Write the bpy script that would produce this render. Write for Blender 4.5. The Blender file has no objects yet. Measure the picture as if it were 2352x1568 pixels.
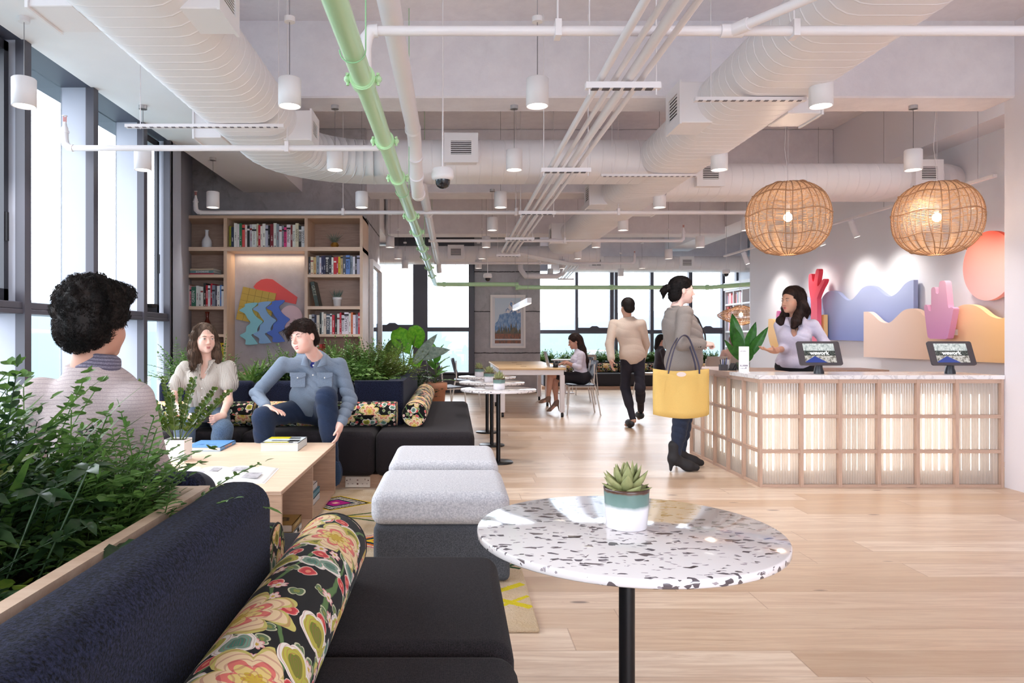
import bpy, math, random
import numpy as np
from mathutils import Vector, Matrix, noise as mnoise

# ------------------------------------------------------------------ camera, world, exposure
FPX, CX, CY, EYE = 1640.0, 1042.0, 773.0, 1.2        # focal length in px, vanishing point, eye height
SC = bpy.context.scene
cam_d = bpy.data.cameras.new('camera'); cam = bpy.data.objects.new('camera', cam_d)
SC.collection.objects.link(cam); SC.camera = cam
cam.location = (0, 0, EYE); cam.rotation_euler = (math.pi/2, 0, 0)
cam_d.sensor_width = 36; cam_d.lens = FPX/2352*36
cam_d.shift_x = (1176-CX)/2352; cam_d.shift_y = -(784-CY)/2352
cam_d.clip_end = 3000; cam_d.clip_start = 0.05
SC.view_settings.view_transform = 'Standard'; SC.view_settings.look = 'None'
SC.view_settings.gamma = 1; SC.view_settings.use_curve_mapping = False
SC.view_settings.exposure = 0.46
SC.cycles.use_denoising = True
SC.cycles.max_bounces = 10; SC.cycles.diffuse_bounces = 5; SC.cycles.glossy_bounces = 4
SC.cycles.transmission_bounces = 8; SC.cycles.transparent_max_bounces = 12
SC.cycles.sample_clamp_indirect = 6; SC.cycles.caustics_reflective = False; SC.cycles.caustics_refractive = False

world = bpy.data.worlds.new('sky'); SC.world = world; world.use_nodes = True
_nt = world.node_tree; _nt.nodes.clear()
_o = _nt.nodes.new('ShaderNodeOutputWorld'); _bg = _nt.nodes.new('ShaderNodeBackground')
_tc = _nt.nodes.new('ShaderNodeTexCoord'); _sep = _nt.nodes.new('ShaderNodeSeparateXYZ'); _cr = _nt.nodes.new('ShaderNodeValToRGB')
_nt.links.new(_tc.outputs['Generated'], _sep.inputs[0]); _nt.links.new(_sep.outputs['Z'], _cr.inputs[0])
_cr.color_ramp.elements[0].position = 0.0; _cr.color_ramp.elements[0].color = (0.80, 0.87, 1.0, 1)
_cr.color_ramp.elements[1].position = 0.5; _cr.color_ramp.elements[1].color = (0.95, 0.97, 1.0, 1)
_nt.links.new(_cr.outputs[0], _bg.inputs[0]); _nt.links.new(_bg.outputs[0], _o.inputs[0])
_bg.inputs[1].default_value = 6.5
SKY = _bg

def light(name, kind, loc, energy, color=(1, 1, 1), rot=(0, 0, 0), **kw):
    d = bpy.data.lights.new(name, kind); d.energy = energy; d.color = color
    for k, v in kw.items(): setattr(d, k, v)
    o = bpy.data.objects.new(name, d); SC.collection.objects.link(o)
    o.location = loc; o.rotation_euler = rot
    return o
# portals: they only guide daylight through the openings
for nm, loc, rot, sx, sy in (('daylight_portal', (-3.0, 3.0, 1.6), (0, -math.pi/2, 0), 3.0, 9.0),
                             ('daylight_portal', (-0.9, 15.6, 1.7), (-math.pi/2, 0, 0), 2.7, 2.6),
                             ('daylight_portal', (4.2, 17.8, 1.7), (-math.pi/2, 0, 0), 4.9, 2.6),
                             ('daylight_portal', (1.9, -4.1, 1.35), (math.pi/2, 0, 0), 4.9, 2.7)):
    p = light(nm, 'AREA', loc, 1, rot=rot, shape='RECTANGLE', size=sx, size_y=sy); p.data.cycles.is_portal = True

# ------------------------------------------------------------------ helpers
def at(px, py, Y): return Vector(((px-CX)/FPX*Y, Y, EYE-(py-CY)/FPX*Y))
def xat(px, Y): return (px-CX)/FPX*Y
def zat(py, Y): return EYE-(py-CY)/FPX*Y
R = math.radians
def lin(c):
    if isinstance(c, str):
        c = tuple(int(c[i:i+2], 16) for i in (0, 2, 4))
    out = []
    for v in c[:3]:
        v = v/255.0
        out.append(v/12.92 if v <= 0.04045 else ((v+0.055)/1.055)**2.4)
    return tuple(out)+(1,)

class MB:
    """collects shapes in world coordinates; build() links them as one mesh object"""
    def __init__(s): s.v, s.f, s.sm, s.mi, s.uv = [], [], [], [], []
    def add(s, vs, fs, smooth=False, mi=0, uvs=None):
        b = len(s.v); s.v += [tuple(p) for p in vs]
        for i, f in enumerate(fs):
            s.f.append([b+j for j in f]); s.sm.append(smooth); s.mi.append(mi)
            s.uv.append(uvs[i] if uvs else None)
        return s
    def box(s, x0, x1, y0, y1, z0, z1, mi=0, M=None):
        vs = [Vector((x, y, z)) for z in (z0, z1) for y in (y0, y1) for x in (x0, x1)]
        if M is not None: vs = [M @ p for p in vs]
        return s.add(vs, [(0, 2, 3, 1), (4, 5, 7, 6), (0, 1, 5, 4), (2, 6, 7, 3), (0, 4, 6, 2), (1, 3, 7, 5)], mi=mi)
    def prism(s, poly, axis, a0, a1, mi=0, M=None, smooth=False):
        def mk(p, a):
            v = {'x': (a, p[0], p[1]), 'y': (p[0], a, p[1]), 'z': (p[0], p[1], a)}[axis]
            v = Vector(v); return M @ v if M is not None else v
        n = len(poly); vs = [mk(p, a0) for p in poly]+[mk(p, a1) for p in poly]
        s.add(vs, [tuple(range(n))[::-1], tuple(range(n, 2*n))], mi=mi)
        s.f[-1], s.f[-2] = s.f[-1], s.f[-2]
        return s.add(vs, [(i, (i+1) % n, n+(i+1) % n, n+i) for i in range(n)], smooth=smooth, mi=mi)
    def tube(s, pts, r, seg=10, mi=0, cap=True, flat=1.0):
        pts = [Vector(p) for p in pts]; n = len(pts)
        rs = r if isinstance(r, (list, tuple)) else [r]*n
        T = [(pts[min(i+1, n-1)]-pts[max(i-1, 0)]).normalized() for i in range(n)]
        up = Vector((0, 0, 1)) if abs(T[0].z) < 0.9 else Vector((1, 0, 0))
        a = T[0].cross(up).normalized(); vs, L = [], 0; Ls = []
        for i in range(n):
            a = (a-T[i]*a.dot(T[i])).normalized(); b = T[i].cross(a)
            if i: L += (pts[i]-pts[i-1]).length
            Ls.append(L)
            for k in range(seg):
                t = 2*math.pi*k/seg
                vs.append(pts[i]+a*(math.cos(t)*rs[i])+b*(math.sin(t)*rs[i]*flat))
        fs, uv = [], []
        for i in range(n-1):
            for k in range(seg):
                k2 = (k+1) % seg
                fs.append((i*seg+k, i*seg+k2, (i+1)*seg+k2, (i+1)*seg+k))
                R0 = max(rs); u0, u1 = 2*math.pi*R0*k/seg, 2*math.pi*R0*(k+1)/seg
                uv.append([(u0, Ls[i]), (u1, Ls[i]), (u1, Ls[i+1]), (u0, Ls[i+1])])
        s.add(vs, fs, True, mi, uv)
        if cap:
            c0 = [(rs[0]*math.cos(2*math.pi*k/seg), rs[0]*math.sin(2*math.pi*k/seg)) for k in range(seg)]
            s.add(vs[:seg], [tuple(range(seg))[::-1]], False, mi, [c0[::-1]])
            s.add(vs[-seg:], [tuple(range(seg))], False, mi, [[(p[0]+.37, p[1]+.21) for p in c0]])
        return s
    def cyl(s, p0, p1, r0, r1=None, seg=16, mi=0, cap=True): return s.tube([p0, p1], [r0, r0 if r1 is None else r1], seg, mi, cap)
    def lathe(s, prof, cx=0, cy=0, cz=0, seg=32, mi=0, M=None, smooth=True):
        n = len(prof); vs = []
        for r, z in prof:
            for k in range(seg):
                t = 2*math.pi*k/seg; p = Vector((cx+r*math.cos(t), cy+r*math.sin(t), cz+z))
                vs.append(M @ p if M is not None else p)
        fs, uv = [], []
        for i in range(n-1):
            for k in range(seg):
                k2 = (k+1) % seg
                fs.append((i*seg+k, i*seg+k2, (i+1)*seg+k2, (i+1)*seg+k))
                uv.append([(k/seg, i/n), ((k+1)/seg, i/n), ((k+1)/seg, (i+1)/n), (k/seg, (i+1)/n)])
        s.add(vs, fs, smooth, mi, uv)
        if prof[0][0] > 1e-5: s.add(vs[:seg], [tuple(range(seg))[::-1]], mi=mi)
        if prof[-1][0] > 1e-5: s.add(vs[-seg:], [tuple(range(seg))], mi=mi)
        return s
    def ball(s, c, r, seg=16, mi=0, M=None):
        r = (r, r, r) if not isinstance(r, (list, tuple)) else r; h = seg//2; vs = []
        for i in range(h+1):
            ph = math.pi*i/h
            for k in range(seg):
                t = 2*math.pi*k/seg
                p = Vector((r[0]*math.sin(ph)*math.cos(t), r[1]*math.sin(ph)*math.sin(t), -r[2]*math.cos(ph)))
                if M is not None: p = M @ p
                vs.append(p+Vector(c))
        return s.add(vs, [(i*seg+k, i*seg+(k+1) % seg, (i+1)*seg+(k+1) % seg, (i+1)*seg+k) for i in range(h) for k in range(seg)], True, mi)
    def sweep(s, path, prof, scale=None, mi=0, cap=True, seam=None, bump=.0024, smooth=True):
        """flat-oval duct: profile (side, up) swept along a horizontal path with standing seams"""
        pts = [Vector(p) for p in path]; P, Tn = [], []
        for i in range(len(pts)-1):
            d = pts[i+1]-pts[i]; L = d.length; m = max(1, int(L/(seam or L)))
            for j in range(m):
                P.append((pts[i]+d*(j/m), 0)) if not seam else P.extend([(pts[i]+d*((j+q_)/m), b_) for q_, b_ in ((0, 0), (.03, 0), (.88, 0), (.91, 0), (.925, bump), (.985, bump))])
        P.append((pts[-1], 0)); n = len(P); k = len(prof); vs = []
        for i in range(n):
            t = (P[min(i+1, n-1)][0]-P[max(i-1, 0)][0]).normalized()
            a = Vector((t.y, -t.x, 0)).normalized(); u = a.cross(t).normalized()
            if u.z < 0: u = -u
            for (x, z) in prof:
                l = math.hypot(x, z); q = 1+P[i][1]/l
                vs.append(P[i][0]+a*(x*q)+u*(z*q))
        s.add(vs, [(i*k+j, i*k+(j+1) % k, (i+1)*k+(j+1) % k, (i+1)*k+j) for i in range(n-1) for j in range(k)], smooth, mi)
        if cap: s.add(vs[:k], [tuple(range(k))[::-1]], mi=mi); s.add(vs[-k:], [tuple(range(k))], mi=mi)
        return s
    def each(s, name, mat, parent, **kw):
        """builds every separate piece as an object of its own"""
        key = {}; ids = [key.setdefault((round(p[0], 5), round(p[1], 5), round(p[2], 5)), len(key)) for p in s.v]; par = list(range(len(key)))
        def find(a):
            while par[a] != a: par[a] = par[par[a]]; a = par[a]
            return a
        for f in s.f:
            r0 = find(ids[f[0]])
            for j in f[1:]: par[find(ids[j])] = r0
        groups = {}
        for i, f in enumerate(s.f): groups.setdefault(find(ids[f[0]]), []).append(i)
        out = []
        for g in groups.values():
            m = MB(); mp = {}
            for i in g:
                for j in s.f[i]:
                    if j not in mp: mp[j] = len(m.v); m.v.append(s.v[j])
                m.f.append([mp[j] for j in s.f[i]]); m.sm.append(s.sm[i]); m.mi.append(s.mi[i]); m.uv.append(s.uv[i])
            out.append(m.build(name, mat, parent, **kw))
        return out
    def build(s, name, mat, parent=None, bevel=0, seg=2, local=False, subd=0, solid=0):
        me = bpy.data.meshes.new(name)
        if parent is not None:
            o0 = parent.get('_w') or (0, 0, 0); off = Vector(o0)
        else:
            a = np.array(s.v); off = Vector(((a[:, 0].min()+a[:, 0].max())/2, (a[:, 1].min()+a[:, 1].max())/2, a[:, 2].min()))
        if local: off = Vector((0, 0, 0))
        me.from_pydata([(p[0]-off.x, p[1]-off.y, p[2]-off.z) for p in s.v], [], s.f)
        me.polygons.foreach_set('use_smooth', s.sm); me.polygons.foreach_set('material_index', s.mi)
        if any(u is not None for u in s.uv):
            L = me.uv_layers.new(name='UVMap'); flat = []
            for f, u in zip(s.f, s.uv):
                for j in range(len(f)): flat += list(u[j]) if u is not None and j < len(u) else [0, 0]
            if len(flat) == 2*len(L.data): L.data.foreach_set('uv', flat)
        me.validate()
        for m in (mat if isinstance(mat, (list, tuple)) else [mat]): me.materials.append(m)
        o = bpy.data.objects.new(name, me); SC.collection.objects.link(o)
        if parent is not None: o.parent = parent; o['_w'] = tuple(parent.get('_w') or (0, 0, 0))
        elif not local: o.location = off; o['_w'] = tuple(off)
        if subd: m = o.modifiers.new('s', 'SUBSURF'); m.levels = m.render_levels = subd
        if solid: m = o.modifiers.new('t', 'SOLIDIFY'); m.thickness = solid; m.offset = 0
        if bevel:
            m = o.modifiers.new('b', 'BEVEL'); m.width = bevel; m.segments = seg; m.limit_method = 'ANGLE'; m.angle_limit = R(40)
            if seg > 1:
                m.harden_normals = True; me.polygons.foreach_set('use_smooth', [True]*len(me.polygons))
        return o

def thing(name, label, cat, loc=(0, 0, 0), group=None):
    o = bpy.data.objects.new(name, None); SC.collection.objects.link(o); o.empty_display_size = .1
    o.location = loc; o['_w'] = tuple(loc); o['label'] = label; o['category'] = cat
    if group: o['group'] = group
    return o
def tag(o, label, cat, group=None, kind=None):
    o['label'] = label; o['category'] = cat
    if group: o['group'] = group
    if kind: o['kind'] = kind
    return o
def struct(name, mb, mat, parent=None, **kw):
    o = mb.build(name, mat, parent, **kw)
    if parent is None: o['kind'] = 'structure'
    return o
def dup(root, loc, label=None, group=None, rotz=None):
    r = root.copy(); SC.collection.objects.link(r); r.location = loc
    if rotz is not None: r.rotation_euler = (0, 0, rotz)
    if label: r['label'] = label
    if group: r['group'] = group
    for ch in list(root.children):
        c = ch.copy(); SC.collection.objects.link(c); c.parent = r
        for g in list(ch.children):
            d = g.copy(); SC.collection.objects.link(d); d.parent = c
    return r
def text_mesh(txt, size, loc, rot, mat, parent, name='lettering', depth=.0006, label=None, bold=0, align='CENTER'):
    cu = bpy.data.curves.new('t', 'FONT'); cu.body = txt; cu.size = size; cu.extrude = depth; cu.offset = bold
    cu.align_x = align; cu.align_y = 'CENTER'; cu.resolution_u = 3
    to = bpy.data.objects.new('t', cu); SC.collection.objects.link(to)
    bpy.context.view_layer.update()
    me = bpy.data.meshes.new_from_object(to.evaluated_get(bpy.context.evaluated_depsgraph_get()))
    bpy.data.objects.remove(to); bpy.data.curves.remove(cu)
    M = Matrix.Translation(Vector(loc)-Vector(parent.get('_w') or (0, 0, 0))) @ (rot.to_4x4() if hasattr(rot, 'to_4x4') else Matrix(rot).to_4x4())
    me.transform(M); me.materials.clear(); me.materials.append(mat)
    o = bpy.data.objects.new(name, me); SC.collection.objects.link(o); o.parent = parent; o['_w'] = tuple(parent.get('_w') or (0, 0, 0))
    if label: o['label'] = label
    return o
FRONT = Matrix.Rotation(math.pi/2, 3, 'X')       # text facing the camera (-Y)

# ------------------------------------------------------------------ node helper
class NT:
    def __init__(s, name):
        s.m = bpy.data.materials.new(name); s.m.use_nodes = True; s.t = s.m.node_tree; s.t.nodes.clear()
        s.out = s.t.nodes.new('ShaderNodeOutputMaterial')
    def n(s, typ, ins=None, **props):
        nd = s.t.nodes.new('ShaderNode'+typ)
        for k, v in props.items(): setattr(nd, k, v)
        for k, v in (ins or {}).items(): s.put(nd.inputs[k], v)
        return nd
    def put(s, sock, v):
        if isinstance(v, bpy.types.Node): v = v.outputs[0]
        if isinstance(v, bpy.types.NodeSocket): s.t.links.new(v, sock)
        else:
            if isinstance(v, tuple) and len(v) == 3 and sock.type == 'RGBA': v = v+(1,)
            sock.default_value = v
    def math(s, op, a, b=None, c=None):
        nd = s.t.nodes.new('ShaderNodeMath'); nd.operation = op; s.put(nd.inputs[0], a)
        if b is not None: s.put(nd.inputs[1], b)
        if c is not None: s.put(nd.inputs[2], c)
        return nd.outputs[0]
    def mix(s, f, a, b, mode='MIX'):
        nd = s.t.nodes.new('ShaderNodeMix'); nd.data_type = 'RGBA'; nd.blend_type = mode
        s.put(nd.inputs[0], f); s.put(nd.inputs[6], a); s.put(nd.inputs[7], b)
        return nd.outputs[2]
    def ramp(s, f, *st, interp='LINEAR'):
        nd = s.t.nodes.new('ShaderNodeValToRGB'); s.put(nd.inputs[0], f); e = nd.color_ramp.elements; nd.color_ramp.interpolation = interp
        while len(e) < len(st): e.new(.5)
        for el, (p, c) in zip(e, st): el.position = p; el.color = c if len(c) == 4 else tuple(c)+(1,)
        return nd.outputs[0]
    def coord(s, which='Object', scale=(1, 1, 1), loc=(0, 0, 0), rot=(0, 0, 0)):
        tc = s.t.nodes.new('ShaderNodeTexCoord'); mp = s.t.nodes.new('ShaderNodeMapping')
        mp.inputs['Scale'].default_value = scale; mp.inputs['Location'].default_value = loc; mp.inputs['Rotation'].default_value = rot
        s.t.links.new(tc.outputs[which], mp.inputs[0]); return mp.outputs[0]
    def wcoord(s, scale=(1, 1, 1)):
        g = s.t.nodes.new('ShaderNodeNewGeometry'); mp = s.t.nodes.new('ShaderNodeMapping'); mp.inputs['Scale'].default_value = scale
        s.t.links.new(g.outputs['Position'], mp.inputs[0]); return mp.outputs[0]
    def noise(s, vec, scale, detail=4, rough=.55, dist=0):
        return s.n('TexNoise', {'Vector': vec, 'Scale': scale, 'Detail': detail, 'Roughness': rough, 'Distortion': dist}).outputs[0]
    def fin(s, col, rough=.5, metal=0, bump=None, bs=.1, bd=.01, **kw):
        b = s.t.nodes.new('ShaderNodeBsdfPrincipled')
        s.put(b.inputs['Base Color'], col); s.put(b.inputs['Roughness'], rough); s.put(b.inputs['Metallic'], metal)
        for k, v in kw.items(): s.put(b.inputs[k.replace('_', ' ')], v)
        if bump is not None:
            bn = s.n('Bump', {'Height': bump, 'Strength': bs, 'Distance': bd}); s.t.links.new(bn.outputs[0], b.inputs['Normal'])
        s.t.links.new(b.outputs[0], s.out.inputs[0]); return s.m
_MC = {}
def M(col, rough=.5, metal=0, bump=0, scale=40, var=0.0, **kw):
    key = (str(col), rough, metal, bump, scale, var, str(kw))
    if key in _MC: return _MC[key]
    n = NT('paint'); c = lin(col) if isinstance(col, (str, tuple)) and not (isinstance(col, tuple) and max(col) <= 1.0) else col
    v = n.coord(); nz = n.noise(v, scale, 4)
    if var:
        c2 = tuple(max(0, x*(1-var)) for x in c[:3])+(1,); c3 = tuple(min(1, x*(1+var*.6)) for x in c[:3])+(1,)
        cc = n.ramp(nz, (.3, c2), (.7, c3))
    else: cc = n.mix(.5, c, c)
    m = n.fin(cc, rough, metal, nz if bump else None, bump, .01, **kw); _MC[key] = m; return m
def emit(col, strength):
    n = NT('glow'); e = n.n('Emission', {'Color': lin(col), 'Strength': strength}); n.t.links.new(e.outputs[0], n.out.inputs[0]); return n.m
def wood(col, col2, axis='x', scale=1.0, rough=.45):
    n = NT('wood'); st = {'x': (1.2, 14, 14), 'y': (14, 1.2, 14), 'z': (14, 14, 1.2)}[axis]
    v = n.wcoord(tuple(a*scale for a in st)); a = n.noise(v, 3, 5, .6, .3); b = n.noise(v, 14, 2, .5)
    f = n.math('ADD', n.math('MULTIPLY', a, .75), n.math('MULTIPLY', b, .25))
    return n.fin(n.ramp(f, (.32, lin(col2)), (.62, lin(col))), rough, 0, b, .08, .003)
def concrete(c1, c2, stain=.5, joints=(), rough=.75, big=1.0):
    n = NT('concrete'); v = n.wcoord(); a = n.noise(v, 1.3*big, 6, .6, .4); b = n.noise(v, 9, 5, .65); p = n.noise(v, 60, 3, .6)
    c = n.ramp(n.math('ADD', n.math('MULTIPLY', a, .6), n.math('MULTIPLY', b, .4)), (.35, lin(c2)), (.65, lin(c1)))
    c = n.mix(n.math('MULTIPLY', n.ramp(p, (.66, (0, 0, 0)), (.74, (1, 1, 1))), .35*stain), c, lin((70, 68, 72)))
    st = n.ramp(n.noise(v, 2.4, 8, .72, 1.0), (.56, (0, 0, 0)), (.72, (1, 1, 1)))
    c = n.mix(n.math('MULTIPLY', st, stain*.55), c, lin((62, 60, 64)))
    if joints:
        g = n.n('SeparateXYZ', {0: v}).outputs[2]
        for z in joints:
            d = n.math('ABSOLUTE', n.math('SUBTRACT', n.math('ADD', g, n.math('MULTIPLY', n.math('SUBTRACT', b, .5), .03)), z))
            c = n.mix(n.ramp(d, (.004, (1, 1, 1)), (.016, (0, 0, 0))), c, lin((28, 26, 28)))
    return n.fin(c, rough, 0, n.math('ADD', b, n.math('MULTIPLY', p, .4)), .25, .01)
# ------------------------------------------------------------------ materials
WHITE = M((236, 234, 236), .55, bump=.05, scale=120)
WALLW = M((242, 243, 250), .7, bump=.12, scale=160, var=.012)
DUCTW = M((240, 236, 238), .42)
PIPEW = M((238, 232, 234), .35)
CEILC = concrete((240, 236, 240), (226, 221, 227), .12)
SOFFIT = M((245, 243, 246), .7, var=.02, scale=3)
CONCD = concrete((204, 202, 208), (168, 166, 172), 1.0, (2.72,))
CONCM = concrete((196, 193, 197), (168, 165, 170), .6, (2.6, 1.745, .85))
CONCN = concrete((198, 193, 198), (176, 170, 176), .25)
OAK = wood((233, 206, 182), (216, 184, 158), 'x', 1)
OAKZ = wood((226, 198, 174), (206, 175, 150), 'z', 1)
OAKD = wood((205, 172, 148), (180, 148, 126), 'x', 1.2)
OAKB = wood((190, 160, 142), (166, 138, 122), 'x', 1.4)
OAKR = wood((202, 172, 152), (184, 152, 134), 'z', 1.4)
TABW = wood((226, 190, 140), (208, 168, 118), 'x', 1)
FRAMED = M((76, 74, 84), .45)
FRAMEB = M((170, 173, 186), .5, var=.05, scale=2)
GREEN = M((192, 230, 182), .22)
BLACKM = M((30, 28, 30), .35, .4)
STEEL = M((190, 188, 188), .3, .9)
def floor_mat():
    n = NT('oak floor planks'); g = n.n('SeparateXYZ', {0: n.wcoord()}); x, y = g.outputs[0], g.outputs[1]
    W, Ln = .21, 2.1
    row = n.math('FLOOR', n.math('DIVIDE', y, W)); rr = n.n('TexWhiteNoise', {'W': row}, noise_dimensions='1D').outputs[0]
    xs = n.math('DIVIDE', n.math('ADD', x, n.math('MULTIPLY', rr, 7.3)), Ln); col = n.math('FLOOR', xs)
    cell = n.n('CombineXYZ', {0: col, 1: row, 2: 3.3}).outputs[0]
    rnd = n.n('TexWhiteNoise', {'Vector': cell}, noise_dimensions='3D').outputs[0]
    v = n.n('CombineXYZ', {0: n.math('MULTIPLY', x, 1.0), 1: n.math('MULTIPLY', y, 13), 2: n.math('MULTIPLY', rnd, 37)}).outputs[0]
    gr = n.noise(v, 1.6, 6, .62, .9); fine = n.noise(v, 9, 3, .6)
    base = n.ramp(rnd, (0, lin((190, 162, 134))), (.3, lin((214, 190, 167))), (.7, lin((228, 208, 188))), (1, lin((202, 172, 142))))
    c = n.mix(n.math('MULTIPLY', n.ramp(gr, (.38, (1, 1, 1)), (.60, (0, 0, 0))), .52), base, lin((176, 140, 114)))
    c = n.mix(n.math('MULTIPLY', n.ramp(fine, (.35, (1, 1, 1)), (.55, (0, 0, 0))), .12), c, lin((160, 120, 98)))
    kv = n.n('CombineXYZ', {0: x, 1: n.math('MULTIPLY', y, 3.2), 2: 0}).outputs[0]
    vo = n.n('TexVoronoi', {'Vector': kv, 'Scale': 1.5}); kd = n.math('ADD', vo.outputs[0], n.math('MULTIPLY', n.math('SUBTRACT', fine, .5), .03))
    ring = n.ramp(n.math('SINE', n.math('MULTIPLY', kd, 120)), (.5, (0, 0, 0)), (1, (1, 1, 1)))
    c = n.mix(n.math('MULTIPLY', n.math('MULTIPLY', ring, n.ramp(kd, (.05, (1, 1, 1)), (.20, (0, 0, 0)))), .30), c, lin((170, 128, 104)))
    c = n.mix(n.ramp(kd, (.042, (.85, .85, .85)), (.075, (0, 0, 0))), c, lin((104, 82, 74)))
    fy = n.math('MULTIPLY', n.math('ABSOLUTE', n.math('SUBTRACT', n.math('FRACT', n.math('DIVIDE', y, W)), .5)), 2)
    fx = n.math('MULTIPLY', n.math('ABSOLUTE', n.math('SUBTRACT', n.math('FRACT', xs), .5)), 2)
    gy = n.ramp(fy, (.980, (0, 0, 0)), (.995, (1, 1, 1))); gx = n.ramp(fx, (.9975, (0, 0, 0)), (.999, (1, 1, 1)))
    gap = n.math('MAXIMUM', gy, gx); c = n.mix(n.math('MULTIPLY', gap, .55), c, lin((140, 108, 90)))
    h = n.math('SUBTRACT', n.math('MULTIPLY', fine, .25), gap)
    return n.fin(c, n.ramp(gr, (.3, (.30, .30, .30)), (.7, (.42, .42, .42))), 0, h, .15, .002, Specular_IOR_Level=.5)
def terrazzo():
    n = NT('terrazzo'); co = n.coord(); c = lin((228, 222, 222))
    dv = n.n('VectorMath', {0: co, 1: n.n('VectorMath', {0: n.n('TexNoise', {'Vector': co, 'Scale': 18.0}).outputs[1], 3: .03}, operation='SCALE').outputs[0]}, operation='ADD').outputs[0]
    cur = n.mix(.5, c, c)
    for sc, pr, th, cc, off in ((62, .075, .10, (92, 84, 90), 0), (42, .065, .12, (104, 94, 96), 3.1), (120, .05, .06, (160, 150, 156), 7.7), (34, .03, .12, (70, 60, 60), 12.3), (84, .05, .08, (84, 76, 80), 21.3)):
        mp = n.n('Mapping', {'Vector': dv, 'Location': (off, off*.7, 0), 'Rotation': (0, 0, off*.11), 'Scale': (.62, 1.3, 1.3)}).outputs[0]
        e = n.n('TexVoronoi', {'Vector': mp, 'Scale': float(sc)}, feature='DISTANCE_TO_EDGE').outputs[0]
        cl = n.n('TexVoronoi', {'Vector': mp, 'Scale': float(sc)}).outputs['Color']
        rn = n.n('SeparateXYZ', {0: cl}).outputs[0]
        f = n.math('MULTIPLY', n.math('LESS_THAN', rn, pr), n.math('GREATER_THAN', e, th))
        cur = n.mix(f, cur, lin(cc))
    return n.fin(cur, .12, 0, Coat_Weight=.3, Coat_Roughness=.05)
def fabric(c1, c2, scale=260, rough=.95, stripe=0, bs=.4):
    n = NT('woven fabric'); v = n.coord(); a = n.noise(v, scale, 3, .7); b = n.noise(v, 6, 3)
    f = a
    if stripe: f = n.math('ADD', n.math('MULTIPLY', a, .8), n.math('MULTIPLY', n.n('TexWave', {'Vector': v, 'Scale': float(stripe), 'Distortion': 1.0}).outputs[1], .2))
    c = n.mix(n.math('MULTIPLY', b, .15), n.ramp(f, (.38, lin(c2)), (.64, lin(c1))), lin(c2))
    return n.fin(c, rough, 0, a, bs, .003, Sheen_Weight=.04, Sheen_Roughness=.5, Specular_IOR_Level=.15)
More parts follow.
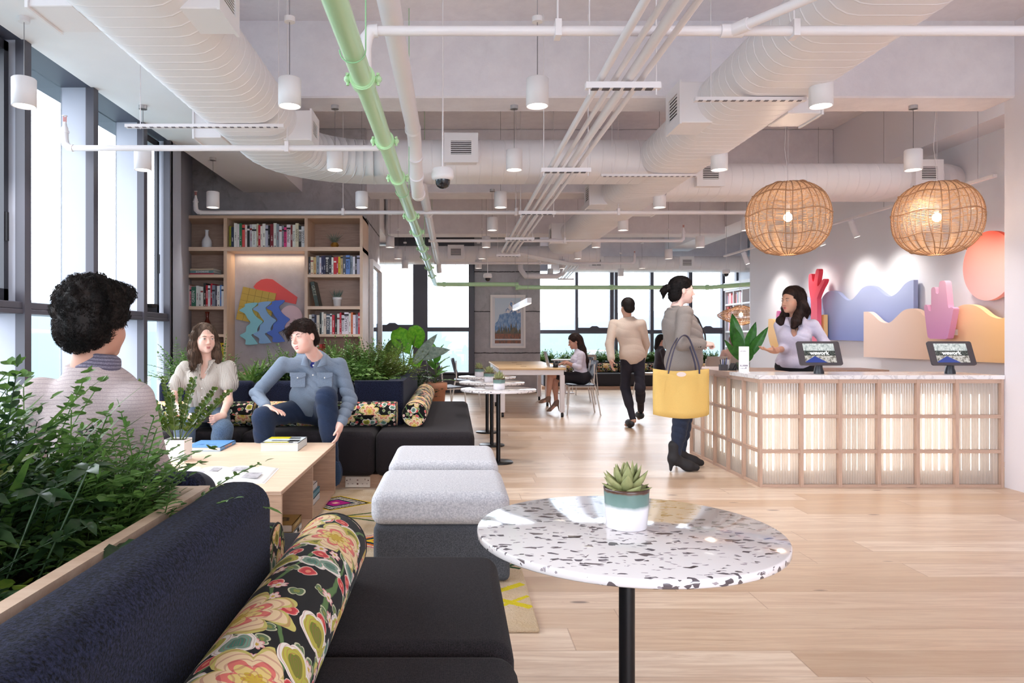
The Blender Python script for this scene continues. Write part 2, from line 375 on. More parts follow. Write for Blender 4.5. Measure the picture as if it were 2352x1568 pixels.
def floral(name='floral print fabric', sc=1.0):
    n = NT(name); tc = n.t.nodes.new('ShaderNodeTexCoord'); uv0 = n.n('VectorMath', {0: tc.outputs['UV'], 3: sc}, operation='SCALE').outputs[0]
    wob = n.n('VectorMath', {0: n.n('VectorMath', {0: n.n('TexNoise', {'Vector': uv0, 'Scale': 9.0, 'Detail': 2.0}).outputs[1], 1: (.5, .5, .5)}, operation='SUBTRACT').outputs[0], 3: .05}, operation='SCALE').outputs[0]
    uv = n.n('VectorMath', {0: uv0, 1: wob}, operation='ADD').outputs[0]
    cur = n.mix(.5, lin((16, 15, 15)), lin((16, 15, 15)))
    # stems
    w = n.n('TexWave', {'Vector': uv, 'Scale': 2.2, 'Distortion': 9.0, 'Detail': 0.0, 'Detail Scale': 1.0}).outputs[1]
    cur = n.mix(n.ramp(w, (.965, (0, 0, 0)), (.985, (1, 1, 1))), cur, lin((92, 124, 70)))
    def layer(cur, scale, off, prob, petals, R0, amp, cols, rnd_=.8, rotk=6.28, ell=1.0):
        mp = n.n('Mapping', {'Vector': uv, 'Location': (off, off*1.3, 0)}).outputs[0]
        vo = n.n('TexVoronoi', {'Vector': mp, 'Scale': float(scale), 'Randomness': rnd_}, voronoi_dimensions='2D')
        d = n.n('VectorMath', {0: mp, 1: vo.outputs['Position']}, operation='SUBTRACT').outputs[0]
        d = n.n('VectorMath', {0: d, 3: float(scale)}, operation='SCALE').outputs[0]
        cs = n.n('SeparateXYZ', {0: vo.outputs['Color']})
        ang0 = n.math('MULTIPLY', cs.outputs[0], rotk)
        rt = n.n('VectorRotate', {'Vector': d, 'Angle': ang0}, rotation_type='Z_AXIS').outputs[0]
        sp = n.n('SeparateXYZ', {0: rt}); X, Yy = n.math('MULTIPLY', sp.outputs[0], ell), sp.outputs[1]
        r = n.math('SQRT', n.math('ADD', n.math('MULTIPLY', X, X), n.math('MULTIPLY', Yy, Yy)))
        th = n.math('ARCTAN2', Yy, X)
        lob = n.math('ABSOLUTE', n.math('COSINE', n.math('MULTIPLY', th, petals/2.0)))
        rr = n.math('DIVIDE', r, n.math('ADD', R0*(1-amp), n.math('MULTIPLY', lob, R0*amp)))
        on = n.math('LESS_THAN', cs.outputs[1], prob)
        e = n.ramp(rr, *cols, interp='CONSTANT')
        vein = n.math('MULTIPLY', n.math('GREATER_THAN', n.math('SINE', n.math('ADD', n.math('MULTIPLY', rr, 34), n.math('MULTIPLY', lob, 9))), .72), .45)
        e = n.mix(vein, e, lin((176, 74, 84)))
        m = n.math('MULTIPLY', on, n.math('LESS_THAN', rr, 1.0))
        return n.mix(m, cur, e)
    K = lambda *c: lin(c)
    cur = layer(cur, 15, 3.3, .5, 2, .42, .55, ((0, K(132, 150, 66)), (.35, K(84, 126, 84)), (.8, K(206, 212, 176))), ell=1.5)
    cur = layer(cur, 13, 9.1, .5, 2, .36, .3, ((0, K(238, 150, 120)), (.3, K(205, 62, 66)), (.7, K(226, 96, 92)), (.88, K(244, 214, 196))), ell=1.3)
    cur = layer(cur, 17, 5.7, .3, 6, .34, .4, ((0, K(214, 180, 70)), (.3, K(244, 226, 214)), (.8, K(230, 160, 160))))
    cur = layer(cur, 8, 1.2, .34, 2, .46, .5, ((0, K(70, 128, 110)), (.4, K(120, 160, 140)), (.72, K(240, 236, 226))), ell=1.6)
    cur = layer(cur, 6.2, 7.9, .42, 2, .42, .35, ((0, K(120, 130, 40)), (.5, K(190, 186, 72)), (.8, K(244, 236, 224))), ell=1.35)
    cur = layer(cur, 3.9, .37, .62, 7, .50, .42, ((0, K(208, 178, 60)), (.22, K(232, 208, 130)), (.42, K(226, 122, 110)), (.55, K(240, 214, 170)), (.86, K(206, 196, 110))))
    return n.fin(cur, .8, 0, Specular_IOR_Level=.2, Sheen_Weight=.05)
def rug_mat():
    n = NT('tufted rug'); g = n.n('SeparateXYZ', {0: n.wcoord()}); x, y = g.outputs[0], g.outputs[1]
    nz = n.noise(n.wcoord(), 90, 3, .7); lo = n.noise(n.wcoord(), 5, 3)
    c = n.mix(n.math('MULTIPLY', nz, .3), n.ramp(lo, (.3, lin((214, 186, 150))), (.7, lin((232, 214, 190)))), lin((196, 168, 136)))
    jx = n.math('ADD', x, n.math('MULTIPLY', n.math('SUBTRACT', nz, .5), .03))
    def dia(c, cx, cy, a, b, steps):
        d = n.math('ADD', n.math('DIVIDE', n.math('ABSOLUTE', n.math('SUBTRACT', jx, cx)), a), n.math('DIVIDE', n.math('ABSOLUTE', n.math('SUBTRACT', y, cy)), b))
        col = n.ramp(d, *[(p, lin(k)) for p, k in steps], interp='CONSTANT')
        return n.mix(n.math('LESS_THAN', d, 1.0), c, col)
    st = ((0, (240, 190, 170)), (.12, (176, 40, 130)), (.42, (34, 60, 74)), (.55, (230, 220, 200)), (.64, (30, 28, 34)), (.72, (232, 222, 200)), (.80, (34, 30, 34)), (.9, (222, 190, 60)))
    c = dia(c, -.84, 5.08, .27, .23, st)
    st2 = ((0, (60, 50, 60)), (.2, (214, 70, 70)), (.4, (232, 196, 60)), (.55, (40, 60, 70)), (.7, (226, 120, 60)), (.85, (240, 220, 190)), (.94, (200, 60, 120)))
    c = dia(c, -.36, 4.14, .30, .20, st2)
    def line(c, x0, y0, x1, y1, w, col):
        dx, dy = x1-x0, y1-y0; L = math.hypot(dx, dy); nx, ny = -dy/L, dx/L
        d = n.math('ABSOLUTE', n.math('ADD', n.math('MULTIPLY', n.math('SUBTRACT', jx, x0), nx), n.math('MULTIPLY', n.math('SUBTRACT', y, y0), ny)))
        t = n.math('DIVIDE', n.math('ADD', n.math('MULTIPLY', n.math('SUBTRACT', x, x0), dx/L), n.math('MULTIPLY', n.math('SUBTRACT', y, y0), dy/L)), L)
        f = n.math('MULTIPLY', n.math('LESS_THAN', d, w), n.math('MULTIPLY', n.math('GREATER_THAN', t, 0.0), n.math('LESS_THAN', t, 1.0)))
        return n.mix(f, c, lin(col))
    for a in ((-.74, 4.70, -.42, 4.86, .012, (84, 104, 60)), (-.74, 4.70, -.42, 4.54, .012, (84, 104, 60)), (-.72, 4.70, -.3, 4.70, .016, (214, 186, 70)),
              (.0, 3.15, .33, 3.42, .02, (224, 204, 50)), (.02, 3.34, .34, 3.12, .02, (224, 204, 50)), (.12, 3.05, .34, 3.26, .012, (224, 204, 50)), (.16, 3.62, .34, 3.72, .012, (60, 90, 60)), (.16, 3.74, .34, 3.64, .012, (60, 90, 60))):
        c = line(c, *a)
    return n.fin(c, 1.0, 0, nz, 1.0, .02, Specular_IOR_Level=.1)
def marble():
    n = NT('marble'); v = n.wcoord(); w = n.noise(v, 3.0, 7, .6, 2.2)
    vein = n.ramp(n.math('ABSOLUTE', n.math('SUBTRACT', w, .5)), (.004, (1, 1, 1)), (.035, (0, 0, 0)))
    return n.fin(n.mix(n.math('MULTIPLY', vein, .5), lin((242, 238, 238)), lin((176, 168, 172))), .15)
def leafmat(c1, c2, rough=.4, trans=.25):
    n = NT('leaf'); v = n.coord(); a = n.noise(v, 30, 3)
    c = n.ramp(a, (.3, lin(c2)), (.68, lin(c1)))
    b = n.t.nodes.new('ShaderNodeBsdfPrincipled'); n.put(b.inputs['Base Color'], c); b.inputs['Roughness'].default_value = rough
    b.inputs['Specular IOR Level'].default_value = .4
    t = n.n('BsdfTranslucent', {'Color': c}); mx = n.n('MixShader', {0: trans, 1: b.outputs[0], 2: t.outputs[0]})
    n.t.links.new(mx.outputs[0], n.out.inputs[0]); return n.m
def window_glass():
    n = NT('window glass'); fr = n.math('ADD', n.math('MULTIPLY', n.math('POWER', n.n('LayerWeight', {'Blend': .5}).outputs[1], 5.0), .5), .02); tr = n.n('BsdfTransparent', {'Color': (.97, .985, .99, 1)}); gl = n.n('BsdfGlossy', {'Roughness': .02})
    mx = n.n('MixShader', {0: fr, 1: tr.outputs[0], 2: gl.outputs[0]}); n.t.links.new(mx.outputs[0], n.out.inputs[0]); return n.m
FLOOR = floor_mat(); TERR = terrazzo(); NAVY = fabric((42, 47, 74), (5, 6, 13), 170, bs=.8); BLACKF = fabric((58, 52, 56), (20, 18, 20), 330, stripe=150)
FELT = fabric((206, 205, 209), (168, 168, 176), 130, bs=.2); FELTD = fabric((96, 98, 104), (58, 60, 66), 300)
FLORAL = floral(); FLORALS = floral('small floral print fabric', 1.5); RUG = rug_mat(); MARBLE = marble(); GLASS = window_glass()
SOIL = M((58, 38, 30), 1, bump=1, scale=60, var=.5)
LGREEN = leafmat((112, 150, 72), (62, 100, 44)); LDARK = leafmat((58, 88, 50), (28, 52, 28), .3); LYEL = leafmat((136, 158, 60), (88, 122, 44))
LFERN = leafmat((122, 154, 78), (70, 106, 50)); LBRIGHT = leafmat((160, 218, 74), (100, 180, 52), .35, .5); LOLIVE = leafmat((96, 106, 44), (62, 78, 32)); LGREY = leafmat((150, 164, 150), (104, 124, 112))
STEMM = M((88, 104, 52), .6)
TERRACOTTA = M((196, 138, 108), .8, bump=.1, scale=60, var=.06)

# ------------------------------------------------------------------ the shell
struct('floor', MB().box(-3.0, 8, -4.2, 9.3, -.1, 0).box(-3.5, 8, 9.3, 18, -.1, 0), FLOOR)
struct('ceiling', MB().box(-3.2, 5.6, -4.2, 5.585, 3.67, 3.8), CEILC)
struct('ceiling', MB().box(-3.5, 8, 5.94, 18, 3.9, 4.0), CEILC)
for n_, (y0, y1, x1) in enumerate(((5.585, 5.94, 4.40), (9.29, 9.72, 4.945), (13.0, 13.45, 4.945), (16.75, 17.1, 6.9))):
    struct('beam_cross', MB().box(-1.97 if y0 < 9 else -1.2, x1, y0, y1, 3.07, 3.9), CEILC, bevel=.012, seg=1)
struct('trim_1', MB().box(-2.72, -1.96, -4.2, 9.29, 3.07, 3.9), SOFFIT)             # dropped soffit along the windows
struct('trim_2', MB().box(-3.5, -1.27, 10.9, 15.3, 3.07, 3.9), SOFFIT)
struct('beam_right', MB().box(4.945, 5.5, 5.69, 18, 3.2, 3.9), M((236, 234, 240), .7))
struct('wall_right', MB().box(4.39, 5.7, -4.2, 5.69, 0, 3.9), M((232, 226, 230), .7, bump=.08, scale=150))
struct('wall_light_block', MB().box(-3.0, 4.5, -4.3, -4.2, 2.7, 3.9).box(-3.0, -.6, -4.3, -4.2, 0, 2.7), WALLW)  # unseen, added behind the camera to cut down the light entering there
struct('wall_reception', MB().box(5.27, 5.47, 5.69, 12.7, 0, 3.9), WALLW)
struct('wall_right_rear', MB().box(6.98, 7.1, 12.0, 18, 0, 3.9).box(5.47, 7.1, 12.0, 12.1, 0, 3.9), WALLW)
struct('column_left', MB().box(-3.55, -1.13, 9.25, 10.9, 0, 3.9), CONCD, bevel=.015, seg=1)
struct('column_rear', MB().box(.44, 1.87, 15.4, 16.2, 0, 3.9), CONCM, bevel=.015, seg=1)
struct('wall_left_rear', MB().prism([(-2.75, 7.07), (-2.84, 7.07), (-3.55, 9.3), (-3.4, 9.3)], 'z', 0, 3.9).box(-3.55, -3.4, 10.8, 15.4, 0, 3.9), FRAMEB)
struct('trim_3', MB().box(-2.84, -2.70, 6.83, 7.07, 0, 3.07), FRAMEB)              # jamb beside the bookcase
struct('trim_4', MB().box(-3.15, -2.72, -4.2, 7.07, 3.07, 3.9), M((70, 74, 90), .5))  # window head
struct('trim_5', MB().box(-3.0, -2.66, -4.2, 7.07, 0, .14), FRAMED)
# windows on the left: deep blue-grey fins with dark mullions
edges = [-4.2, -3.3, -2.43, -1.56, -.69, .18, 1.05, 1.92, 2.79, 3.66, 4.53, 5.39, 6.26, 6.83]
for i in range(len(edges)-1):
    y0, y1 = edges[i], edges[i+1]; gx = -2.96 if i < 12 else -2.83; mb = MB().box(gx, gx+.02, y0+.03, y1-.03, .14, 3.07)
    w = struct('window_%d' % (i+1), mb, GLASS)
    if i < 12: MB().box(-2.95, -2.725, y1-.03, y1+.03, .14, 3.07).build('window_fin', FRAMEB, w)
    MB().box(-2.76, -2.70, y1-.035, y1+.035, 0, 3.07).build('mullion', FRAMED, w)
    MB().box(-2.95, -2.71, y0+.03, y1-.03, 1.345, 1.375).box(-2.90, -2.715, y0+.03, y1-.03, 1.375, 1.42).build('transom', FRAMED, w, bevel=.004, seg=1)
    MB().box(-2.93, -2.75, y0+.03, y1-.03, .1, .2).build('window_sill', FRAMED, w)
    if i in (9, 12):
        s_ = MB(); a, b = y0+.04, y1-.04
        for q in ((a, a+.045, 1.42, 3.05), (b-.045, b, 1.42, 3.05), (a, b, 1.42, 1.50), (a, b, 2.99, 3.05)): s_.box(-2.93 if i < 12 else -2.83, -2.80, *q[:2], *q[2:])
        s_.build('sash', M((38, 38, 46), .4), w)
        MB().box(-2.81, -2.79, b-.035, b-.01, 1.8, 1.98).box(-2.80, -2.74, (a+b)/2-.06, (a+b)/2+.06, 1.47, 1.5).build('window_handle', BLACKM, w)
# windows at the far end, left of the rear column
def far_window(n_, x0, x1, Y, z0, ztop, ztr, bars=(), sash=None, handle=None):
    w = struct('window_%d' % n_, MB().box(x0, x1, Y+.06, Y+.08, z0, ztop), GLASS)
    f = MB().box(x0, x1, Y, Y+.12, ztr-.045, ztr+.045).box(x0, x1, Y, Y+.12, z0-.03, z0+.03).box(x0, x0+.05, Y, Y+.12, z0, ztop).box(x1-.05, x1, Y, Y+.12, z0, ztop)
    for b in bars: f.box(b[0], b[1], Y-.02, Y+.12, z0, ztop)
    f.build('window_frame', FRAMED, w)
    if sash:
        for (a, b) in sash:
            MB().box(a, b, Y-.03, Y+.02, ztr+.045, ztr+.10).build('sash', FRAMED, w)
            MB().prism([((a+b)/2-.12, ztr+.10), ((a+b)/2+.12, ztr+.10), ((a+b)/2+.06, ztr+.14), ((a+b)/2-.06, ztr+.14)], 'y', Y-.06, Y-.03).build('window_handle', FRAMED, w)
    return w
far_window(20, -2.4, .44, 15.3, .41, 2.9, 1.355, ((-.87, -.56), (.32, .44), (-2.4, -2.3)), ((-1.75, -.87),))
struct('wall_rear', MB().box(-3.5, .44, 15.3, 15.45, 0, .40).box(-3.5, .44, 15.3, 15.45, 2.9, 3.9).box(-3.5, -2.4, 15.3, 15.45, 0, 3.9), M((74, 72, 78), .6))
far_window(21, 1.87, 6.98, 17.5, .45, 2.82, 1.32, ((2.98, 3.05), (3.83, 3.92), (3.95, 4.02), (4.82, 4.9), (5.76, 5.85), (6.58, 6.65)), ((3.05, 3.83), (5.85, 6.58)))
struct('wall_rear', MB().box(1.87, 7.1, 17.5, 17.65, 0, .45).box(1.87, 7.1, 17.5, 17.65, 2.82, 3.9), M((120, 118, 126), .6))
struct('baseboard_rear', MB().box(2.0, 6.9, 16.25, 17.5, 0, .07), OAKD)
# outside: haze-pale hills and ground
random.seed(5)
def hills(x0, x1, Y, base, amp, seed, col, n=80):
    pts = []
    for i in range(n+1):
        t = i/n; x = x0+(x1-x0)*t
        pts.append((x, base+amp*(.55*math.sin(t*6+seed)+.3*math.sin(t*15+seed*2)+.15*math.sin(t*37+seed*3))))
    mb = MB(); vs = []
    for x, h in pts: vs += [(x, Y, -80), (x, Y+60, h*.7), (x, Y+160, h)]
    mb.add(vs, [(3*i+k, 3*i+3+k, 3*i+4+k, 3*i+1+k) for i in range(n) for k in range(2)], True)
    return struct('hills_outside', mb, M(col, 1))
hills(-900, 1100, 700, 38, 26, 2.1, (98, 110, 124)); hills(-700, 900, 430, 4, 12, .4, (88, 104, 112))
def hills_left(X, base, amp, seed, col):
    n = 60; mb = MB(); vs = []
    for i in range(n+1):
        y = -300+1400*i/n; h = base+amp*(.6*math.sin(i*.21+seed)+.3*math.sin(i*.5+seed))
        vs += [(X, y, -80), (X-60, y, h*.7), (X-160, y, h)]
    mb.add(vs, [(3*i+k, 3*i+1+k, 3*i+4+k, 3*i+3+k) for i in range(n) for k in range(2)], True)
    return struct('hills_outside', mb, M(col, 1))
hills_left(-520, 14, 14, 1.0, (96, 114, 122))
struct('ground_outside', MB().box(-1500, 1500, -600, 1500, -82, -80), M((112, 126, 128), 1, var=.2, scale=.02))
for k in range(16):
    if k < 9: x, y = random.uniform(30, 130), random.uniform(260, 360)
    else: x, y = random.uniform(-230, -150), random.uniform(60, 420)
    h = random.uniform(60, 76); w_ = random.uniform(7, 12)
    b = MB().box(x, x+w_, y, y+w_, -80, -80+h)
    for j in range(12): b.box(x+.5, x+w_-.5, y-.1, y, -80+h-4*j-3, -80+h-4*j-1.6, mi=1)
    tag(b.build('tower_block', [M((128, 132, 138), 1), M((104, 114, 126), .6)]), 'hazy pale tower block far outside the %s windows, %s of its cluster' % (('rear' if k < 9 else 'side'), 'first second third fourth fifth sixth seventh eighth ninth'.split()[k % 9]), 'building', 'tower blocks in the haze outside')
# ------------------------------------------------------------------ ceiling services
def oval(w, h, n=10):
    r = h/2; p = []
    for i in range(n+1):
        t = -math.pi/2+math.pi*i/n; p.append((w/2-r+r*math.cos(t), r*math.sin(t)))
    for i in range(n+1):
        t = math.pi/2+math.pi*i/n; p.append((-w/2+r+r*math.cos(t), r*math.sin(t)))
    return p
def arc(cx, cy, r, a0, a1, z, n=10): return [(cx+r*math.cos(R(a0+(a1-a0)*i/n)), cy+r*math.sin(R(a0+(a1-a0)*i/n)), z) for i in range(n+1)]
OV = oval(.62, .34); DZ = 2.83
def diffuser(parent, c, d, w=.30, h=.30, L=.16, base=.0):
    """square box on a duct with a slatted grille; c centre of the grille face, d outward direction"""
    d = Vector(d); s_ = Vector((-d.y, d.x, 0)); u = Vector((0, 0, 1)); Mx = Matrix((tuple(s_)+(c[0],), tuple(-d)+(c[1],), tuple(u)+(c[2],), (0, 0, 0, 1)))
    Mx = Matrix(((s_.x, -d.x, 0, c[0]), (s_.y, -d.y, 0, c[1]), (0, 0, 1, c[2]), (0, 0, 0, 1)))
    b = MB().box(-w/2, w/2, 0, L, -h/2, h/2, M=Mx).build('outlet_box', DUCTW, parent, bevel=.004, seg=1)
    g = MB()
    for q in ((-w/2-.01, -w/2+.05, -h/2-.01, h/2+.01), (w/2-.05, w/2+.01, -h/2-.01, h/2+.01), (-w/2+.05, w/2-.05, h/2-.06, h/2+.01), (-w/2+.05, w/2-.05, -h/2-.01, -h/2+.06)): g.box(q[0], q[1], -.012, 0.002, q[2], q[3], M=Mx)
    k = 7; zz = h-.12
    for i in range(k): g.box(-w/2+.05, w/2-.05, -.006, -.002, -zz/2+zz*(i+.30)/k, -zz/2+zz*(i+.72)/k, M=Mx)
    g.build('grille', DUCTW, b)
    MB().box(-w/2+.05, w/2-.05, -.001, .0, -zz/2, zz/2, M=Mx).build('grille_backing', M((60, 54, 56), .8), b)
# duct by the windows: runs back, then turns to cross the room
d1 = thing('ventilation_duct', 'white flat oval duct beside the windows that bends and crosses behind the first beam', 'duct', (-1.48, 2.5, DZ))
MB().sweep([(-1.48, 2.2, DZ), (-1.48, 5.95, DZ)]+arc(-.74, 5.95, .74, 180, 90, DZ)+[(1.78, 6.69, DZ)], OV, seam=.105).build('duct', DUCTW, d1)
for (c, d) in (((-1.07, 3.38, DZ-.03), (1, 0)), ((-1.93, 3.38, DZ-.02), (-1, 0)), ((-1.07, 5.47, DZ-.05), (1, 0)), ((-1.93, 5.45, DZ-.04), (-1, 0))): diffuser(d1, c, (d[0], d[1], 0), .28, .22, .2)
diffuser(d1, (.065, 6.28, DZ+.03), (0, -1, 0), .28, .24, .22)
d2 = thing('ventilation_duct', 'long white flat oval duct overhead that runs towards the far windows', 'duct', (1.98, 2.5, DZ))
MB().sweep([(1.98, 2.2, DZ), (1.98, 12.6, DZ)], OV, seam=.105).build('duct', DUCTW, d2)
for (c, d) in (((1.56, 5.05, DZ-.02), (-1, 0)), ((2.42, 4.85, DZ-.02), (1, 0)), ((1.54, 8.2, DZ), (-1, 0)), ((1.54, 11.3, DZ), (-1, 0)), ((2.44, 8.7, DZ), (1, 0))): diffuser(d2, c, (d[0], d[1], 0), .30, .28, .22)
d3 = thing('ventilation_duct', 'white flat oval duct crossing above the reception pendants to the art wall', 'duct', (3.6, 7.5, DZ))
MB().sweep([(2.2, 7.58, DZ), (5.0, 7.58, DZ)]+arc(5.0, 7.78, .2, -90, 0, DZ, 4), OV, seam=.105).build('duct', DUCTW, d3)
for px in (1632, 2134): diffuser(d3, (xat(px, 7.2), 7.2, DZ+.02), (0, -1, 0), .26, .25, .2)
d4 = thing('ventilation_duct', 'white flat oval duct above the windows behind the potted plants', 'duct', (0, 14.3, 2.84))
MB().sweep([(-2.4, 14.4, 2.84), (2.9, 14.4, 2.84)], OV, seam=.2).build('duct', DUCTW, d4)
diffuser(d4, (xat(1047, 14.0), 14.0, 2.86), (0, -1, 0), .30, .26, .1)
d5 = thing('ventilation_duct', 'white flat oval duct above the window bench at the far end', 'duct', (4.2, 16.5, 2.84))
MB().sweep([(2.2, 16.4, 2.86), (6.8, 16.4, 2.86)], OV, seam=.2).build('duct', DUCTW, d5)
for px in (1370, 1578): diffuser(d5, (xat(px, 16.0), 16.0, 2.86), (0, -1, 0), .30, .26, .1)
# sprinkler pipes across the room
SZ = 2.57
def rod(mb, x, y, z0, z1, r=.005): mb.cyl((x, y, z0), (x, y, z1), r, seg=6)
def sprinkler(name_label, Y, x0, x1, hangers, left_head, right_head=None, tee=()):
    t = thing('sprinkler_pipe', name_label, 'pipe', ((x0+x1)/2, Y, SZ)); r = .022
    MB().cyl((x0, Y, SZ), (x1, Y, SZ), r, seg=12).build('pipe', PIPEW, t)
    for x in hangers:
        h = MB().box(x-.014, x+.014, Y-.032, Y+.032, SZ-.032, SZ+.042); rod(h, x, Y, SZ+.04, 3.66 if Y < 5.6 else 3.89); h.build('hanger', PIPEW, t)
    def head(x, s):
        m = MB().tube([(x, Y, SZ), (x+s*.03, Y, SZ+.004), (x+s*.055, Y, SZ+.03), (x+s*.06, Y, SZ+.07), (x+s*.06, Y, SZ+.15)], [r*1.2, r*1.2, r*1.25, r*1.15, r], 12)
        m.cyl((x+s*.06, Y, SZ+.11), (x+s*.06, Y, SZ+.125), r*1.35, seg=12).cyl((x+s*.06, Y, SZ+.15), (x+s*.06, Y, SZ+.19), r*.8, r*.45, seg=10)
        e = m.build('elbow', PIPEW, t)
        MB().box(x+s*.06-.012, x+s*.06-.008, Y-.003, Y+.003, SZ+.19, SZ+.23).box(x+s*.06+.008, x+s*.06+.012, Y-.003, Y+.003, SZ+.19, SZ+.23).cyl((x+s*.06, Y, SZ+.19), (x+s*.06, Y, SZ+.225), .004, seg=6).build('sprinkler_frame', M((196, 120, 110), .4), e)
        MB().cyl((x+s*.06, Y, SZ+.232), (x+s*.06, Y, SZ+.236), .018, seg=12).build('deflector', PIPEW, e)
    if left_head: head(x0, -1)
    if right_head: head(x1, 1)
    for (x, dx, dy, L) in tee:
        a = Vector((x, Y, SZ)); b = Vector((x+dx*L, Y+dy*L, SZ+.03))
        MB().cyl((x-.05, Y, SZ), (x+.05, Y, SZ), r*1.35, seg=12).cyl(a, a+(b-a)*.15, r*1.3, seg=12).cyl(a, b, r*.95, seg=12).build('branch', PIPEW, t)
    return t
sp1 = sprinkler('white sprinkler pipe crossing overhead nearest the camera, joined to the green pipe', 3.2, -.34, 4.38, [xat(1281, 3.2), xat(1824, 3.2)], False, tee=((xat(1680, 3.2), .62, -.78, .55),))
MB().tube([(-.34, 3.2, SZ), (-.37, 3.2, SZ-.002), (-.39, 3.2, SZ-.03), (-.392, 3.2, SZ-.08), (-.39, 3.2, 2.33)], [.03, .03, .03, .024, .022], 12).build('elbow', PIPEW, sp1)
sprinkler('white sprinkler pipe with an upturned head beside the windows', 5.19, xat(168, 5.19), xat(870, 5.19), [xat(660, 5.19)], True)
sprinkler('white sprinkler pipe passing in front of the bookcase top', 7.88, xat(462, 7.88), 3.3, [xat(788, 7.88), xat(1185, 7.88), xat(1420, 7.88)], True)
sprinkler('white sprinkler pipe crossing behind the second beam with a head towards the reception', 10.2, -.36, xat(1560, 10.2), [xat(1297, 10.2)], False, True, tee=((xat(1270, 10.2), .5, .86, .5),))
sprinkler('white sprinkler pipe farthest from the camera, above the worktable', 13.3, -.36, xat(1450, 13.3), [xat(1240, 13.3)], False, True)
# green pipe
GX, GZ, GR = -.385, 2.292, .043
gp = thing('green_pipe', 'mint green painted pipe running overhead and turning along the far windows', 'pipe', (GX, 8, GZ))
MB().tube([(GX, 1.2, GZ), (GX, 14.75, GZ), (GX+.03, 14.86, GZ), (GX+.12, 14.9, GZ), (1.35, 14.9, GZ)], GR, 20).build('pipe', GREEN, gp)
MB().tube([(1.35, 14.95, GZ-.06), (5.4, 14.95, GZ-.06), (5.55, 14.85, GZ-.05), (6.6, 12.95, GZ-.05)], GR, 16).build('pipe', GREEN, gp)
def coupling(c, ax):
    m = MB(); a = Vector(ax); c = Vector(c); s_ = Vector((a.y, a.x, 0))
    m.cyl(c-a*.028, c+a*.028, GR*1.28, seg=20)
    m.cyl(c-a*.034, c-a*.028, GR*1.15, seg=20).cyl(c+a*.028, c+a*.034, GR*1.15, seg=20)
    for q in (-1, 1):
        e = c+s_*(q*GR*1.5); m.obj = None
        m.ball(e, (.017, .022, .016), 10); m.cyl(e-a*.03+Vector((0, 0, .012)), e+a*.03+Vector((0, 0, .012)), .006, seg=8)
        m.cyl(e-Vector((0, 0, .026)), e+Vector((0, 0, .026)), .007, seg=8)
    m.build('coupling', GREEN, gp)
for y in (3.03, 3.99, 4.92, 6.47, 7.45, 8.85, 9.8, 11.3, 12.8): coupling((GX, y, GZ), (0, 1, 0))
for x in (-.2, 1.33, 3.3, 5.3): coupling((x, 14.93, GZ-(.06 if x > 1.3 else 0)), (1, 0, 0))
MB().tube([(1.30, 14.92, GZ+.0), (1.34, 14.93, GZ-.05), (1.4, 14.95, GZ-.06)], GR*1.15, 14).build('elbow', GREEN, gp)
for y in (2.72, 5.35, 8.2, 11.0):
    h = MB(); h.tube([(GX+math.cos(t)*.05, y, GZ+math.sin(t)*.05) for t in np.linspace(-math.pi, 0, 13)], .003, 6); rod(h, GX+.05, y, GZ, 3.66 if y < 5.5 else 3.89, .003); h.build('hanger', M((150, 200, 150), .4), gp)
# white drain pipe
wp = thing('drain_pipe', 'thick white drain pipe with an elbow that drops, running beside the green pipe', 'pipe', (-.29, 6, 2.6))
MB().tube([(-.29, 1.2, 2.70), (-.29, 5.15, 2.69), (-.292, 5.32, 2.67), (-.293, 5.42, 2.62), (-.295, 5.60, 2.50), (-.297, 5.75, 2.43), (-.297, 5.98, 2.385)], .052, 18).build('pipe', PIPEW, wp)
MB().tube([(-.297, 6.05, 2.46), (-.297, 6.3, 2.5), (-.297, 6.8, 2.62), (-.297, 13.2, 2.60), (-.28, 13.35, 2.57), (-.27, 13.4, 2.40)], .048, 16).build('pipe', PIPEW, wp)
for (y, z) in ((3.05, 2.70), (5.12, 2.69), (5.48, 2.575), (5.66, 2.47), (5.96, 2.39), (8.2, 2.62), (11.0, 2.61)): MB().cyl((-.293, y-.014, z+.004), (-.293, y+.014, z-.006), .058, seg=18).build('pipe_collar', PIPEW, wp)
MB().tube([(xat(1195, 15), 15, zat(600, 15)), (xat(1195, 15), 14.9, zat(620, 15)), (xat(1206, 15), 14.85, zat(636, 15)), (xat(1222, 15), 14.8, zat(636, 15)), (xat(1275, 15), 14.8, zat(636, 15)), (xat(1288, 15), 14.8, zat(630, 15)), (xat(1290, 15), 14.8, zat(612, 15)), (xat(1290, 15), 14.8, 3.88)], .055, 12).build('pipe', PIPEW, wp)
# bundle of four conduits on trapeze hangers
cb = thing('conduit_bundle', 'bundle of four white conduits on slotted trapeze hangers', 'pipe bundle', (.85, 6, 2.5))
CZ = 2.52; xs = (.752, .826, .895, .962); rr = (.019, .015, .025, .015)
for x, r_ in zip(xs, rr): MB().tube([(x, 1.6, CZ), (x, 11.15, CZ), (x+1.35, 13.1, CZ), (x*1.0+1.62, 16.4, CZ)], r_, 10).build('conduit', PIPEW, cb)
for y in (3.63, 5.47, 7.35, 9.3, 11.2):
    m = MB().box(.67, 1.05, y-.02, y+.02, CZ-.062, CZ-.03); rod(m, .69, y, CZ-.09, 3.9, .004); rod(m, 1.03, y, CZ-.09, 3.9, .004)
    for k in range(6): m.box(.70+k*.055, .735+k*.055, y-.0205, y+.012, CZ-.066, CZ-.0615, mi=1)
    tr = m.build('trapeze_hanger', [PIPEW, M((90, 84, 88), .6)], cb)
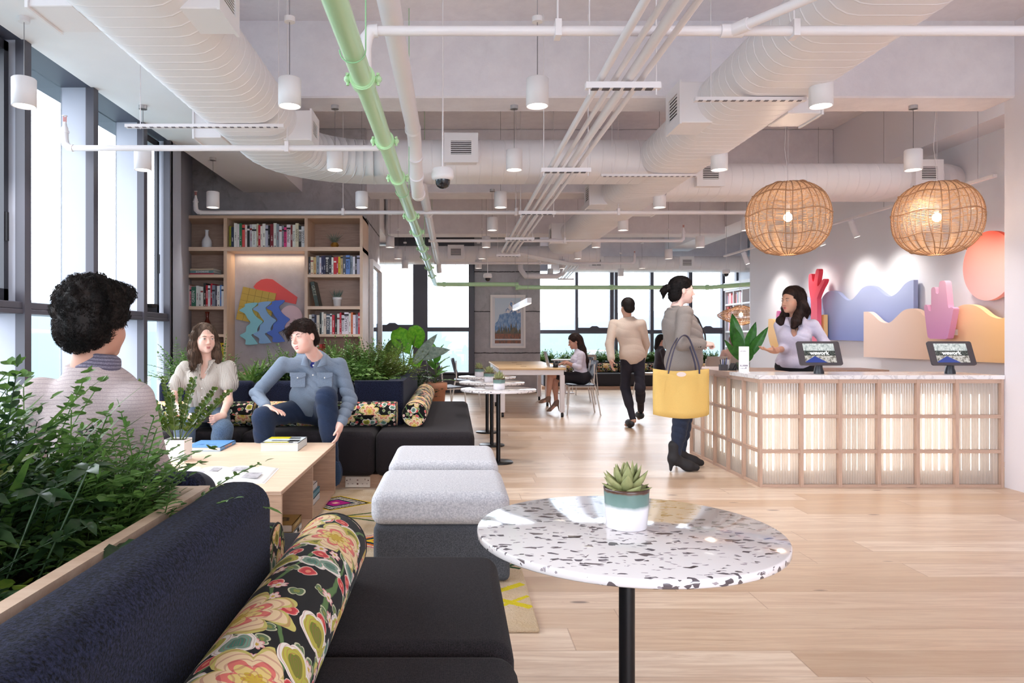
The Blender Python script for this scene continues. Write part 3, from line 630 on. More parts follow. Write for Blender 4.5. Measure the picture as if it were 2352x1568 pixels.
for y in (13.2, 15.8):
    m = MB().box(2.3, 2.66, y-.02, y+.02, CZ-.062, CZ-.03); rod(m, 2.32, y, CZ-.08, 3.9, .004); rod(m, 2.64, y, CZ-.08, 3.9, .004); m.build('trapeze_hanger', PIPEW, cb)
# slotted duct supports under the ducts
for (x0, x1, y, lab) in ((-2.25, xat(653, 4.9), 4.9, 'white slotted support rail under the duct by the windows'), (xat(1595, 4.35), xat(1850, 4.35), 4.35, 'white slotted support rail under the long overhead duct'), (xat(1380, 6.4), xat(1600, 6.4), 6.4, 'white slotted support rail under the long overhead duct behind the first beam')):
    z = 2.655; m = MB().box(x0, x1, y-.02, y+.02, z-.022, z)
    for k in range(int((x1-x0)/.05)): m.box(x0+.02+k*.05, x0+.045+k*.05, y-.0205, y, z-.024, z-.02, mi=1)
    rod(m, x0+.1, y, z-.03, 3.67, .003); rod(m, x1-.04, y, z-.03, 3.67, .003)
    tag(m.build('duct_support_rail', [PIPEW, M((120, 112, 116), .6)]), lab, 'support rail')
# thin wires dropping from the ceiling
# ------------------------------------------------------------------ cylinder pendants
LENS = emit((255, 244, 232), 6.0)
def make_pendant():
    t = thing('cylinder_pendant', 'x', 'ceiling light', (0, 0, 0)); r, hh = .066, .165
    MB().lathe([(0, hh), (r-.006, hh), (r, hh-.006), (r, 0), (r-.005, 0), (r-.005, .03)], seg=32).build('shade', M((238, 234, 236), .45), t)
    MB().lathe([(0, .014), (r-.006, .014)], seg=32).build('lens', LENS, t)
    return t
pend = make_pendant()
COLS = [-2.515, -.96, .49, 2.15, 3.72]; ROWS = [4.18, 5.78, 7.46, 9.06, 10.78, 12.36, 14.1, 15.9]
CN = ['window side', 'green pipe side', 'middle', 'overhead duct side', 'reception side']
RN = ['nearest', 'second', 'third', 'fourth', 'fifth', 'sixth', 'seventh', 'farthest']
skip = {(0, 4), (3, 0), (3, 1), (4, 0), (5, 0), (6, 0), (7, 0), (7, 1), (2, 4)}
first = True; WIRE = M((150, 146, 150), .5)
for j, Y in enumerate(ROWS):
    for i, X in enumerate(COLS):
        if (j, i) in skip: continue
        lab = 'white cylinder pendant light on the %s, in the %s row from the camera' % (CN[i], RN[j]); zt = 3.67 if Y < 5.5 else (3.07 if j in (1, 3) and X > -1.9 else 3.9)
        if X < -1.96: zt = 3.07
        zb = EYE+1.347
        if first: o = pend; o.location = (X, Y, zb); o['label'] = lab; first = False
        else: o = dup(pend, (X, Y, zb), lab)
        o['group'] = 'cylinder pendants under the ceiling'; o['_w'] = (X, Y, zb)
        MB().cyl((X, Y, zb+.165), (X, Y, zt), .0022, seg=6).build('cord', WIRE, o)
        MB().cyl((X, Y, zt-.03), (X, Y, zt), .032, seg=20).build('ceiling_rose', M((236, 232, 234), .5), o)
        if j < 5: light('pendant_lamp', 'SPOT', (X, Y, zb-.005), 38, (1, .97, .95), spot_size=R(105), spot_blend=.8, shadow_soft_size=.05)
# ------------------------------------------------------------------ wicker pendants
WICK = M((186, 142, 104), .6, var=.15, scale=30); WICKD = M((166, 124, 90), .6, var=.15, scale=30)
def wicker(loc, rx, rz, lab, n_mer=30, n_ring=84, lens=False, group='woven ball pendants above the counter'):
    t = thing('wicker_pendant', lab, 'pendant lamp', loc, group); c = Vector(loc)
    def prof(ph):
        if lens: return rx*abs(math.sin(ph))**1.0*(1 if True else 1), -rz*math.cos(ph)*1.0
        e = .80; sn, cs = math.sin(ph), -math.cos(ph)
        return rx*abs(sn)**e, rz*(abs(cs)**.9)*(1 if cs > 0 else -1)
    if lens:
        def prof(ph):
            u = ph/math.pi*2-1; return rx*(1-abs(u)**1.5), rz*u
    rng = random.Random(int(rx*1000)); m = MB()
    for k in range(n_ring):                                     # fine horizontal weave
        ph = R(14)+(R(166)-R(14))*k/(n_ring-1); r0, z0 = prof(ph); off = rng.random()
        pts = [(c.x+(r0+.0015*math.sin(t_*n_mer*2+k*3.14))*math.cos(t_*2*math.pi/48*2), 0, 0) for t_ in ()]
        pts = [c+Vector(((r0+.004*(1 if (a+k) % 2 else -1))*math.cos(a*2*math.pi/60), (r0+.004*(1 if (a+k) % 2 else -1))*math.sin(a*2*math.pi/60), z0)) for a in range(61)]
        m.tube(pts, .0019, 5, cap=False)
    m.build('weave', M((222, 184, 144), .6, var=.12, scale=25), t)
    m = MB()
    for k in range(n_mer):
        a = 2*math.pi*k/n_mer+rng.uniform(-.03, .03); tw = rng.uniform(-.06, .06)
        pts = []
        for i in range(19):
            ph = R(8)+(R(172)-R(8))*i/18; r0, z0 = prof(ph); aa = a+tw*math.sin(i*.5)
            pts.append(c+Vector((r0*math.cos(aa)*1.012, r0*math.sin(aa)*1.012, z0*1.01)))
        m.tube(pts, .0036, 6)
    for ph in (R(32), R(62), R(95), R(128), R(155)):
        r0, z0 = prof(ph); m.tube([c+Vector((r0*1.02*math.cos(a*math.pi/24), r0*1.02*math.sin(a*math.pi/24), z0+.012*math.sin(a*.7))) for a in range(49)], .0048, 6, cap=False)
    m.build('cane_ribs', WICKD, t)
    MB().ball(c+Vector((0, 0, .01)), .036, 16).build('bulb', emit((255, 226, 190), 30), t)
    MB().cyl(c+Vector((0, 0, .045)), c+Vector((0, 0, .12)), .016, seg=12).build('socket', M((236, 232, 230), .4), t)
    zt = 3.9; cm = MB().tube([c+Vector((0, 0, .1)), c+Vector((-.004, 0, rz+.1)), c+Vector((-.03, 0, rz+.3)), c+Vector((-.012, 0, rz+.6)), c+Vector((.01, 0, zt-c.z))], .0022, 6)
    cm.cyl(c+Vector((0, 0, rz)), (c.x, c.y, zt), .0014, seg=5); cm.build('cord', M((216, 212, 214), .5), t)
    light('wicker_bulb', 'POINT', c+Vector((0, 0, .01)), 30, (1, .76, .54), shadow_soft_size=.04)
    return t
wicker(at(1810, 502, 6.1), .335, .308, 'woven cane ball pendant over the counter corner above the receptionist')
wicker(at(2152, 502, 6.1), .335, .308, 'woven cane ball pendant over the counter nearer the white end wall')
wicker(at(1702, 724, 13.4), .42, .20, 'flattened lens shaped woven pendant in front of the far bookshelf', 30, 34, True, None)
# ------------------------------------------------------------------ cameras, track, linear lamp
def dome(px, py, Y, lab, zt, s=1.0):
    x, z = xat(px, Y), zat(py, Y); t = thing('security_camera', lab, 'security camera', (x, Y, z))
    MB().lathe([(.0, .09), (.062, .09), (.07, .082), (.076, .035), (.07, .02), (.05, .012), (.0, .012)], x, Y, z, 28).build('housing', M((238, 234, 236), .35), t)
    MB().lathe([(.0, -.045), (.02, -.042), (.038, -.03), (.047, -.012), (.05, .014)], x, Y, z, 24).build('smoked_dome', M((34, 32, 36), .08), t)
    MB().cyl((x, Y, z+.09), (x, Y, zt), .005, seg=8).build('drop_rod', PIPEW, t)
dome(1017, 418, 4.72, 'white dome security camera hanging on a rod beside the white drain pipe', 3.67)
dome(1120, 640, 12.3, 'small white dome security camera in front of the framed mountain picture column', 3.9)
dome(1668, 630, 14.0, 'small white dome security camera above the far bookshelf', 3.9)
tl = thing('track_light_rail', 'white track rail with spotlights along the art wall', 'track light', (4.7, 8, 2.6)); x_ = 4.7
MB().box(x_-.018, x_+.018, 6.2, 9.3, 2.585, 2.61).box(x_-.018, x_+.018, 10.0, 12.4, 2.585, 2.61).build('rail', PIPEW, tl)
m = MB()
for y in (6.4, 7.8, 9.2, 10.1, 12.3): m.cyl((x_, y, 2.6), (x_, y, 3.9), .002, seg=5)
m.each('suspension_wire', WIRE, tl)
for k, y in enumerate((6.55, 7.05, 8.42, 9.2, 10.3, 11.55)):
    a = Vector((x_, y, 2.585)); d = Vector((.30, -.12, -.95)).normalized(); b = a+Vector((.0, 0, -.06))
    m = MB().cyl(a, b, .012, seg=8).cyl(b-d*.04, b+d*.16, .036, seg=18); sp = m.build('spotlight', M((232, 230, 234), .4), tl)
    MB().cyl(b+d*.155, b+d*.1605, .030, seg=16).build('lens', emit((255, 238, 216), 5), sp)
    L = light('track_spot', 'SPOT', b+d*.17, 28, (1, .92, .85), spot_size=R(110), spot_blend=1.0, shadow_soft_size=.06)
    aim = Vector((5.27, y-.1, 1.35))-L.location; L.rotation_euler = aim.to_track_quat('-Z', 'Y').to_euler()
ll = thing('linear_pendant', 'slim white linear pendant bar hanging over the worktable', 'pendant lamp', (1.06, 11.3, 1.66))
MB().box(1.03, 1.09, 10.0, 12.5, 1.672, 1.745).build('housing', M((240, 238, 240), .4), ll)
MB().box(1.035, 1.085, 10.0, 12.5, 1.664, 1.672).build('diffuser', emit((255, 236, 206), 5), ll)
m = MB()
for y in (10.2, 12.3): m.cyl((1.06, y, 1.745), (1.06, y, 3.9), .0025, seg=5)
m.each('suspension_wire', WIRE, ll)

# ------------------------------------------------------------------ lounge: planter island and sofas
def cushion_box(name, x0, x1, y0, y1, z0, z1, mat, parent, b=.05, seg=5): return MB().box(x0, x1, y0, y1, z0, z1).build(name, mat, parent, bevel=b, seg=seg)
sf = thing('modular_sofa', 'long sofa with charcoal seats and navy backs around the planter in front of the bookcase', 'sofa', (-1.2, 6.3, 0))
MB().box(-2.55, .10, 5.68, 8.3, 0, .105).build('plinth', OAKD, sf)
for (a, b) in ((-2.6, -1.68), (-1.68, -.62)): cushion_box('seat', a+.004, b-.004, 5.60, 6.25, .10, .45, BLACKF, sf, .055)
MB().box(-.616, .165, 5.60, 8.35, .10, .45).build('seat', BLACKF, sf, bevel=.055, seg=5)
for (a, b) in ((-2.53, -1.72), (-1.715, -.86)): cushion_box('backrest', a, b, 6.10, 6.24, .44, .82, NAVY, sf, .045)
MB().prism([(-.855, 6.10), (-.43, 6.10), (-.43, 8.5), (-.57, 8.5), (-.57, 6.24), (-.855, 6.24)], 'z', .44, .82).build('backrest', NAVY, sf, bevel=.045, seg=4)
pl = thing('planter_box', 'oak planter box behind the navy sofa back, full of greenery', 'planter', (-1.5, 7, 0))
MB().box(-2.5, -.575, 6.25, 6.28, .1, .79).box(-2.5, -2.47, 6.25, 8.4, .1, .79).box(-.60, -.575, 6.25, 8.4, .1, .79).box(-2.5, -.575, 8.37, 8.4, .1, .79).each('planter_wall', OAK, pl)
MB().box(-2.47, -.60, 6.28, 8.37, .60, .72).build('soil', SOIL, pl)
sk = thing('floor_socket_plate', 'white double socket plate on the oak plinth below the charcoal sofa', 'socket', at(821, 1106, 5.67)); x0, x1 = xat(793, 5.67), xat(850, 5.67)
MB().box(x0, x1, 5.665, 5.68, zat(1119, 5.67), zat(1094, 5.67)).build('plate', M((238, 230, 222), .4), sk, bevel=.003)
m = MB(); w_ = x1-x0; z_ = zat(1106, 5.67)
for fx, fz, a, b in ((.07, .012, .004, .004), (.93, .012, .004, .004), (.5, .014, .006, .003), (.5, -.016, .006, .006), (.2, .02, .002, .006), (.8, .02, .002, .006), (.12, -.015, .005, .0015), (.3, -.015, .005, .0015), (.7, -.015, .005, .0015), (.88, -.015, .005, .0015)):
    m.box(x0+w_*fx-a, x0+w_*fx+a, 5.6635, 5.666, z_+fz-b, z_+fz+b)
m.each('socket_hole', M((90, 44, 44), .5), sk)
def bolster(p0, p1, r, lab, mat=FLORAL, seg=40):
    p0, p1 = Vector(p0), Vector(p1); t = thing('bolster_cushion', lab, 'bolster cushion', (p0+p1)/2); d = (p1-p0).normalized()
    MB().tube([p0, p0+d*.006, p0+d*.02]+[p0+(p1-p0)*k/8 for k in range(1, 8)]+[p1-d*.02, p1-d*.006, p1], [r*.955, r*.985, r]+[r*1.0]*7+[r, r*.985, r*.955], seg).build('cover', mat, t)
    m = MB()
    for q, s_ in ((p0, 1), (p1, -1)):
        a = d.cross(Vector((0, 0, 1))).normalized(); b = a.cross(d)
        m.tube([q+d*(s_*.004)+a*(math.cos(k*math.pi/20)*r*.985)+b*(math.sin(k*math.pi/20)*r*.985) for k in range(41)], .0035, 6, cap=False)
    m.each('piping', M((36, 34, 32), .8), t); return t
br = .104; bz = .45+br
bolster((-2.5, 5.995, bz), (-1.66, 5.995, bz), br, 'floral bolster on the far sofa behind the woman with the mug', FLORALS)
bolster((-1.64, 5.995, bz), (-.475, 5.995, bz), br, 'floral bolster on the far sofa behind the man in the blue shirt', FLORALS)
bolster((-.325, 5.92, bz), (-.325, 8.25, bz), br, 'floral bolster lying along the outer side of the far sofa beside the terracotta pot', FLORALS)
# near sofa
ns = thing('modular_sofa', 'charcoal seat modules with a navy back in the foreground', 'sofa', (-.2, 1, 0))
MB().box(-.60, .08, .3, 2.40, 0, .105).box(-1.95, -.6, 2.0, 2.70, 0, .105).each('plinth', OAKD, ns)
for (a, b) in ((.2, .95), (.955, 1.715), (1.72, 2.48)): cushion_box('seat', -.52, .15, a, b, .10, .45, BLACKF, ns, .055)
cushion_box('seat', -1.95, -.54, 2.0, 2.78, .10, .45, BLACKF, ns, .055)
MB().box(-.645, -.482, .1, 1.93, .30, .82).build('backrest', NAVY, ns, bevel=.065, seg=6)
MB().box(-1.95, -.70, 1.935, 2.06, .30, .82).build('backrest', NAVY, ns, bevel=.045, seg=5)
pn = thing('planter_box', 'oak planter box behind the foreground navy backrest', 'planter', (-1.2, 1.2, 0))
MB().box(-.685, -.655, .1, 1.92, .1, .80).box(-1.95, -.685, 1.885, 1.915, .1, .80).box(-1.95, -1.92, .1, 1.9, .1, .80).each('planter_wall', OAK, pn)
MB().box(-1.92, -.685, .1, 1.885, .55, .69).build('soil', SOIL, pn)
bolster((-.372, .55, bz), (-.372, 2.20, bz), br, 'large floral bolster on the foreground charcoal seat', FLORAL, 56)
bolster((-1.9, 2.165, bz-.018), (-.535, 2.165, bz-.018), br-.006, 'floral bolster behind the dark haired man, beyond the foreground back', FLORALS)
# ottomans
def ottoman(x0, x1, y0, y1, lab):
    t = thing('ottoman', lab, 'ottoman', ((x0+x1)/2, (y0+y1)/2, .02), 'felt ottomans beside the coffee table')
    MB().box(x0+.012, x1-.0, y0+.012, y1-.01, .02, .292).build('base', FELTD, t, bevel=.03, seg=4)
    n = 12; m = MB(); vs, fs = [], []
    MB().box(x0, x1, y0, y1, .288, .452).build('seat_cushion', FELT, t, bevel=.055, seg=6)
ottoman(-.400, .272, 3.42, 4.06, 'light grey felt ottoman on a dark base, the one nearer the round table')
ottoman(-.395, .272, 4.29, 4.96, 'light grey felt ottoman nearer the charcoal sofa')
rg = MB().box(-2.6, .349, 2.89, 5.53, .0, .018); tag(rg.build('area_rug', RUG, bevel=.006, seg=1), 'beige tufted rug with yellow and magenta diamonds under the coffee table', 'rug')
# coffee table
ct = thing('coffee_table', 'low pale oak coffee table with open shelves on its side', 'coffee table', (-1.6, 4.5, .02)); X0, X1, Y0, Y1 = -2.42, -.893, 3.70, 5.40
EDGE = M((196, 160, 138), .6)
MB().box(X0, X1, Y0, Y1, .376, .40).build('tabletop', OAK, ct, bevel=.002, seg=1)
m = MB()
for z in (.380, .387, .394): m.box(X1-.0005, X1+.0007, Y0, Y1, z-.0015, z+.0015).box(X0, X1, Y0-.0007, Y0+.0005, z-.0015, z+.0015)
m.build('plywood_edge', M((168, 132, 110), .7), ct)
MB().box(X0, X1, Y0+.004, Y0+.026, .02, .376).box(X0, X1, Y1-.026, Y1-.004, .02, .376).each('end_panel', OAKD, ct)
MB().box(X1-.45, X1-.004, 4.535, 4.557, .042, .376).build('divider', OAKD, ct)
MB().box(X0, X1-.003, Y0+.026, Y1-.026, .022, .043).build('shelf', OAKD, ct)
MB().box(X1-.47, X1-.45, Y0+.026, Y1-.026, .043, .376).build('back_panel', OAKD, ct)
# ------------------------------------------------------------------ round tables
def round_table(x, y, lab, Rt=.36, h=.702):
    t = thing('round_table', lab, 'table', (x, y, 0), 'terrazzo cafe tables')
    MB().lathe([(0, h-.021), (Rt-.003, h-.021), (Rt, h-.018), (Rt, h-.003), (Rt-.003, h), (0, h)], x, y, 0, 72).build('tabletop', TERR, t)
    MB().cyl((x, y, .01), (x, y, h-.021), .0205, seg=24).build('post', BLACKM, t)
    MB().lathe([(0, 0), (.139, 0), (.141, .003), (.141, .012), (.137, .015), (0, .016)], x, y, 0, 40).build('base', BLACKM, t)
    MB().lathe([(0, h-.033), (.075, h-.033), (.08, h-.021), (0, h-.021)], x, y, 0, 24).build('mounting_plate', BLACKM, t)
round_table(.449, 1.851, 'large round terrazzo table in the foreground with black post', .388)
round_table(.426, 6.81, 'round terrazzo table standing nearest the ottomans, front one of three in line')
round_table(.42, 7.87, 'round terrazzo table in the middle of the line of three')
round_table(.419, 8.945, 'round terrazzo table at the back of the line of three')
# succulents
def pot_mat():
    n = NT('dipped glaze'); g = n.n('SeparateXYZ', {0: n.coord()}).outputs[2]; nz = n.noise(n.coord(), 25, 3)
    z = n.math('ADD', g, n.math('MULTIPLY', n.math('SUBTRACT', nz, .5), .012))
    c = n.ramp(n.math('MULTIPLY', z, 10), (.0, lin((236, 232, 236))), (.52, lin((236, 232, 236))), (.64, lin((112, 138, 132))), (.93, lin((96, 122, 114))), (.97, lin((92, 58, 40))), (1.0, lin((70, 44, 34))))
    return n.fin(c, .25)
POT = pot_mat(); SUCC = leafmat((168, 166, 116), (126, 136, 84), .55, .1); SUCP = leafmat((186, 178, 140), (150, 140, 96), .6, .1)
def fat_leaf(mb, base, d, up, L, w, th, n=7):
    d = Vector(d).normalized(); s_ = d.cross(Vector(up)).normalized(); u = s_.cross(d).normalized(); rings = []
    for i in range(n+1):
        t = i/n; k = math.sin(math.pi*min(1, .12+.88*t)**.8)*(1-.15*t) if t < 1 else 0; k = max(k, 0.0)
        c = Vector(base)+d*(L*t)+u*(L*.16*t*t); rings.append([c+s_*(w*k*math.cos(a*math.pi/4))+u*(th*k*math.sin(a*math.pi/4)*(1 if a > 4 else .55)) for a in range(8)])
    vs = [p for r_ in rings for p in r_]
    mb.add(vs, [(i*8+k, i*8+(k+1) % 8, (i+1)*8+(k+1) % 8, (i+1)*8+k) for i in range(n) for k in range(8)], True)
def succulent(loc, lab, s=1.0, seed=1):
    x, y, z = loc; t = thing('potted_succulent', lab, 'potted plant', loc, 'succulents in dipped pots on the round tables'); rng = random.Random(seed)
    MB().lathe([(0, 0), (.050, 0), (.053, .003), (.0585, .098), (.0595, .104), (.0575, .105), (.055, .10), (.054, .085), (0, .085)], x, y, z, 40).build('pot', POT, t)
    m = MB()
    for tier, (n_, el, L, w, zz) in enumerate(((7, 12, .064, .018, .092), (7, 36, .072, .018, .098), (6, 58, .070, .016, .106), (4, 78, .058, .014, .115))):
        for k in range(n_):
            a = 2*math.pi*(k+.5*tier)/n_+rng.uniform(-.15, .15)+.4; e = R(el+rng.uniform(-7, 7)); d = Vector((math.cos(a)*math.cos(e), math.sin(a)*math.cos(e), math.sin(e)))
            fat_leaf(m, Vector((x, y, z+zz))+Vector((math.cos(a), math.sin(a), 0))*.008, d, (0, 0, 1), L*rng.uniform(.85, 1.15), w, w*.62)
    m.build('rosette', SUCC, t); return t
succulent((.452, 1.868, .7025), 'succulent in a green dipped white pot on the foreground round table', seed=4)
succulent((.429, 6.74, .7025), 'succulent in a dipped pot on the front table of the line of three', seed=5)
succulent((.392, 7.87, .7025), 'succulent in a dipped pot on the middle table of the line of three', seed=6)
succulent((.32, 8.94, .7025), 'succulent in a dipped pot on the back table of the line of three', seed=7)
# ------------------------------------------------------------------ books
def bookmat(c): return M(c, .45)
PAGE = M((234, 228, 218), .9)
INKB = M((24, 22, 26), .6); INKW = M((240, 238, 236), .6)
def book_up(x0, w, yf, d, z0, h, col, lab, group, rng, txt=None, tcol=None, band=None):
    """a book standing upright with its spine towards the camera"""
    m = MB().box(x0+.0006, x0+w-.0006, yf, yf+d, z0, z0+h).box(x0+.003, x0+w-.003, yf+.006, yf+d+.001, z0+.003, z0+h+.0006, mi=1)
    dark = sum(col) < 330; b = rng.random()
    if band or b < .35:
        q = z0+h*rng.uniform(.68, .86); m.box(x0+.0004, x0+w-.0004, yf-.0006, yf+.001, q, q+h*.08, mi=2)
    if b > .2 and not txt:                                     # spine print as small bars
        zc = z0+h*rng.uniform(.25, .4); hh = h*rng.uniform(.2, .4); k = int(hh/.007)
        for i in range(k):
            if rng.random() < .85: m.box(x0+w*.34, x0+w*rng.uniform(.6, .7), yf-.0007, yf+.001, zc+i*.007, zc+i*.007+.0045, mi=2)
        if rng.random() < .6: m.box(x0+w*.3, x0+w*.7, yf-.0007, yf+.001, z0+.008, z0+.02, mi=2)
    o = m.build('book', [bookmat(col), PAGE, INKW if dark else M(rng.choice([(40, 38, 44), (60, 60, 70), (150, 60, 60), (40, 38, 44)]), .6)])
    tag(o, lab, 'book', group)
    if txt:
        rot = Matrix.Rotation(math.pi/2, 3, 'Y') @ FRONT if True else FRONT
        rot = Matrix.Rotation(-math.pi/2, 3, 'Y') @ FRONT
        text_mesh(txt, min(w*.9, h*.80/len(txt)*1.6), (x0+w/2, yf-.0008, z0+h*.5), rot, tcol or (INKW if dark else INKB), o)
    return o
CNAME = [((236, 234, 232), 'white'), ((228, 216, 190), 'cream'), ((40, 38, 42), 'black'), ((38, 44, 78), 'navy'), ((200, 34, 52), 'red'), ((226, 90, 84), 'coral'), ((226, 56, 140), 'magenta'), ((130, 30, 44), 'dark red'),
         ((60, 120, 90), 'green'), ((150, 146, 40), 'olive'), ((140, 148, 160), 'grey'), ((90, 136, 200), 'blue'), ((196, 170, 120), 'tan'), ((226, 190, 40), 'yellow'), ((196, 190, 206), 'lavender'), ((74, 78, 90), 'slate'), ((226, 150, 160), 'pink'), ((220, 120, 60), 'orange')]
CD = {n_: c for c, n_ in CNAME}
ORD = 'first second third fourth fifth sixth seventh eighth ninth tenth eleventh twelfth thirteenth fourteenth fifteenth sixteenth seventeenth eighteenth nineteenth twentieth twenty-first twenty-second twenty-third twenty-fourth twenty-fifth twenty-sixth twenty-seventh twenty-eighth twenty-ninth thirtieth'.split()
def shelf_row(spec, x0, x1, yf, z0, hmax, d, where, group, seed):
    """spec: words 'colour[:h][:TEXT]' from left to right; h scales height"""
    rng = random.Random(seed); items = [s_.split(':') for s_ in spec.split()]; ws = [rng.uniform(.7, 1.3)*(1.5 if len(it) > 2 else 1) for it in items]
    tot = sum(ws); x = x0
    for i, it in enumerate(items):
        w = (x1-x0)*ws[i]/tot; hh = hmax*(float(it[1]) if len(it) > 1 and it[1] else rng.uniform(.84, .93)); txt = it[2].replace('_', ' ') if len(it) > 2 else None
        c = CD[it[0].replace('_', ' ')]; c = tuple(int(max(0, min(255, v+rng.uniform(-7, 7)))) for v in c)
        book_up(x, w, yf+rng.uniform(0, .03), d*rng.uniform(.85, 1), z0, hh, c, '%s book, %s from the left on %s' % (it[0].replace('_', ' '), ORD[i], where), group, rng, txt)
        x += w
def book_flat(cx, cy, z, w, d, h, rot, col, lab, name='book', group=None, spine='x+', cover=None):
    t = thing(name, lab, 'book', (cx, cy, z), group); Mx = Matrix.Translation((cx, cy, z)) @ Matrix.Rotation(rot, 4, 'Z')
    MB().box(-w/2, w/2, -d/2, d/2, h-.003, h, M=Mx).box(-w/2, w/2, -d/2, d/2, 0, .003, M=Mx).box(*({'x+': (w/2-.003, w/2, -d/2, d/2), 'x-': (-w/2, -w/2+.003, -d/2, d/2), 'y-': (-w/2, w/2, -d/2, -d/2+.003)}[spine]), 0, h, M=Mx).build('cover', bookmat(col), t)
    MB().box(-w/2+.003, w/2-.003, -d/2+.004, d/2-.004, .003, h-.003, M=Mx).build('pages', PAGE, t)
    return t, Mx
# ------------------------------------------------------------------ bookcase
BY, BD = 8.65, .58
bc = thing('bookcase', 'tall oak bookcase with a central niche against the concrete column', 'bookcase', (-2.3, BY, 0))
bx = lambda p: xat(p, BY); bzz = lambda p: zat(p, BY)
vx = [(388, 393.7), (513.6, 521), (699.5, 706.5), (826.5, 833)]; zt = bzz(494.5)
for a, b in vx: MB().box(bx(a), bx(b), BY, BY+BD, 0, zt).build('upright', OAKZ, bc)
MB().box(bx(388), bx(833), BY-.003, BY+BD, bzz(501), zt).build('top', OAK, bc)
MB().box(bx(388), bx(833), BY-.002, BY+BD, bzz(576), bzz(567)).build('shelf', OAK, bc)
SL = [(630, 637), (703, 710.5), (767, 773.5), (836, 843)]; SRr = [(629.5, 636.5), (703, 710), (767, 773), (836, 843)]
for a, b in SL: MB().box(bx(393.7), bx(513.6), BY, BY+BD, bzz(b), bzz(a)).build('shelf', OAK, bc)
for a, b in SRr: MB().box(bx(706.5), bx(826.5), BY, BY+BD, bzz(b), bzz(a)).build('shelf', OAK, bc)
MB().box(bx(388), bx(521), BY+BD-.12, BY+BD-.1, 0, zt).box(bx(521), bx(699.5), BY+BD-.12, BY+BD-.1, bzz(570), zt).box(bx(699.5), bx(833), BY+BD-.12, BY+BD-.1, 0, zt).build('back_panel', OAKB, bc)
MB().box(bx(521), bx(699.5), BY+.32, BY+.34, 0, bzz(576)).build('niche_panel', CONCN, bc)
light('niche_strip', 'AREA', (bx(610), BY+.25, bzz(577)-.01), 1.3, (1, .78, .52), shape='RECTANGLE', size=.85, size_y=.03)
DB = .28
shelf_row('olive:.84 navy:.80 white:.96 white:.93 green:.95 coral:.9 white:.9 black:.86 lavender:.92 white::ROW_WITH_A_VIEW cream:.95 red:.88 white:.84 white:.94 lavender:.88 black:.86 dark_red:.93 white:.97 grey:.92 white:.84 grey:.87 magenta:.8:BIG_BOOK white:.91:PREMIER dark_red:.88 white:.9:PRIVATE cream:.96:CONRAN black:.86:GARDEN white:.84:CHANEL', bx(524), bx(699), BY+.02, bzz(567), .305, DB, 'the top middle shelf', 'books on the top middle shelf', 11)
shelf_row('grey:.94 black:.88 navy:.8:CANADA white:.95 orange:.93 white:.87:DESIGN_80 pink:.83 green:.8:GREEN white:.85 white:.82 white:.80 black:.96 red:.87 white:.86 red:.94 grey:.87 slate:.84 white:.85 blue:.88 white:.83', bx(396), bx(513), BY+.02, bzz(703), .295, DB, 'the third shelf of the window side column', 'books on the third shelf of the window side column', 12)
shelf_row('black:.86 cream:.86 tan:.85 grey:.92 white:.83 navy:.9 navy:.92 black:.93:ASSOULINE black:.93 white:.83 red:.84 red:.86 yellow:.86 tan:.92 slate:.90 blue:.93:DIOR grey:.91:PARIS white:.87 black:.92 lavender:.92', bx(707), bx(826), BY+.02, bzz(629.5), .25, DB, 'the second shelf beside the column edge', 'books on the second shelf beside the column edge', 13)
shelf_row('white:.86:TINSMITH grey:.88 navy:.85 cream:.84 black:.95 white:.97 cream:.90 slate:.88:MONO white:.90 red:.85 black:.84 white:.9 red:.95 white:.84:ASSOULINE white:.96:VERSACE white:.92 orange:.96 white:.85 grey:.87 red:.95', bx(708), bx(826), BY+.02, bzz(767), .275, DB, 'the fourth shelf beside the column edge', 'books on the fourth shelf beside the column edge', 14)
shelf_row('white:.85 navy:.95 red:.9 lavender:.88 black:.96 navy:.9 black:.94', bx(398), bx(448), BY+.02, bzz(836), .28, DB, 'the lowest visible shelf behind the woman', 'books low behind the woman', 15)
shelf_row('black:.95 yellow:.92 yellow:.92', bx(496), bx(513), BY+.02, bzz(836), .28, DB, 'the lowest visible shelf, right of the woman', 'books low right of the woman', 16)
shelf_row('yellow:.85 red:.92 white:.9 red:.94:PARIS red:.93', bx(707), bx(738), BY+.02, bzz(836), .26, DB, 'the lowest visible shelf above the blue shirt', 'books low above the blue shirt', 17)
# stack of three flat books
z = bzz(630); yb = BY+.2; xs_ = bx(458)
for k, (c, h_, lab, tx) in enumerate((((214, 84, 100), .026, 'coral red book lying at the bottom of the stack of three on the bookcase', None), ((120, 160, 160), .031, 'teal patterned book lying in the middle of the stack of three', 'BOHEMIANS'), ((206, 190, 164), .026, 'beige book lying on top of the stack of three on the bookcase', None))):
    t, Mx = book_flat(xs_+(.0 if k else -.004), yb+.03, z, .30, .24, h_, R(-6 if k else -3), c, lab, group='stack of flat books on the bookcase', spine='y-')
    if tx: text_mesh(tx, .030, Mx @ Vector((.01, -.1215, h_/2)), Matrix.Rotation(R(-6), 3, 'Z') @ FRONT, INKW, t, bold=.0005)
    z += h_
# leaning book
t = thing('book', 'dark green illustrated book leaning against the side of the fourth shelf cell', 'book', (bx(722), BY+.05, bzz(703)))
Mx = Matrix.Translation((bx(731), BY+.05, bzz(703)+.002)) @ Matrix.Rotation(R(-12), 4, 'Y')
MB().box(-.045, 0, 0, .24, 0, .31, M=Mx).build('cover', M((52, 66, 58), .4, var=.6, scale=40), t)
text_mesh('GRTZ', .05, Mx @ Vector((-.022, -.001, .20)), Matrix.Rotation(R(-12), 3, 'Y') @ Matrix.Rotation(math.pi/2, 3, 'Y') @ FRONT, M((170, 170, 150), .6), t)
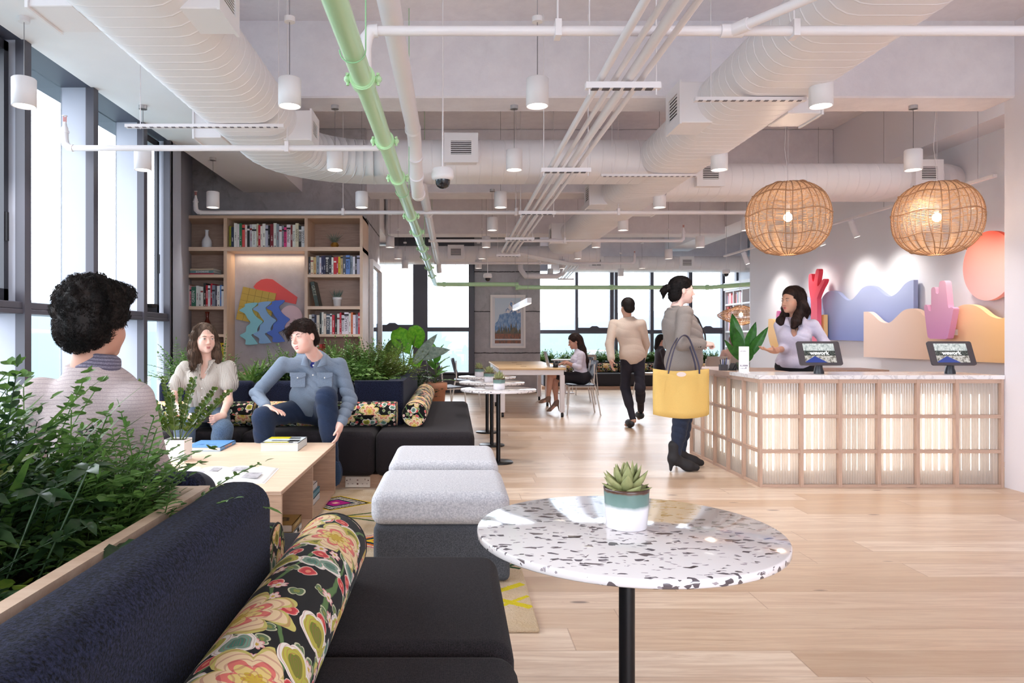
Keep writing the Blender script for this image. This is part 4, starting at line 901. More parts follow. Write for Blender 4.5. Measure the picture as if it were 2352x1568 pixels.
# vases and small plants on the bookcase
x, y, z = bx(462), BY+.2, bzz(567)
tag(MB().lathe([(0, 0), (.058, 0), (.060, .01), (.061, .085), (.052, .115), (.028, .15), (.020, .17), (.020, .222), (.027, .232), (.024, .236), (.018, .225), (.0, .22)], x, y, z, 36).build('bottle_vase', M((244, 242, 244), .3)), 'white bottle shaped vase on the top left shelf of the bookcase', 'vase')
x, z = bx(463), bzz(767)
tag(MB().lathe([(0, 0), (.055, 0), (.06, .09), (.03, .16), (.018, .19), (.018, .235), (.028, .275), (.024, .277), (.0, .25)], x, y, z, 28).build('bottle_vase', M((112, 46, 34), .12)), 'brown glass vase whose neck shows above the woman on the bookcase', 'vase')
def spiky(mb, c, n, L, w, rng, el=(20, 88), curl=.3, r0=.01):
    for k in range(n):
        a = rng.uniform(0, 2*math.pi); e = R(rng.uniform(*el)); l = L*rng.uniform(.6, 1.1); d = Vector((math.cos(a)*math.cos(e), math.sin(a)*math.cos(e), math.sin(e))); s_ = Vector((-math.sin(a), math.cos(a), 0)); P = []
        out = Vector((math.cos(a), math.sin(a), 0)); b = Vector(c)+out*r0
        for i in range(6):
            t_ = i/5; p = b+d*(l*t_)+out*(l*curl*t_*t_)-Vector((0, 0, 1))*(l*curl*.5*t_*t_); ww = w*(1-t_**1.6)*(.6+.8*t_ if t_ < .5 else 1)
            P += [p-s_*ww, p+s_*ww]
        mb.add(P, [(2*i, 2*i+1, 2*i+3, 2*i+2) for i in range(5)], True)
t = thing('air_plant', 'spiky grey air plant in a faceted gold pot on the top shelf', 'potted plant', (bx(764), BY+.15, bzz(567)))
MB().lathe([(0, 0), (.03, 0), (.053, .04), (.032, .072), (.028, .066), (0, .06)], bx(764), BY+.15, bzz(567), 7, smooth=False).build('pot', M((186, 138, 62), .35, .5), t)
m = MB(); spiky(m, (bx(764), BY+.15, bzz(567)+.065), 46, .17, .006, random.Random(3), (25, 88), .25); m.build('leaves', LGREY, t)
t = thing('potted_succulent', 'spiky aloe in a white pot on the third shelf of the bookcase', 'potted plant', (bx(770), BY+.15, bzz(703)))
MB().lathe([(0, 0), (.044, 0), (.050, .085), (.056, .086), (.058, .115), (.052, .115), (.05, .10), (0, .1)], bx(770), BY+.15, bzz(703), 32).build('pot', M((244, 242, 242), .35), t)
m = MB(); rng = random.Random(8)
for k in range(26):
    a = rng.uniform(0, 6.28); e = R(rng.uniform(35, 88)); fat_leaf(m, (bx(770)+.01*math.cos(a), BY+.15+.01*math.sin(a), bzz(703)+.1), (math.cos(a)*math.cos(e), math.sin(a)*math.cos(e), math.sin(e)), (0, 0, 1), rng.uniform(.07, .14), .009, .006, 5)
m.build('leaves', LGREY, t)
# artwork in the niche
AY = BY+.30
def cut(name, pts, y, th, col, lab, parent=None, b=.003, scale=(4.48, 380, 480)):
    P = [(xat(scale[1]+p[0]/scale[0], y), zat(scale[2]+p[1]/scale[0], y)) for p in pts]
    o = MB().prism(P, 'y', y, y+th).build(name, M(col, .6), parent, bevel=b, seg=1)
    if lab: tag(o, lab, 'wall art', 'coloured cut-out shapes in the bookcase niche')
    return o
def smooth(pts, n=6):
    out = []; N_ = len(pts)
    for i in range(N_):
        p0, p1, p2, p3 = [Vector(pts[(i+k) % N_]+(0,)) for k in (-1, 0, 1, 2)]
        for j in range(n):
            t_ = j/n; q = .5*((2*p1)+(p2-p0)*t_+(2*p0-5*p1+4*p2-p3)*t_*t_+(3*p1-p0-3*p2+p3)*t_**3); out.append((q.x, q.y))
    return out
cut('cutout_shape', [(905, 800), (935, 760), (985, 725), (1040, 716), (1100, 722), (1355, 905), (1340, 978), (1130, 935), (1000, 900)], AY-.01, .02, (232, 92, 90), 'coral red drop shape mounted on the niche concrete')
N5 = [(800, 798), (1138, 868), (1085, 1190), (1060, 1200), (725, 1133)]
g = [(800, 798), (1138, 868), (1066, 1204), (725, 1133)]
o = cut('cutout_shape', g, AY-.03, .02, (206, 176, 84), 'mustard square shape scored into a grid behind the wavy strips')
m = MB(); pA = [Vector((xat(380+p[0]/4.48, AY-.03), 0, zat(480+p[1]/4.48, AY-.03))) for p in g]
for k in range(1, 5):
    for (a, b, c, d) in ((pA[0], pA[1], pA[3], pA[2]), (pA[0], pA[3], pA[1], pA[2])):
        p, q = a.lerp(b, k/5), c.lerp(d, k/5); m.tube([(p.x, AY-.0305, p.z), (q.x, AY-.0305, q.z)], .0012, 4)
m.build('scored_line', M((110, 84, 40), .7), o)
cut('cutout_shape', [(1290+118*math.cos(a*math.pi/20), 1112+122*math.sin(a*math.pi/20)) for a in range(40)], AY-.03, .02, (228, 196, 202), 'pale pink disc behind the wavy strips')
wv = lambda x0, y0: [(x0+60, y0), (x0+178, y0-12), (x0+165, y0+20), (x0+128, y0+55), (x0+150, y0+110), (x0+190, y0+150), (x0+236, y0+185), (x0+200, y0+225), (x0+180, y0+265), (x0+178, y0+300), (x0+120, y0+318), (x0+150, y0+360), (x0+178, y0+400), (x0+178, y0+416), (x0+64, y0+420), (x0+60, y0+370), (x0+0, y0+325), (x0+60, y0+290), (x0+70, y0+235), (x0+110, y0+195), (x0+80, y0+150), (x0+50, y0+100), (x0-4, y0+68), (x0+50, y0+30)]
for k, (c, lab) in enumerate((((146, 212, 224), 'pale turquoise wavy strip in the niche artwork'), ((146, 188, 232), 'light blue wavy strip between the turquoise and the deep blue ones'), ((90, 124, 216), 'deep blue wavy strip of the niche artwork'))):
    cut('cutout_shape', smooth(wv(764+k*139, 974-k*13), 4), AY-.055-.004*k, .018, c, lab)
# mountain picture and mirror
def picture(x0, x1, y, z0, z1, lab):
    t = thing('framed_picture', lab, 'picture', ((x0+x1)/2, y, z0)); f = .045; m = MB()
    for q in ((x0, x1, z0, z0+f), (x0, x1, z1-f, z1), (x0, x0+f, z0+f, z1-f), (x1-f, x1, z0+f, z1-f)): m.box(q[0], q[1], y-.04, y, q[2], q[3])
    m.build('frame', M((238, 232, 230), .4), t)
    n = NT('mountain photograph'); g = n.n('SeparateXYZ', {0: n.wcoord()}); X_ = n.math('DIVIDE', n.math('SUBTRACT', g.outputs[0], x0), x1-x0); Z_ = n.math('DIVIDE', n.math('SUBTRACT', g.outputs[2], z0), z1-z0)
    nx = n.noise(n.wcoord(), 3.2, 6, .6); nf = n.noise(n.wcoord((1, 1, .5)), 26, 4, .7); nt = n.noise(n.wcoord((1, 1, .06)), 34, 2, .7)
    c = n.ramp(Z_, (.4, lin((206, 216, 226))), (1, lin((190, 206, 222))))
    peak = n.math('SUBTRACT', .88, n.math('ADD', n.math('MULTIPLY', n.math('ABSOLUTE', n.math('SUBTRACT', X_, .60)), .8), n.math('MULTIPLY', n.math('SUBTRACT', nx, .5), .5)))
    mt = n.mix(n.ramp(nf, (.4, (0, 0, 0)), (.62, (1, 1, 1))), lin((78, 122, 176)), lin((150, 176, 208)))
    mt = n.mix(n.math('MULTIPLY', n.math('GREATER_THAN', Z_, .66), n.math('GREATER_THAN', nf, .47)), mt, lin((226, 220, 222)))
    c = n.mix(n.math('LESS_THAN', Z_, peak), c, mt)
    tr = n.math('ADD', .33, n.math('MULTIPLY', n.math('SUBTRACT', nt, .42), .55))
    c = n.mix(n.math('LESS_THAN', Z_, tr), c, n.mix(n.ramp(nf, (.4, (0, 0, 0)), (.6, (1, 1, 1))), lin((52, 58, 44)), lin((112, 88, 48))))
    c = n.mix(n.math('LESS_THAN', Z_, .27), c, n.mix(n.ramp(nf, (.4, (0, 0, 0)), (.6, (1, 1, 1))), lin((150, 80, 34)), lin((96, 62, 36))))
    c = n.mix(n.math('MULTIPLY', n.math('LESS_THAN', n.math('ABSOLUTE', n.math('SUBTRACT', Z_, .16)), .012), n.math('GREATER_THAN', nx, .4)), c, lin((206, 208, 214)))
    MB().box(x0+.1, x1-.1, y-.013, y-.008, z0+.1, z1-.07).build('print', n.fin(c, .4), t)
    MB().box(x0+f, x1-f, y-.012, y-.002, z0+f, z1-f).build('mat_board', M((228, 226, 230), .6), t)
picture(xat(1126, 15.36), xat(1207, 15.36), 15.385, zat(799, 15.36), zat(677, 15.36), 'white framed photograph of a mountain above autumn trees on the rear column')
t = thing('standing_mirror', 'tall white framed mirror on the side of the concrete column behind the planter', 'mirror', (-1.1, 9.9, .9)); m = MB(); xf = -1.128
for q in ((9.55, 10.8, .35, .43), (9.55, 10.8, 2.16, 2.24), (9.55, 9.63, .43, 2.16), (10.72, 10.8, .43, 2.16)): m.box(xf, xf+.05, *q)
m.build('frame', M((232, 224, 220), .4), t); MB().box(xf, xf+.02, 9.63, 10.72, .43, 2.16).build('mirror_glass', M((230, 232, 236), .03, 1), t)
# ------------------------------------------------------------------ things on and in the coffee table
t, Mx = book_flat(-1.76, 5.165, .40, .26, .35, .027, 0, (96, 146, 200), 'light blue book lying on the coffee table behind the white cube planter')
text_mesh('JE HI', .07, (-1.77, 5.12, .4272), Matrix.Rotation(0, 3, 'X'), M((78, 122, 176), .5), t); text_mesh('MAX WARNER', .024, (-1.629, 5.165, .4135), Matrix.Rotation(math.pi/2, 3, 'Z') @ FRONT, M((214, 160, 130), .5), t)
t, Mx = book_flat(-1.22, 5.145, .40, .262, .31, .057, 0, (206, 214, 218), 'thick book with a yellow and black cover lying on the coffee table')
m = MB(); m.box(-1.35, -1.20, 5.20, 5.30, .457, .4575, mi=0).box(-1.35, -1.10, 5.0, 5.05, .457, .4575, mi=1).box(-1.18, -1.10, 5.06, 5.15, .457, .4575, mi=1).box(-1.30, -1.14, 5.09, 5.12, .457, .4575, mi=1).box(-1.2, -1.12, 5.2, 5.26, .457, .4575, mi=1).box(-1.33, -1.16, 5.01, 5.035, .4575, .458, mi=0).box(-1.13, -1.10, 5.01, 5.04, .4575, .458, mi=2)
m.build('cover_print', [M((222, 208, 40), .5), M((40, 40, 40), .5), M((236, 236, 236), .5)], t)
ob = thing('open_book', 'open picture book lying on the near end of the coffee table', 'book', (-1.32, 4.1, .40)); vs, fs = [], []
Mx = Matrix.Translation((-1.335, 4.10, .40)) @ Matrix.Rotation(R(4), 4, 'Z'); n = 14
for side in (-1, 1):
    m = MB(); V = []
    for i in range(n+1):
        u = i/n; xx = side*u*.285; zz = .022*math.sin(math.pi*min(1, u*1.25+.18))**.8 if u < .62 else .018*(1-(u-.62)/.38)+.004
        V += [Mx @ Vector((xx, -.225, zz)), Mx @ Vector((xx, .205, zz)), Mx @ Vector((xx, -.225, 0.001)), Mx @ Vector((xx, .205, 0.001))]
    m.add(V, [(4*i, 4*i+4, 4*i+5, 4*i+1) for i in range(n)]+[(4*i, 4*i+2, 4*i+6, 4*i+4) for i in range(n)]+[(4*i+1, 4*i+5, 4*i+7, 4*i+3) for i in range(n)]+[(4*n, 4*n+2, 4*n+3, 4*n+1)], True)
    pn_ = NT('printed page'); tx = pn_.n('SeparateXYZ', {0: pn_.coord()}); l = pn_.math('FRACT', pn_.math('MULTIPLY', tx.outputs[1], 90)); nz = pn_.noise(pn_.coord(), 9, 3)
    pg = m.build('page_block', M((240, 238, 236), .7), ob)
    q = MB()
    for (a, b, c, d) in (((.05, .13, .02, .15), (.15, .24, -.18, -.02)) if side > 0 else ((-.24, -.1, -.15, .05), (-.08, -.03, .03, .15))):
        q.add([Mx @ Vector((a, c, .0235)), Mx @ Vector((b, c, .0215)), Mx @ Vector((b, d, .0215)), Mx @ Vector((a, d, .0235))], [(0, 1, 2, 3)])
    q.build('printed_image', M((176, 172, 178), .7, var=.5, scale=30), ob)
MB().box(-.292, .292, -.232, .212, 0, .002, M=Mx).build('cover', M((236, 232, 230), .6), ob)
x = X1-.04
t, _ = book_flat(-1.05, 4.22, .044, .26, .20, .03, 0, (232, 230, 228), 'white book under the brown one inside the near side of the coffee table', group='books inside the coffee table'); text_mesh('NIN', .026, (-.919, 4.22, .059), Matrix.Rotation(math.pi/2, 3, 'Z') @ FRONT, INKB, t, bold=.001)
t, _ = book_flat(-1.05, 4.22, .075, .25, .24, .045, 0, (136, 104, 52), 'brown book lying on the white one inside the coffee table', group='books inside the coffee table')
text_mesh('EXPERIMENTS', .026, (-.924, 4.22, .098), Matrix.Rotation(math.pi/2, 3, 'Z') @ FRONT, M((216, 190, 140), .5), t); text_mesh('B', .12, (-1.0, 4.22, .1205), Matrix.Rotation(0, 3, 'X'), INKB, t)
for (x_, y_, z_, w, d, h_, c, lab) in ((-1.04, 4.68, .044, .2, .14, .085, (170, 172, 50), 'lime green book at the bottom of the front stack inside the coffee table'), (-1.05, 4.69, .13, .2, .15, .05, (222, 214, 180), 'cream book on the lime green one'),
                                       (-1.06, 4.98, .044, .2, .28, .045, (206, 208, 212), 'grey book at the bottom of the back stack inside the coffee table'), (-1.06, 4.98, .09, .2, .28, .04, (90, 140, 160), 'teal book with a pale spine in the back stack'), (-1.07, 4.93, .131, .2, .30, .045, (206, 200, 200), 'pale grey book on top of the back stack')):
    book_flat(x_, y_, z_, w, d, h_, 0, c, lab, group='books inside the coffee table')
# ------------------------------------------------------------------ plants
def quadleaf(mb, b, d, L, w, rng, droop=.2, up=(0, 0, 1)):
    d = Vector(d).normalized(); s_ = d.cross(Vector(up))
    s_ = s_.normalized() if s_.length > 1e-3 else Vector((1, 0, 0)); n_ = s_.cross(d); t = rng.uniform(-.6, .6); s_ = s_*math.cos(t)+n_*math.sin(t)
    b = Vector(b); dn = Vector((0, 0, L*droop)); m1 = b+d*(L*.28)+n_*(L*.05); m2 = b+d*(L*.66)+n_*(L*.04)-dn*.35; e = b+d*L-dn
    mb.add([b, m1+s_*w*.85, m2+s_*w*.8, e, m2-s_*w*.8, m1-s_*w*.85, m1-n_*(w*.22), m2-n_*(w*.22)], [(0, 1, 6), (1, 2, 7, 6), (2, 3, 7), (3, 4, 7), (4, 5, 6, 7), (5, 0, 6)], True)
def frond(mb, b, d, L, n, lw, ll, rng, droop=.5, pair=True, taper=True, stem=.0015, smi=None):
    """stem with leaflets on both sides"""
    b = Vector(b); d = Vector(d).normalized(); P = []; 
    for i in range(n+1):
        t = i/n; P.append(b+d*(L*t)-Vector((0, 0, 1))*(L*droop*t*t))
    mb.tube(P[::2] if n > 4 else P, stem, 4, cap=False)
    for i in range(1, n+1):
        t = i/n; ax = (P[i]-P[i-1]).normalized(); s_ = ax.cross(Vector((0, 0, 1))); s_ = s_.normalized() if s_.length > .05 else Vector((math.cos(i), math.sin(i), 0))
        k = (math.sin(math.pi*(.12+.85*t))**.6) if taper else 1
        for q in (-1, 1):
            dd = ax*rng.uniform(.35, .6)+s_*q+Vector((0, 0, rng.uniform(-.1, .25))); quadleaf(mb, P[i], dd, ll*k*rng.uniform(.85, 1.1), lw*k, rng, .1)
    quadleaf(mb, P[-1], P[-1]-P[-2], ll*.8, lw*.8, rng, .1)
def rdir(rng, e0, e1, a0=0, a1=360):
    a = R(rng.uniform(a0, a1)); e = R(rng.uniform(e0, e1)); return Vector((math.cos(a)*math.cos(e), math.sin(a)*math.cos(e), math.sin(e)))
NG = 'plants in the foreground planter'
def plant(name, lab, kind, c, size, n, mat, seed, group=None, spread=.1, a=(0, 360), el=(20, 85), ls=1.0, spread_x=None):
    n = int(n*(2.3 if group == NG else 1.7)); ls *= 1.15; rng = random.Random(seed); t = thing(name, lab, 'plant', c, group); m = MB(); c = Vector(c); sx = spread_x or spread
    for k in range(n):
        b = c+Vector((rng.uniform(-sx, sx), rng.uniform(-spread, spread), 0)); d = rdir(rng, el[0], el[1], *a); L = size*rng.uniform(.55, 1.1)
        if kind == 'fern': frond(m, b, d, L, 16, .007*ls, .045*ls*(size/.35), rng, .45)
        elif kind == 'eucalyptus': frond(m, b, d, L, 11, .014*ls, .026*ls, rng, .25, taper=False)
        elif kind == 'bushy':
            for j in range(3):
                dd = (d+rdir(rng, -20, 60)*.5).normalized(); frond(m, b+d*(L*.25*j), dd, L*.6, 9, .006*ls, .028*ls, rng, .15)
        elif kind == 'strap':
            spiky(m, b, 1, L, .014*ls, rng, (el[0], el[1]), .35)
        elif kind == 'broad':
            P = [b, b+d*L*.6, b+d*L]; m.tube(P, .0025, 5)
            for j in range(7):
                a_ = 6.28*j/7; s_ = Vector((math.cos(a_), math.sin(a_), rng.uniform(-.25, .15))); quadleaf(m, P[-1], s_+d*.3, .066*ls, .0145*ls, rng, .3)
        elif kind == 'tiny':
            for j in range(10): quadleaf(m, b+d*(L*(.2+.8*j/9)), rdir(rng, -10, 60), .022*ls, .011*ls, rng)
            m.tube([b, b+d*L], .0015, 4)
    m.build('foliage', mat, t); return t
# foreground planter
NG = 'plants in the foreground planter'
Z0 = .69
plant('fern_plant', 'feathery fern at the far end of the foreground planter', 'fern', (-.95, 1.66, Z0), .40, 26, LFERN, 21, NG, .14)
plant('fern_plant', 'dark fern hanging low over the soil of the foreground planter', 'fern', (-1.02, 1.25, Z0), .34, 26, LDARK, 22, NG, .16, el=(0, 50))
plant('eucalyptus_plant', 'round leaved sprig plant rising in front of the striped sweater', 'eucalyptus', (-1.12, 1.72, Z0), .56, 22, LGREEN, 23, NG, .12, el=(35, 85))
plant('leafy_shrub', 'glossy small leaved shrub in the middle of the foreground planter', 'bushy', (-1.15, 1.5, Z0), .44, 46, LDARK, 24, NG, .2, ls=1.3, el=(25, 85))
plant('leafy_shrub', 'fine light green shrub beside the wooden rim of the foreground planter', 'bushy', (-.86, 1.72, Z0), .34, 30, LGREEN, 25, NG, .09, ls=1.0, el=(30, 85))
plant('leafy_shrub', 'olive green shrub at the near end of the foreground planter', 'bushy', (-1.3, 1.25, Z0), .42, 40, LOLIVE, 26, NG, .2, ls=1.4)
plant('trailing_vine', 'trailing vine with yellow green leaves that reaches over the rim', 'eucalyptus', (-.98, 1.25, Z0+.04), .42, 7, LYEL, 27, NG, .06, a=(-70, 30), el=(0, 18), ls=1.1)
plant('strap_leaf_plant', 'long strap leaved plant among the ferns of the foreground planter', 'strap', (-1.1, 1.6, Z0), .55, 20, LGREEN, 28, NG, .16, el=(45, 80), ls=1.2)
plant('umbrella_plant', 'umbrella leaved plant deep in the foreground planter', 'broad', (-1.0, 1.35, Z0), .26, 26, LDARK, 29, NG, .2, el=(30, 80), ls=.85)
plant('leafy_shrub', 'tall sprays of pointed leaves at the window side of the foreground planter', 'bushy', (-1.38, 1.7, Z0), .6, 26, LGREEN, 30, NG, .15, ls=1.5, el=(40, 85))
# far planter
FG = 'plants in the planter before the bookcase'; Z1 = .71
plant('leafy_shrub', 'airy light green shrub beside the windows, left of the woman', 'bushy', (-2.36, 6.65, Z1), .50, 46, LGREEN, 31, FG, .16, ls=1.3)
plant('fern_plant', 'fern between the woman and the window in the far planter', 'fern', (-2.1, 6.6, Z1), .42, 26, LFERN, 32, FG, .14)
plant('strap_leaf_plant', 'striped strap leaved plant between the woman and the man', 'strap', (-1.78, 6.45, Z1), .40, 34, LFERN, 33, FG, .08, el=(55, 85), ls=1.3)
plant('leafy_shrub', 'bright bushy shrub left of the man in the blue shirt', 'bushy', (-1.52, 6.62, Z1), .42, 50, LFERN, 34, FG, .16, ls=1.3)
plant('umbrella_plant', 'umbrella leaved plant just behind the blue shirt elbow', 'broad', (-1.55, 6.42, Z1), .22, 20, LDARK, 35, FG, .12, el=(30, 80), ls=.9)
plant('leafy_shrub', 'small leaved shrub directly behind the man in the blue shirt', 'bushy', (-1.2, 6.7, Z1), .46, 46, LFERN, 36, FG, .16, ls=1.3)
plant('leafy_shrub', 'dense green shrub right of the man in the far planter', 'bushy', (-.95, 6.75, Z1), .46, 60, LGREEN, 37, FG, .18, ls=1.3)
plant('leafy_shrub', 'wide olive green shrub at the corner of the navy back', 'bushy', (-.78, 6.95, Z1), .46, 70, LOLIVE, 38, FG, .22, ls=1.2, spread_x=.14)
plant('leafy_shrub', 'yellow green bush spilling over the navy corner', 'bushy', (-.68, 7.4, Z1), .42, 56, LYEL, 39, FG, .3, ls=1.1, spread_x=.08)
plant('umbrella_plant', 'umbrella leaved plant low at the front of the far planter', 'broad', (-.86, 6.42, Z1), .2, 34, LFERN, 40, FG, .1, el=(30, 80), ls=.95, spread_x=.22)
plant('leafy_shrub', 'feathery shrub at the rear end of the far planter', 'bushy', (-.72, 8.0, Z1), .36, 40, LFERN, 41, FG, .25, ls=1.2, spread_x=.1)
# big leaved plants by the rear windows
def bigleaf(mb, base, tip_dir, up, L, W, n=10, heart=.25, wav=.03, cup=.12, droop=.2):
    d = Vector(tip_dir).normalized(); s_ = d.cross(Vector(up)).normalized(); u = s_.cross(d).normalized(); V = []
    for i in range(n+1):
        t = i/n; tt = t*(1+heart)-heart; wv_ = W*(math.sin(math.pi*(t*.92+.08))**.75)*(1-.35*t) if t < 1 else 0
        if tt < 0: gap = .25
        else: gap = 0
        c = Vector(base)+d*(L*tt)-u*(L*droop*max(0, tt)**2)
        for q in (-1, -.5, 0, .5, 1):
            V.append(c+s_*(wv_*q)+u*(cup*W*abs(q)+wav*W*math.sin(i*2.3+q*5)*abs(q))-(u*(.0) if q else Vector((0, 0, 0))))
    mb.add(V, [(5*i+j, 5*i+j+1, 5*i+j+6, 5*i+j+5) for i in range(n) for j in range(4)], True)
    return V
alo = thing('elephant_ear_plant', 'elephant ear plant with huge bright leaves before the rear windows', 'plant', (-.6, 9.2, 0))
def stalk(m, a, b, r=.008): 
    a, b = Vector(a), Vector(b); mid = (a+b)/2+Vector((0, 0, .08)); m.tube([a, mid, b], [r*1.4, r, r*.7], 6)
AYY = 9.1; base = Vector((-.62, AYY+.1, .55)); S = MB()
spec = [(922, 778, 60, (.42, -.35, -.72), LBRIGHT, .30, .155), (955, 770, 48, (.2, .3, -.8), LBRIGHT, .27, .14), (972, 806, 60, (.62, .2, .85), LGREY, .40, .075), (985, 812, 62, (.95, -.1, .24), LGREY, .36, .10), (955, 828, 30, (.3, -.6, -.4), LBRIGHT, .16, .12), (905, 800, 40, (-.8, .2, -.5), LGREEN, .26, .14)]
for (px, py, sz, d, mt_, L, W) in spec:
    p = at(px, py, AYY); stalk(S, base, p); m = MB(); up_ = (0, -1, .35); bigleaf(m, p-Vector(d).normalized()*L*.25, d, up_, L, W); m.build('leaf', mt_, alo, solid=.001)
S.build('stems', STEMM, alo)
MB().lathe([(0, .3), (.13, .3), (.16, .56), (.165, .58), (.15, .58), (0, .55)], -.62, AYY+.1, -.3, 24).build('pot', M((70, 66, 70), .6), alo)
fl = thing('potted_fig_plant', 'fiddle leaf plant in a terracotta pot behind the charcoal seat', 'potted plant', (-.24, 9.4, 0)); cx, cyy = xat(1000, 9.4), 9.4
MB().lathe([(0, 0), (.095, 0), (.135, .50), (.155, .50), (.158, .595), (.15, .60), (.14, .59), (.135, .56), (0, .56)], cx, cyy, 0, 32).build('pot', TERRACOTTA, fl)
MB().lathe([(0, .57), (.136, .57)], cx, cyy, 0, 24).build('soil', SOIL, fl)
m = MB(); rng = random.Random(9); sm_ = MB().tube([(cx, cyy, .56), (cx+.01, cyy, .75), (cx, cyy-.01, .92)], .008, 6)
for k in range(15):
    a = R(137*k); e = R(15+k*4.5); b = Vector((cx, cyy, .60+.02*k)); d = Vector((math.cos(a)*math.cos(e), math.sin(a)*math.cos(e), math.sin(e))); q = b+d*.06; sm_.tube([b, q], .004, 5); bigleaf(m, q, d, (0, 0, 1), .20, .062, 8, 0, .06, .15, .25)
m.build('leaves', M((96, 160, 64), .3, var=.25, scale=20), fl); sm_.build('stem', STEMM, fl)
plant('leafy_shrub', 'dark bushy shrub on the floor between the sofa back and the terracotta pot', 'bushy', (-.5, 9.35, .35), .42, 40, LDARK, 44, None, .12, ls=1.6)
# ZZ plant in the white cube on the coffee table
zz = thing('zz_plant', 'ZZ plant in a white cube planter on the coffee table', 'potted plant', (-1.787, 4.62, .40)); cx, cyy = -1.787, 4.62
m = MB(); 
for q in ((cx-.07, cx+.07, 4.55, 4.557), (cx-.07, cx+.07, 4.683, 4.69), (cx-.07, cx-.063, 4.557, 4.683), (cx+.063, cx+.07, 4.557, 4.683)): m.box(*q, .40, .54)
m.box(cx-.063, cx+.063, 4.557, 4.683, .40, .41).build('cube_planter', M((240, 236, 236), .5), zz, bevel=.002, seg=1)
MB().box(cx-.063, cx+.063, 4.557, 4.683, .41, .53).build('soil', SOIL, zz)
m = MB(); st = MB(); rng = random.Random(12)
for k, (dx, L) in enumerate(((-.55, .42), (-.38, .36), (-.2, .40), (-.05, .30), (.12, .34), (.28, .42), (.5, .36), (.62, .3), (-.7, .26), (.75, .38))):
    b = Vector((cx+dx*.05, cyy+rng.uniform(-.03, .03), .53)); d = Vector((dx*.95, rng.uniform(-.3, .3), 1)).normalized(); n_ = int(L/.023); P = [b+d*(L*i/n_)+Vector((dx*.06*(i/n_)**2, 0, 0)) for i in range(n_+1)]
    st.tube(P[::3]+[P[-1]], .0035, 5)
    for i in range(int(n_*.28), n_+1):
        for q in (-1, 1):
            s_ = Vector((q*math.cos(k+i*.1), q*math.sin(k+i*.1)*.6, .45)); quadleaf(m, P[i], s_.normalized()*.9+d*rng.uniform(.1, .6)+Vector((0, rng.uniform(-.5, .1), -.1)), .046*(1.1-.35*i/n_), .0150, rng, .05, (0, -1, .5))
m.build('leaves', leafmat((84, 104, 34), (40, 66, 26), .2, .12), zz); st.build('stems', STEMM, zz)
# ------------------------------------------------------------------ reception counter
def fluted():
    n = NT('fluted acrylic'); a = n.n('BsdfTransparent', {'Color': (.97, .96, .95, 1)}); b = n.n('BsdfTranslucent', {'Color': lin((240, 236, 232))}); g = n.n('BsdfGlossy', {'Roughness': .12}); d = n.n('BsdfDiffuse', {'Color': lin((234, 228, 222))})
    m1 = n.n('MixShader', {0: .5, 1: b.outputs[0], 2: d.outputs[0]}); m2 = n.n('MixShader', {0: .58, 1: m1.outputs[0], 2: a.outputs[0]}); m3 = n.n('MixShader', {0: .07, 1: m2.outputs[0], 2: g.outputs[0]})
    n.t.links.new(m3.outputs[0], n.out.inputs[0]); return n.m
FLUT = fluted(); LED = emit((255, 248, 238), 4.2); CREAM = M((190, 172, 152), .8)
rc = thing('reception_counter', 'L shaped reception counter with backlit fluted panels in an oak grid and marble top', 'reception counter', (3.4, 5.9, 0))
CXL, CYF = 2.44, 5.69; ZT = .893; ZM = .861; posts = [(1745, 1751.5), (1839, 1846), (1926.5, 1934.5), (2016, 2024), (2105.5, 2113), (2195, 2203), (2300, 2307.5)]
PX = [(xat(a, CYF), xat(b, CYF)) for a, b in posts]; PX[0] = (CXL, PX[0][1]); PX[-1] = (PX[-1][0], 4.385)
ROWZ = [(zat(1120, CYF), zat(1113, CYF)), (zat(1041, CYF), zat(1033, CYF)), (zat(960.5, CYF), zat(952.5, CYF)), (zat(880, CYF), ZM)]; ROWZ[0] = (0, ROWZ[0][1])
MB().box(CXL-.012, 4.385, CYF-.012, 6.29, ZM, ZT).build('countertop', MARBLE, rc, bevel=.002, seg=1)
MB().box(CXL-.012, 3.0, 6.292, 7.46, ZM-.012, ZT-.004).build('wood_countertop', OAKR, rc)
for a, b in PX: MB().box(a, b, CYF, CYF+.045, 0, ZM).build('grid_post', OAKR, rc)
for i in range(4): MB().box(CXL+.006, 4.385, CYF+.004, CYF+.04, *ROWZ[i]).build('grid_rail', wood((202, 172, 152), (184, 152, 134), 'x', 1.4) if i == 0 else bpy.data.objects['grid_rail'].data.materials[0], rc)
SY = [5.69, 6.04, 6.38, 6.71, 7.04, 7.37]
for y in SY[1:]: MB().box(CXL, CXL+.045, y-.013, y+.013, 0, ZM).build('grid_post', OAKR, rc)
for i in range(4): MB().box(CXL+.004, CXL+.04, CYF+.03, 7.38, *ROWZ[i]).build('grid_rail', wood((202, 172, 152), (184, 152, 134), 'y', 1.4) if i == 0 else bpy.data.objects['grid_rail.004'].data.materials[0], rc)
def ribs(m, a, b, z0, z1, base, horiz, n):
    P = [(a, base+.012)]
    for k in range(n):
        for j in range(5):
            t = (j/4.0); P.append((a+(b-a)*(k+t)/n, base-.006*math.sin(math.pi*t)))
    P.append((b, base+.012))
    m.prism(P if horiz else [(q, p) for p, q in P], 'z', z0, z1, smooth=False)
rng = random.Random(3); led = MB()
for i in range(6):
    a, b = PX[i][1], PX[i+1][0]
    for r_ in range(3):
        m = MB(); ribs(m, a, b, ROWZ[r_][1], ROWZ[r_+1][0], CYF+.03, True, 14); m.build('fluted_panel', FLUT, rc)
    xs_ = a+.01
    while xs_ < b-.01:
        led.cyl((xs_, CYF+.085, .12), (xs_, CYF+.085, .735), rng.choice([.002, .003, .004, .007]), seg=6); xs_ += rng.uniform(.03, .085)
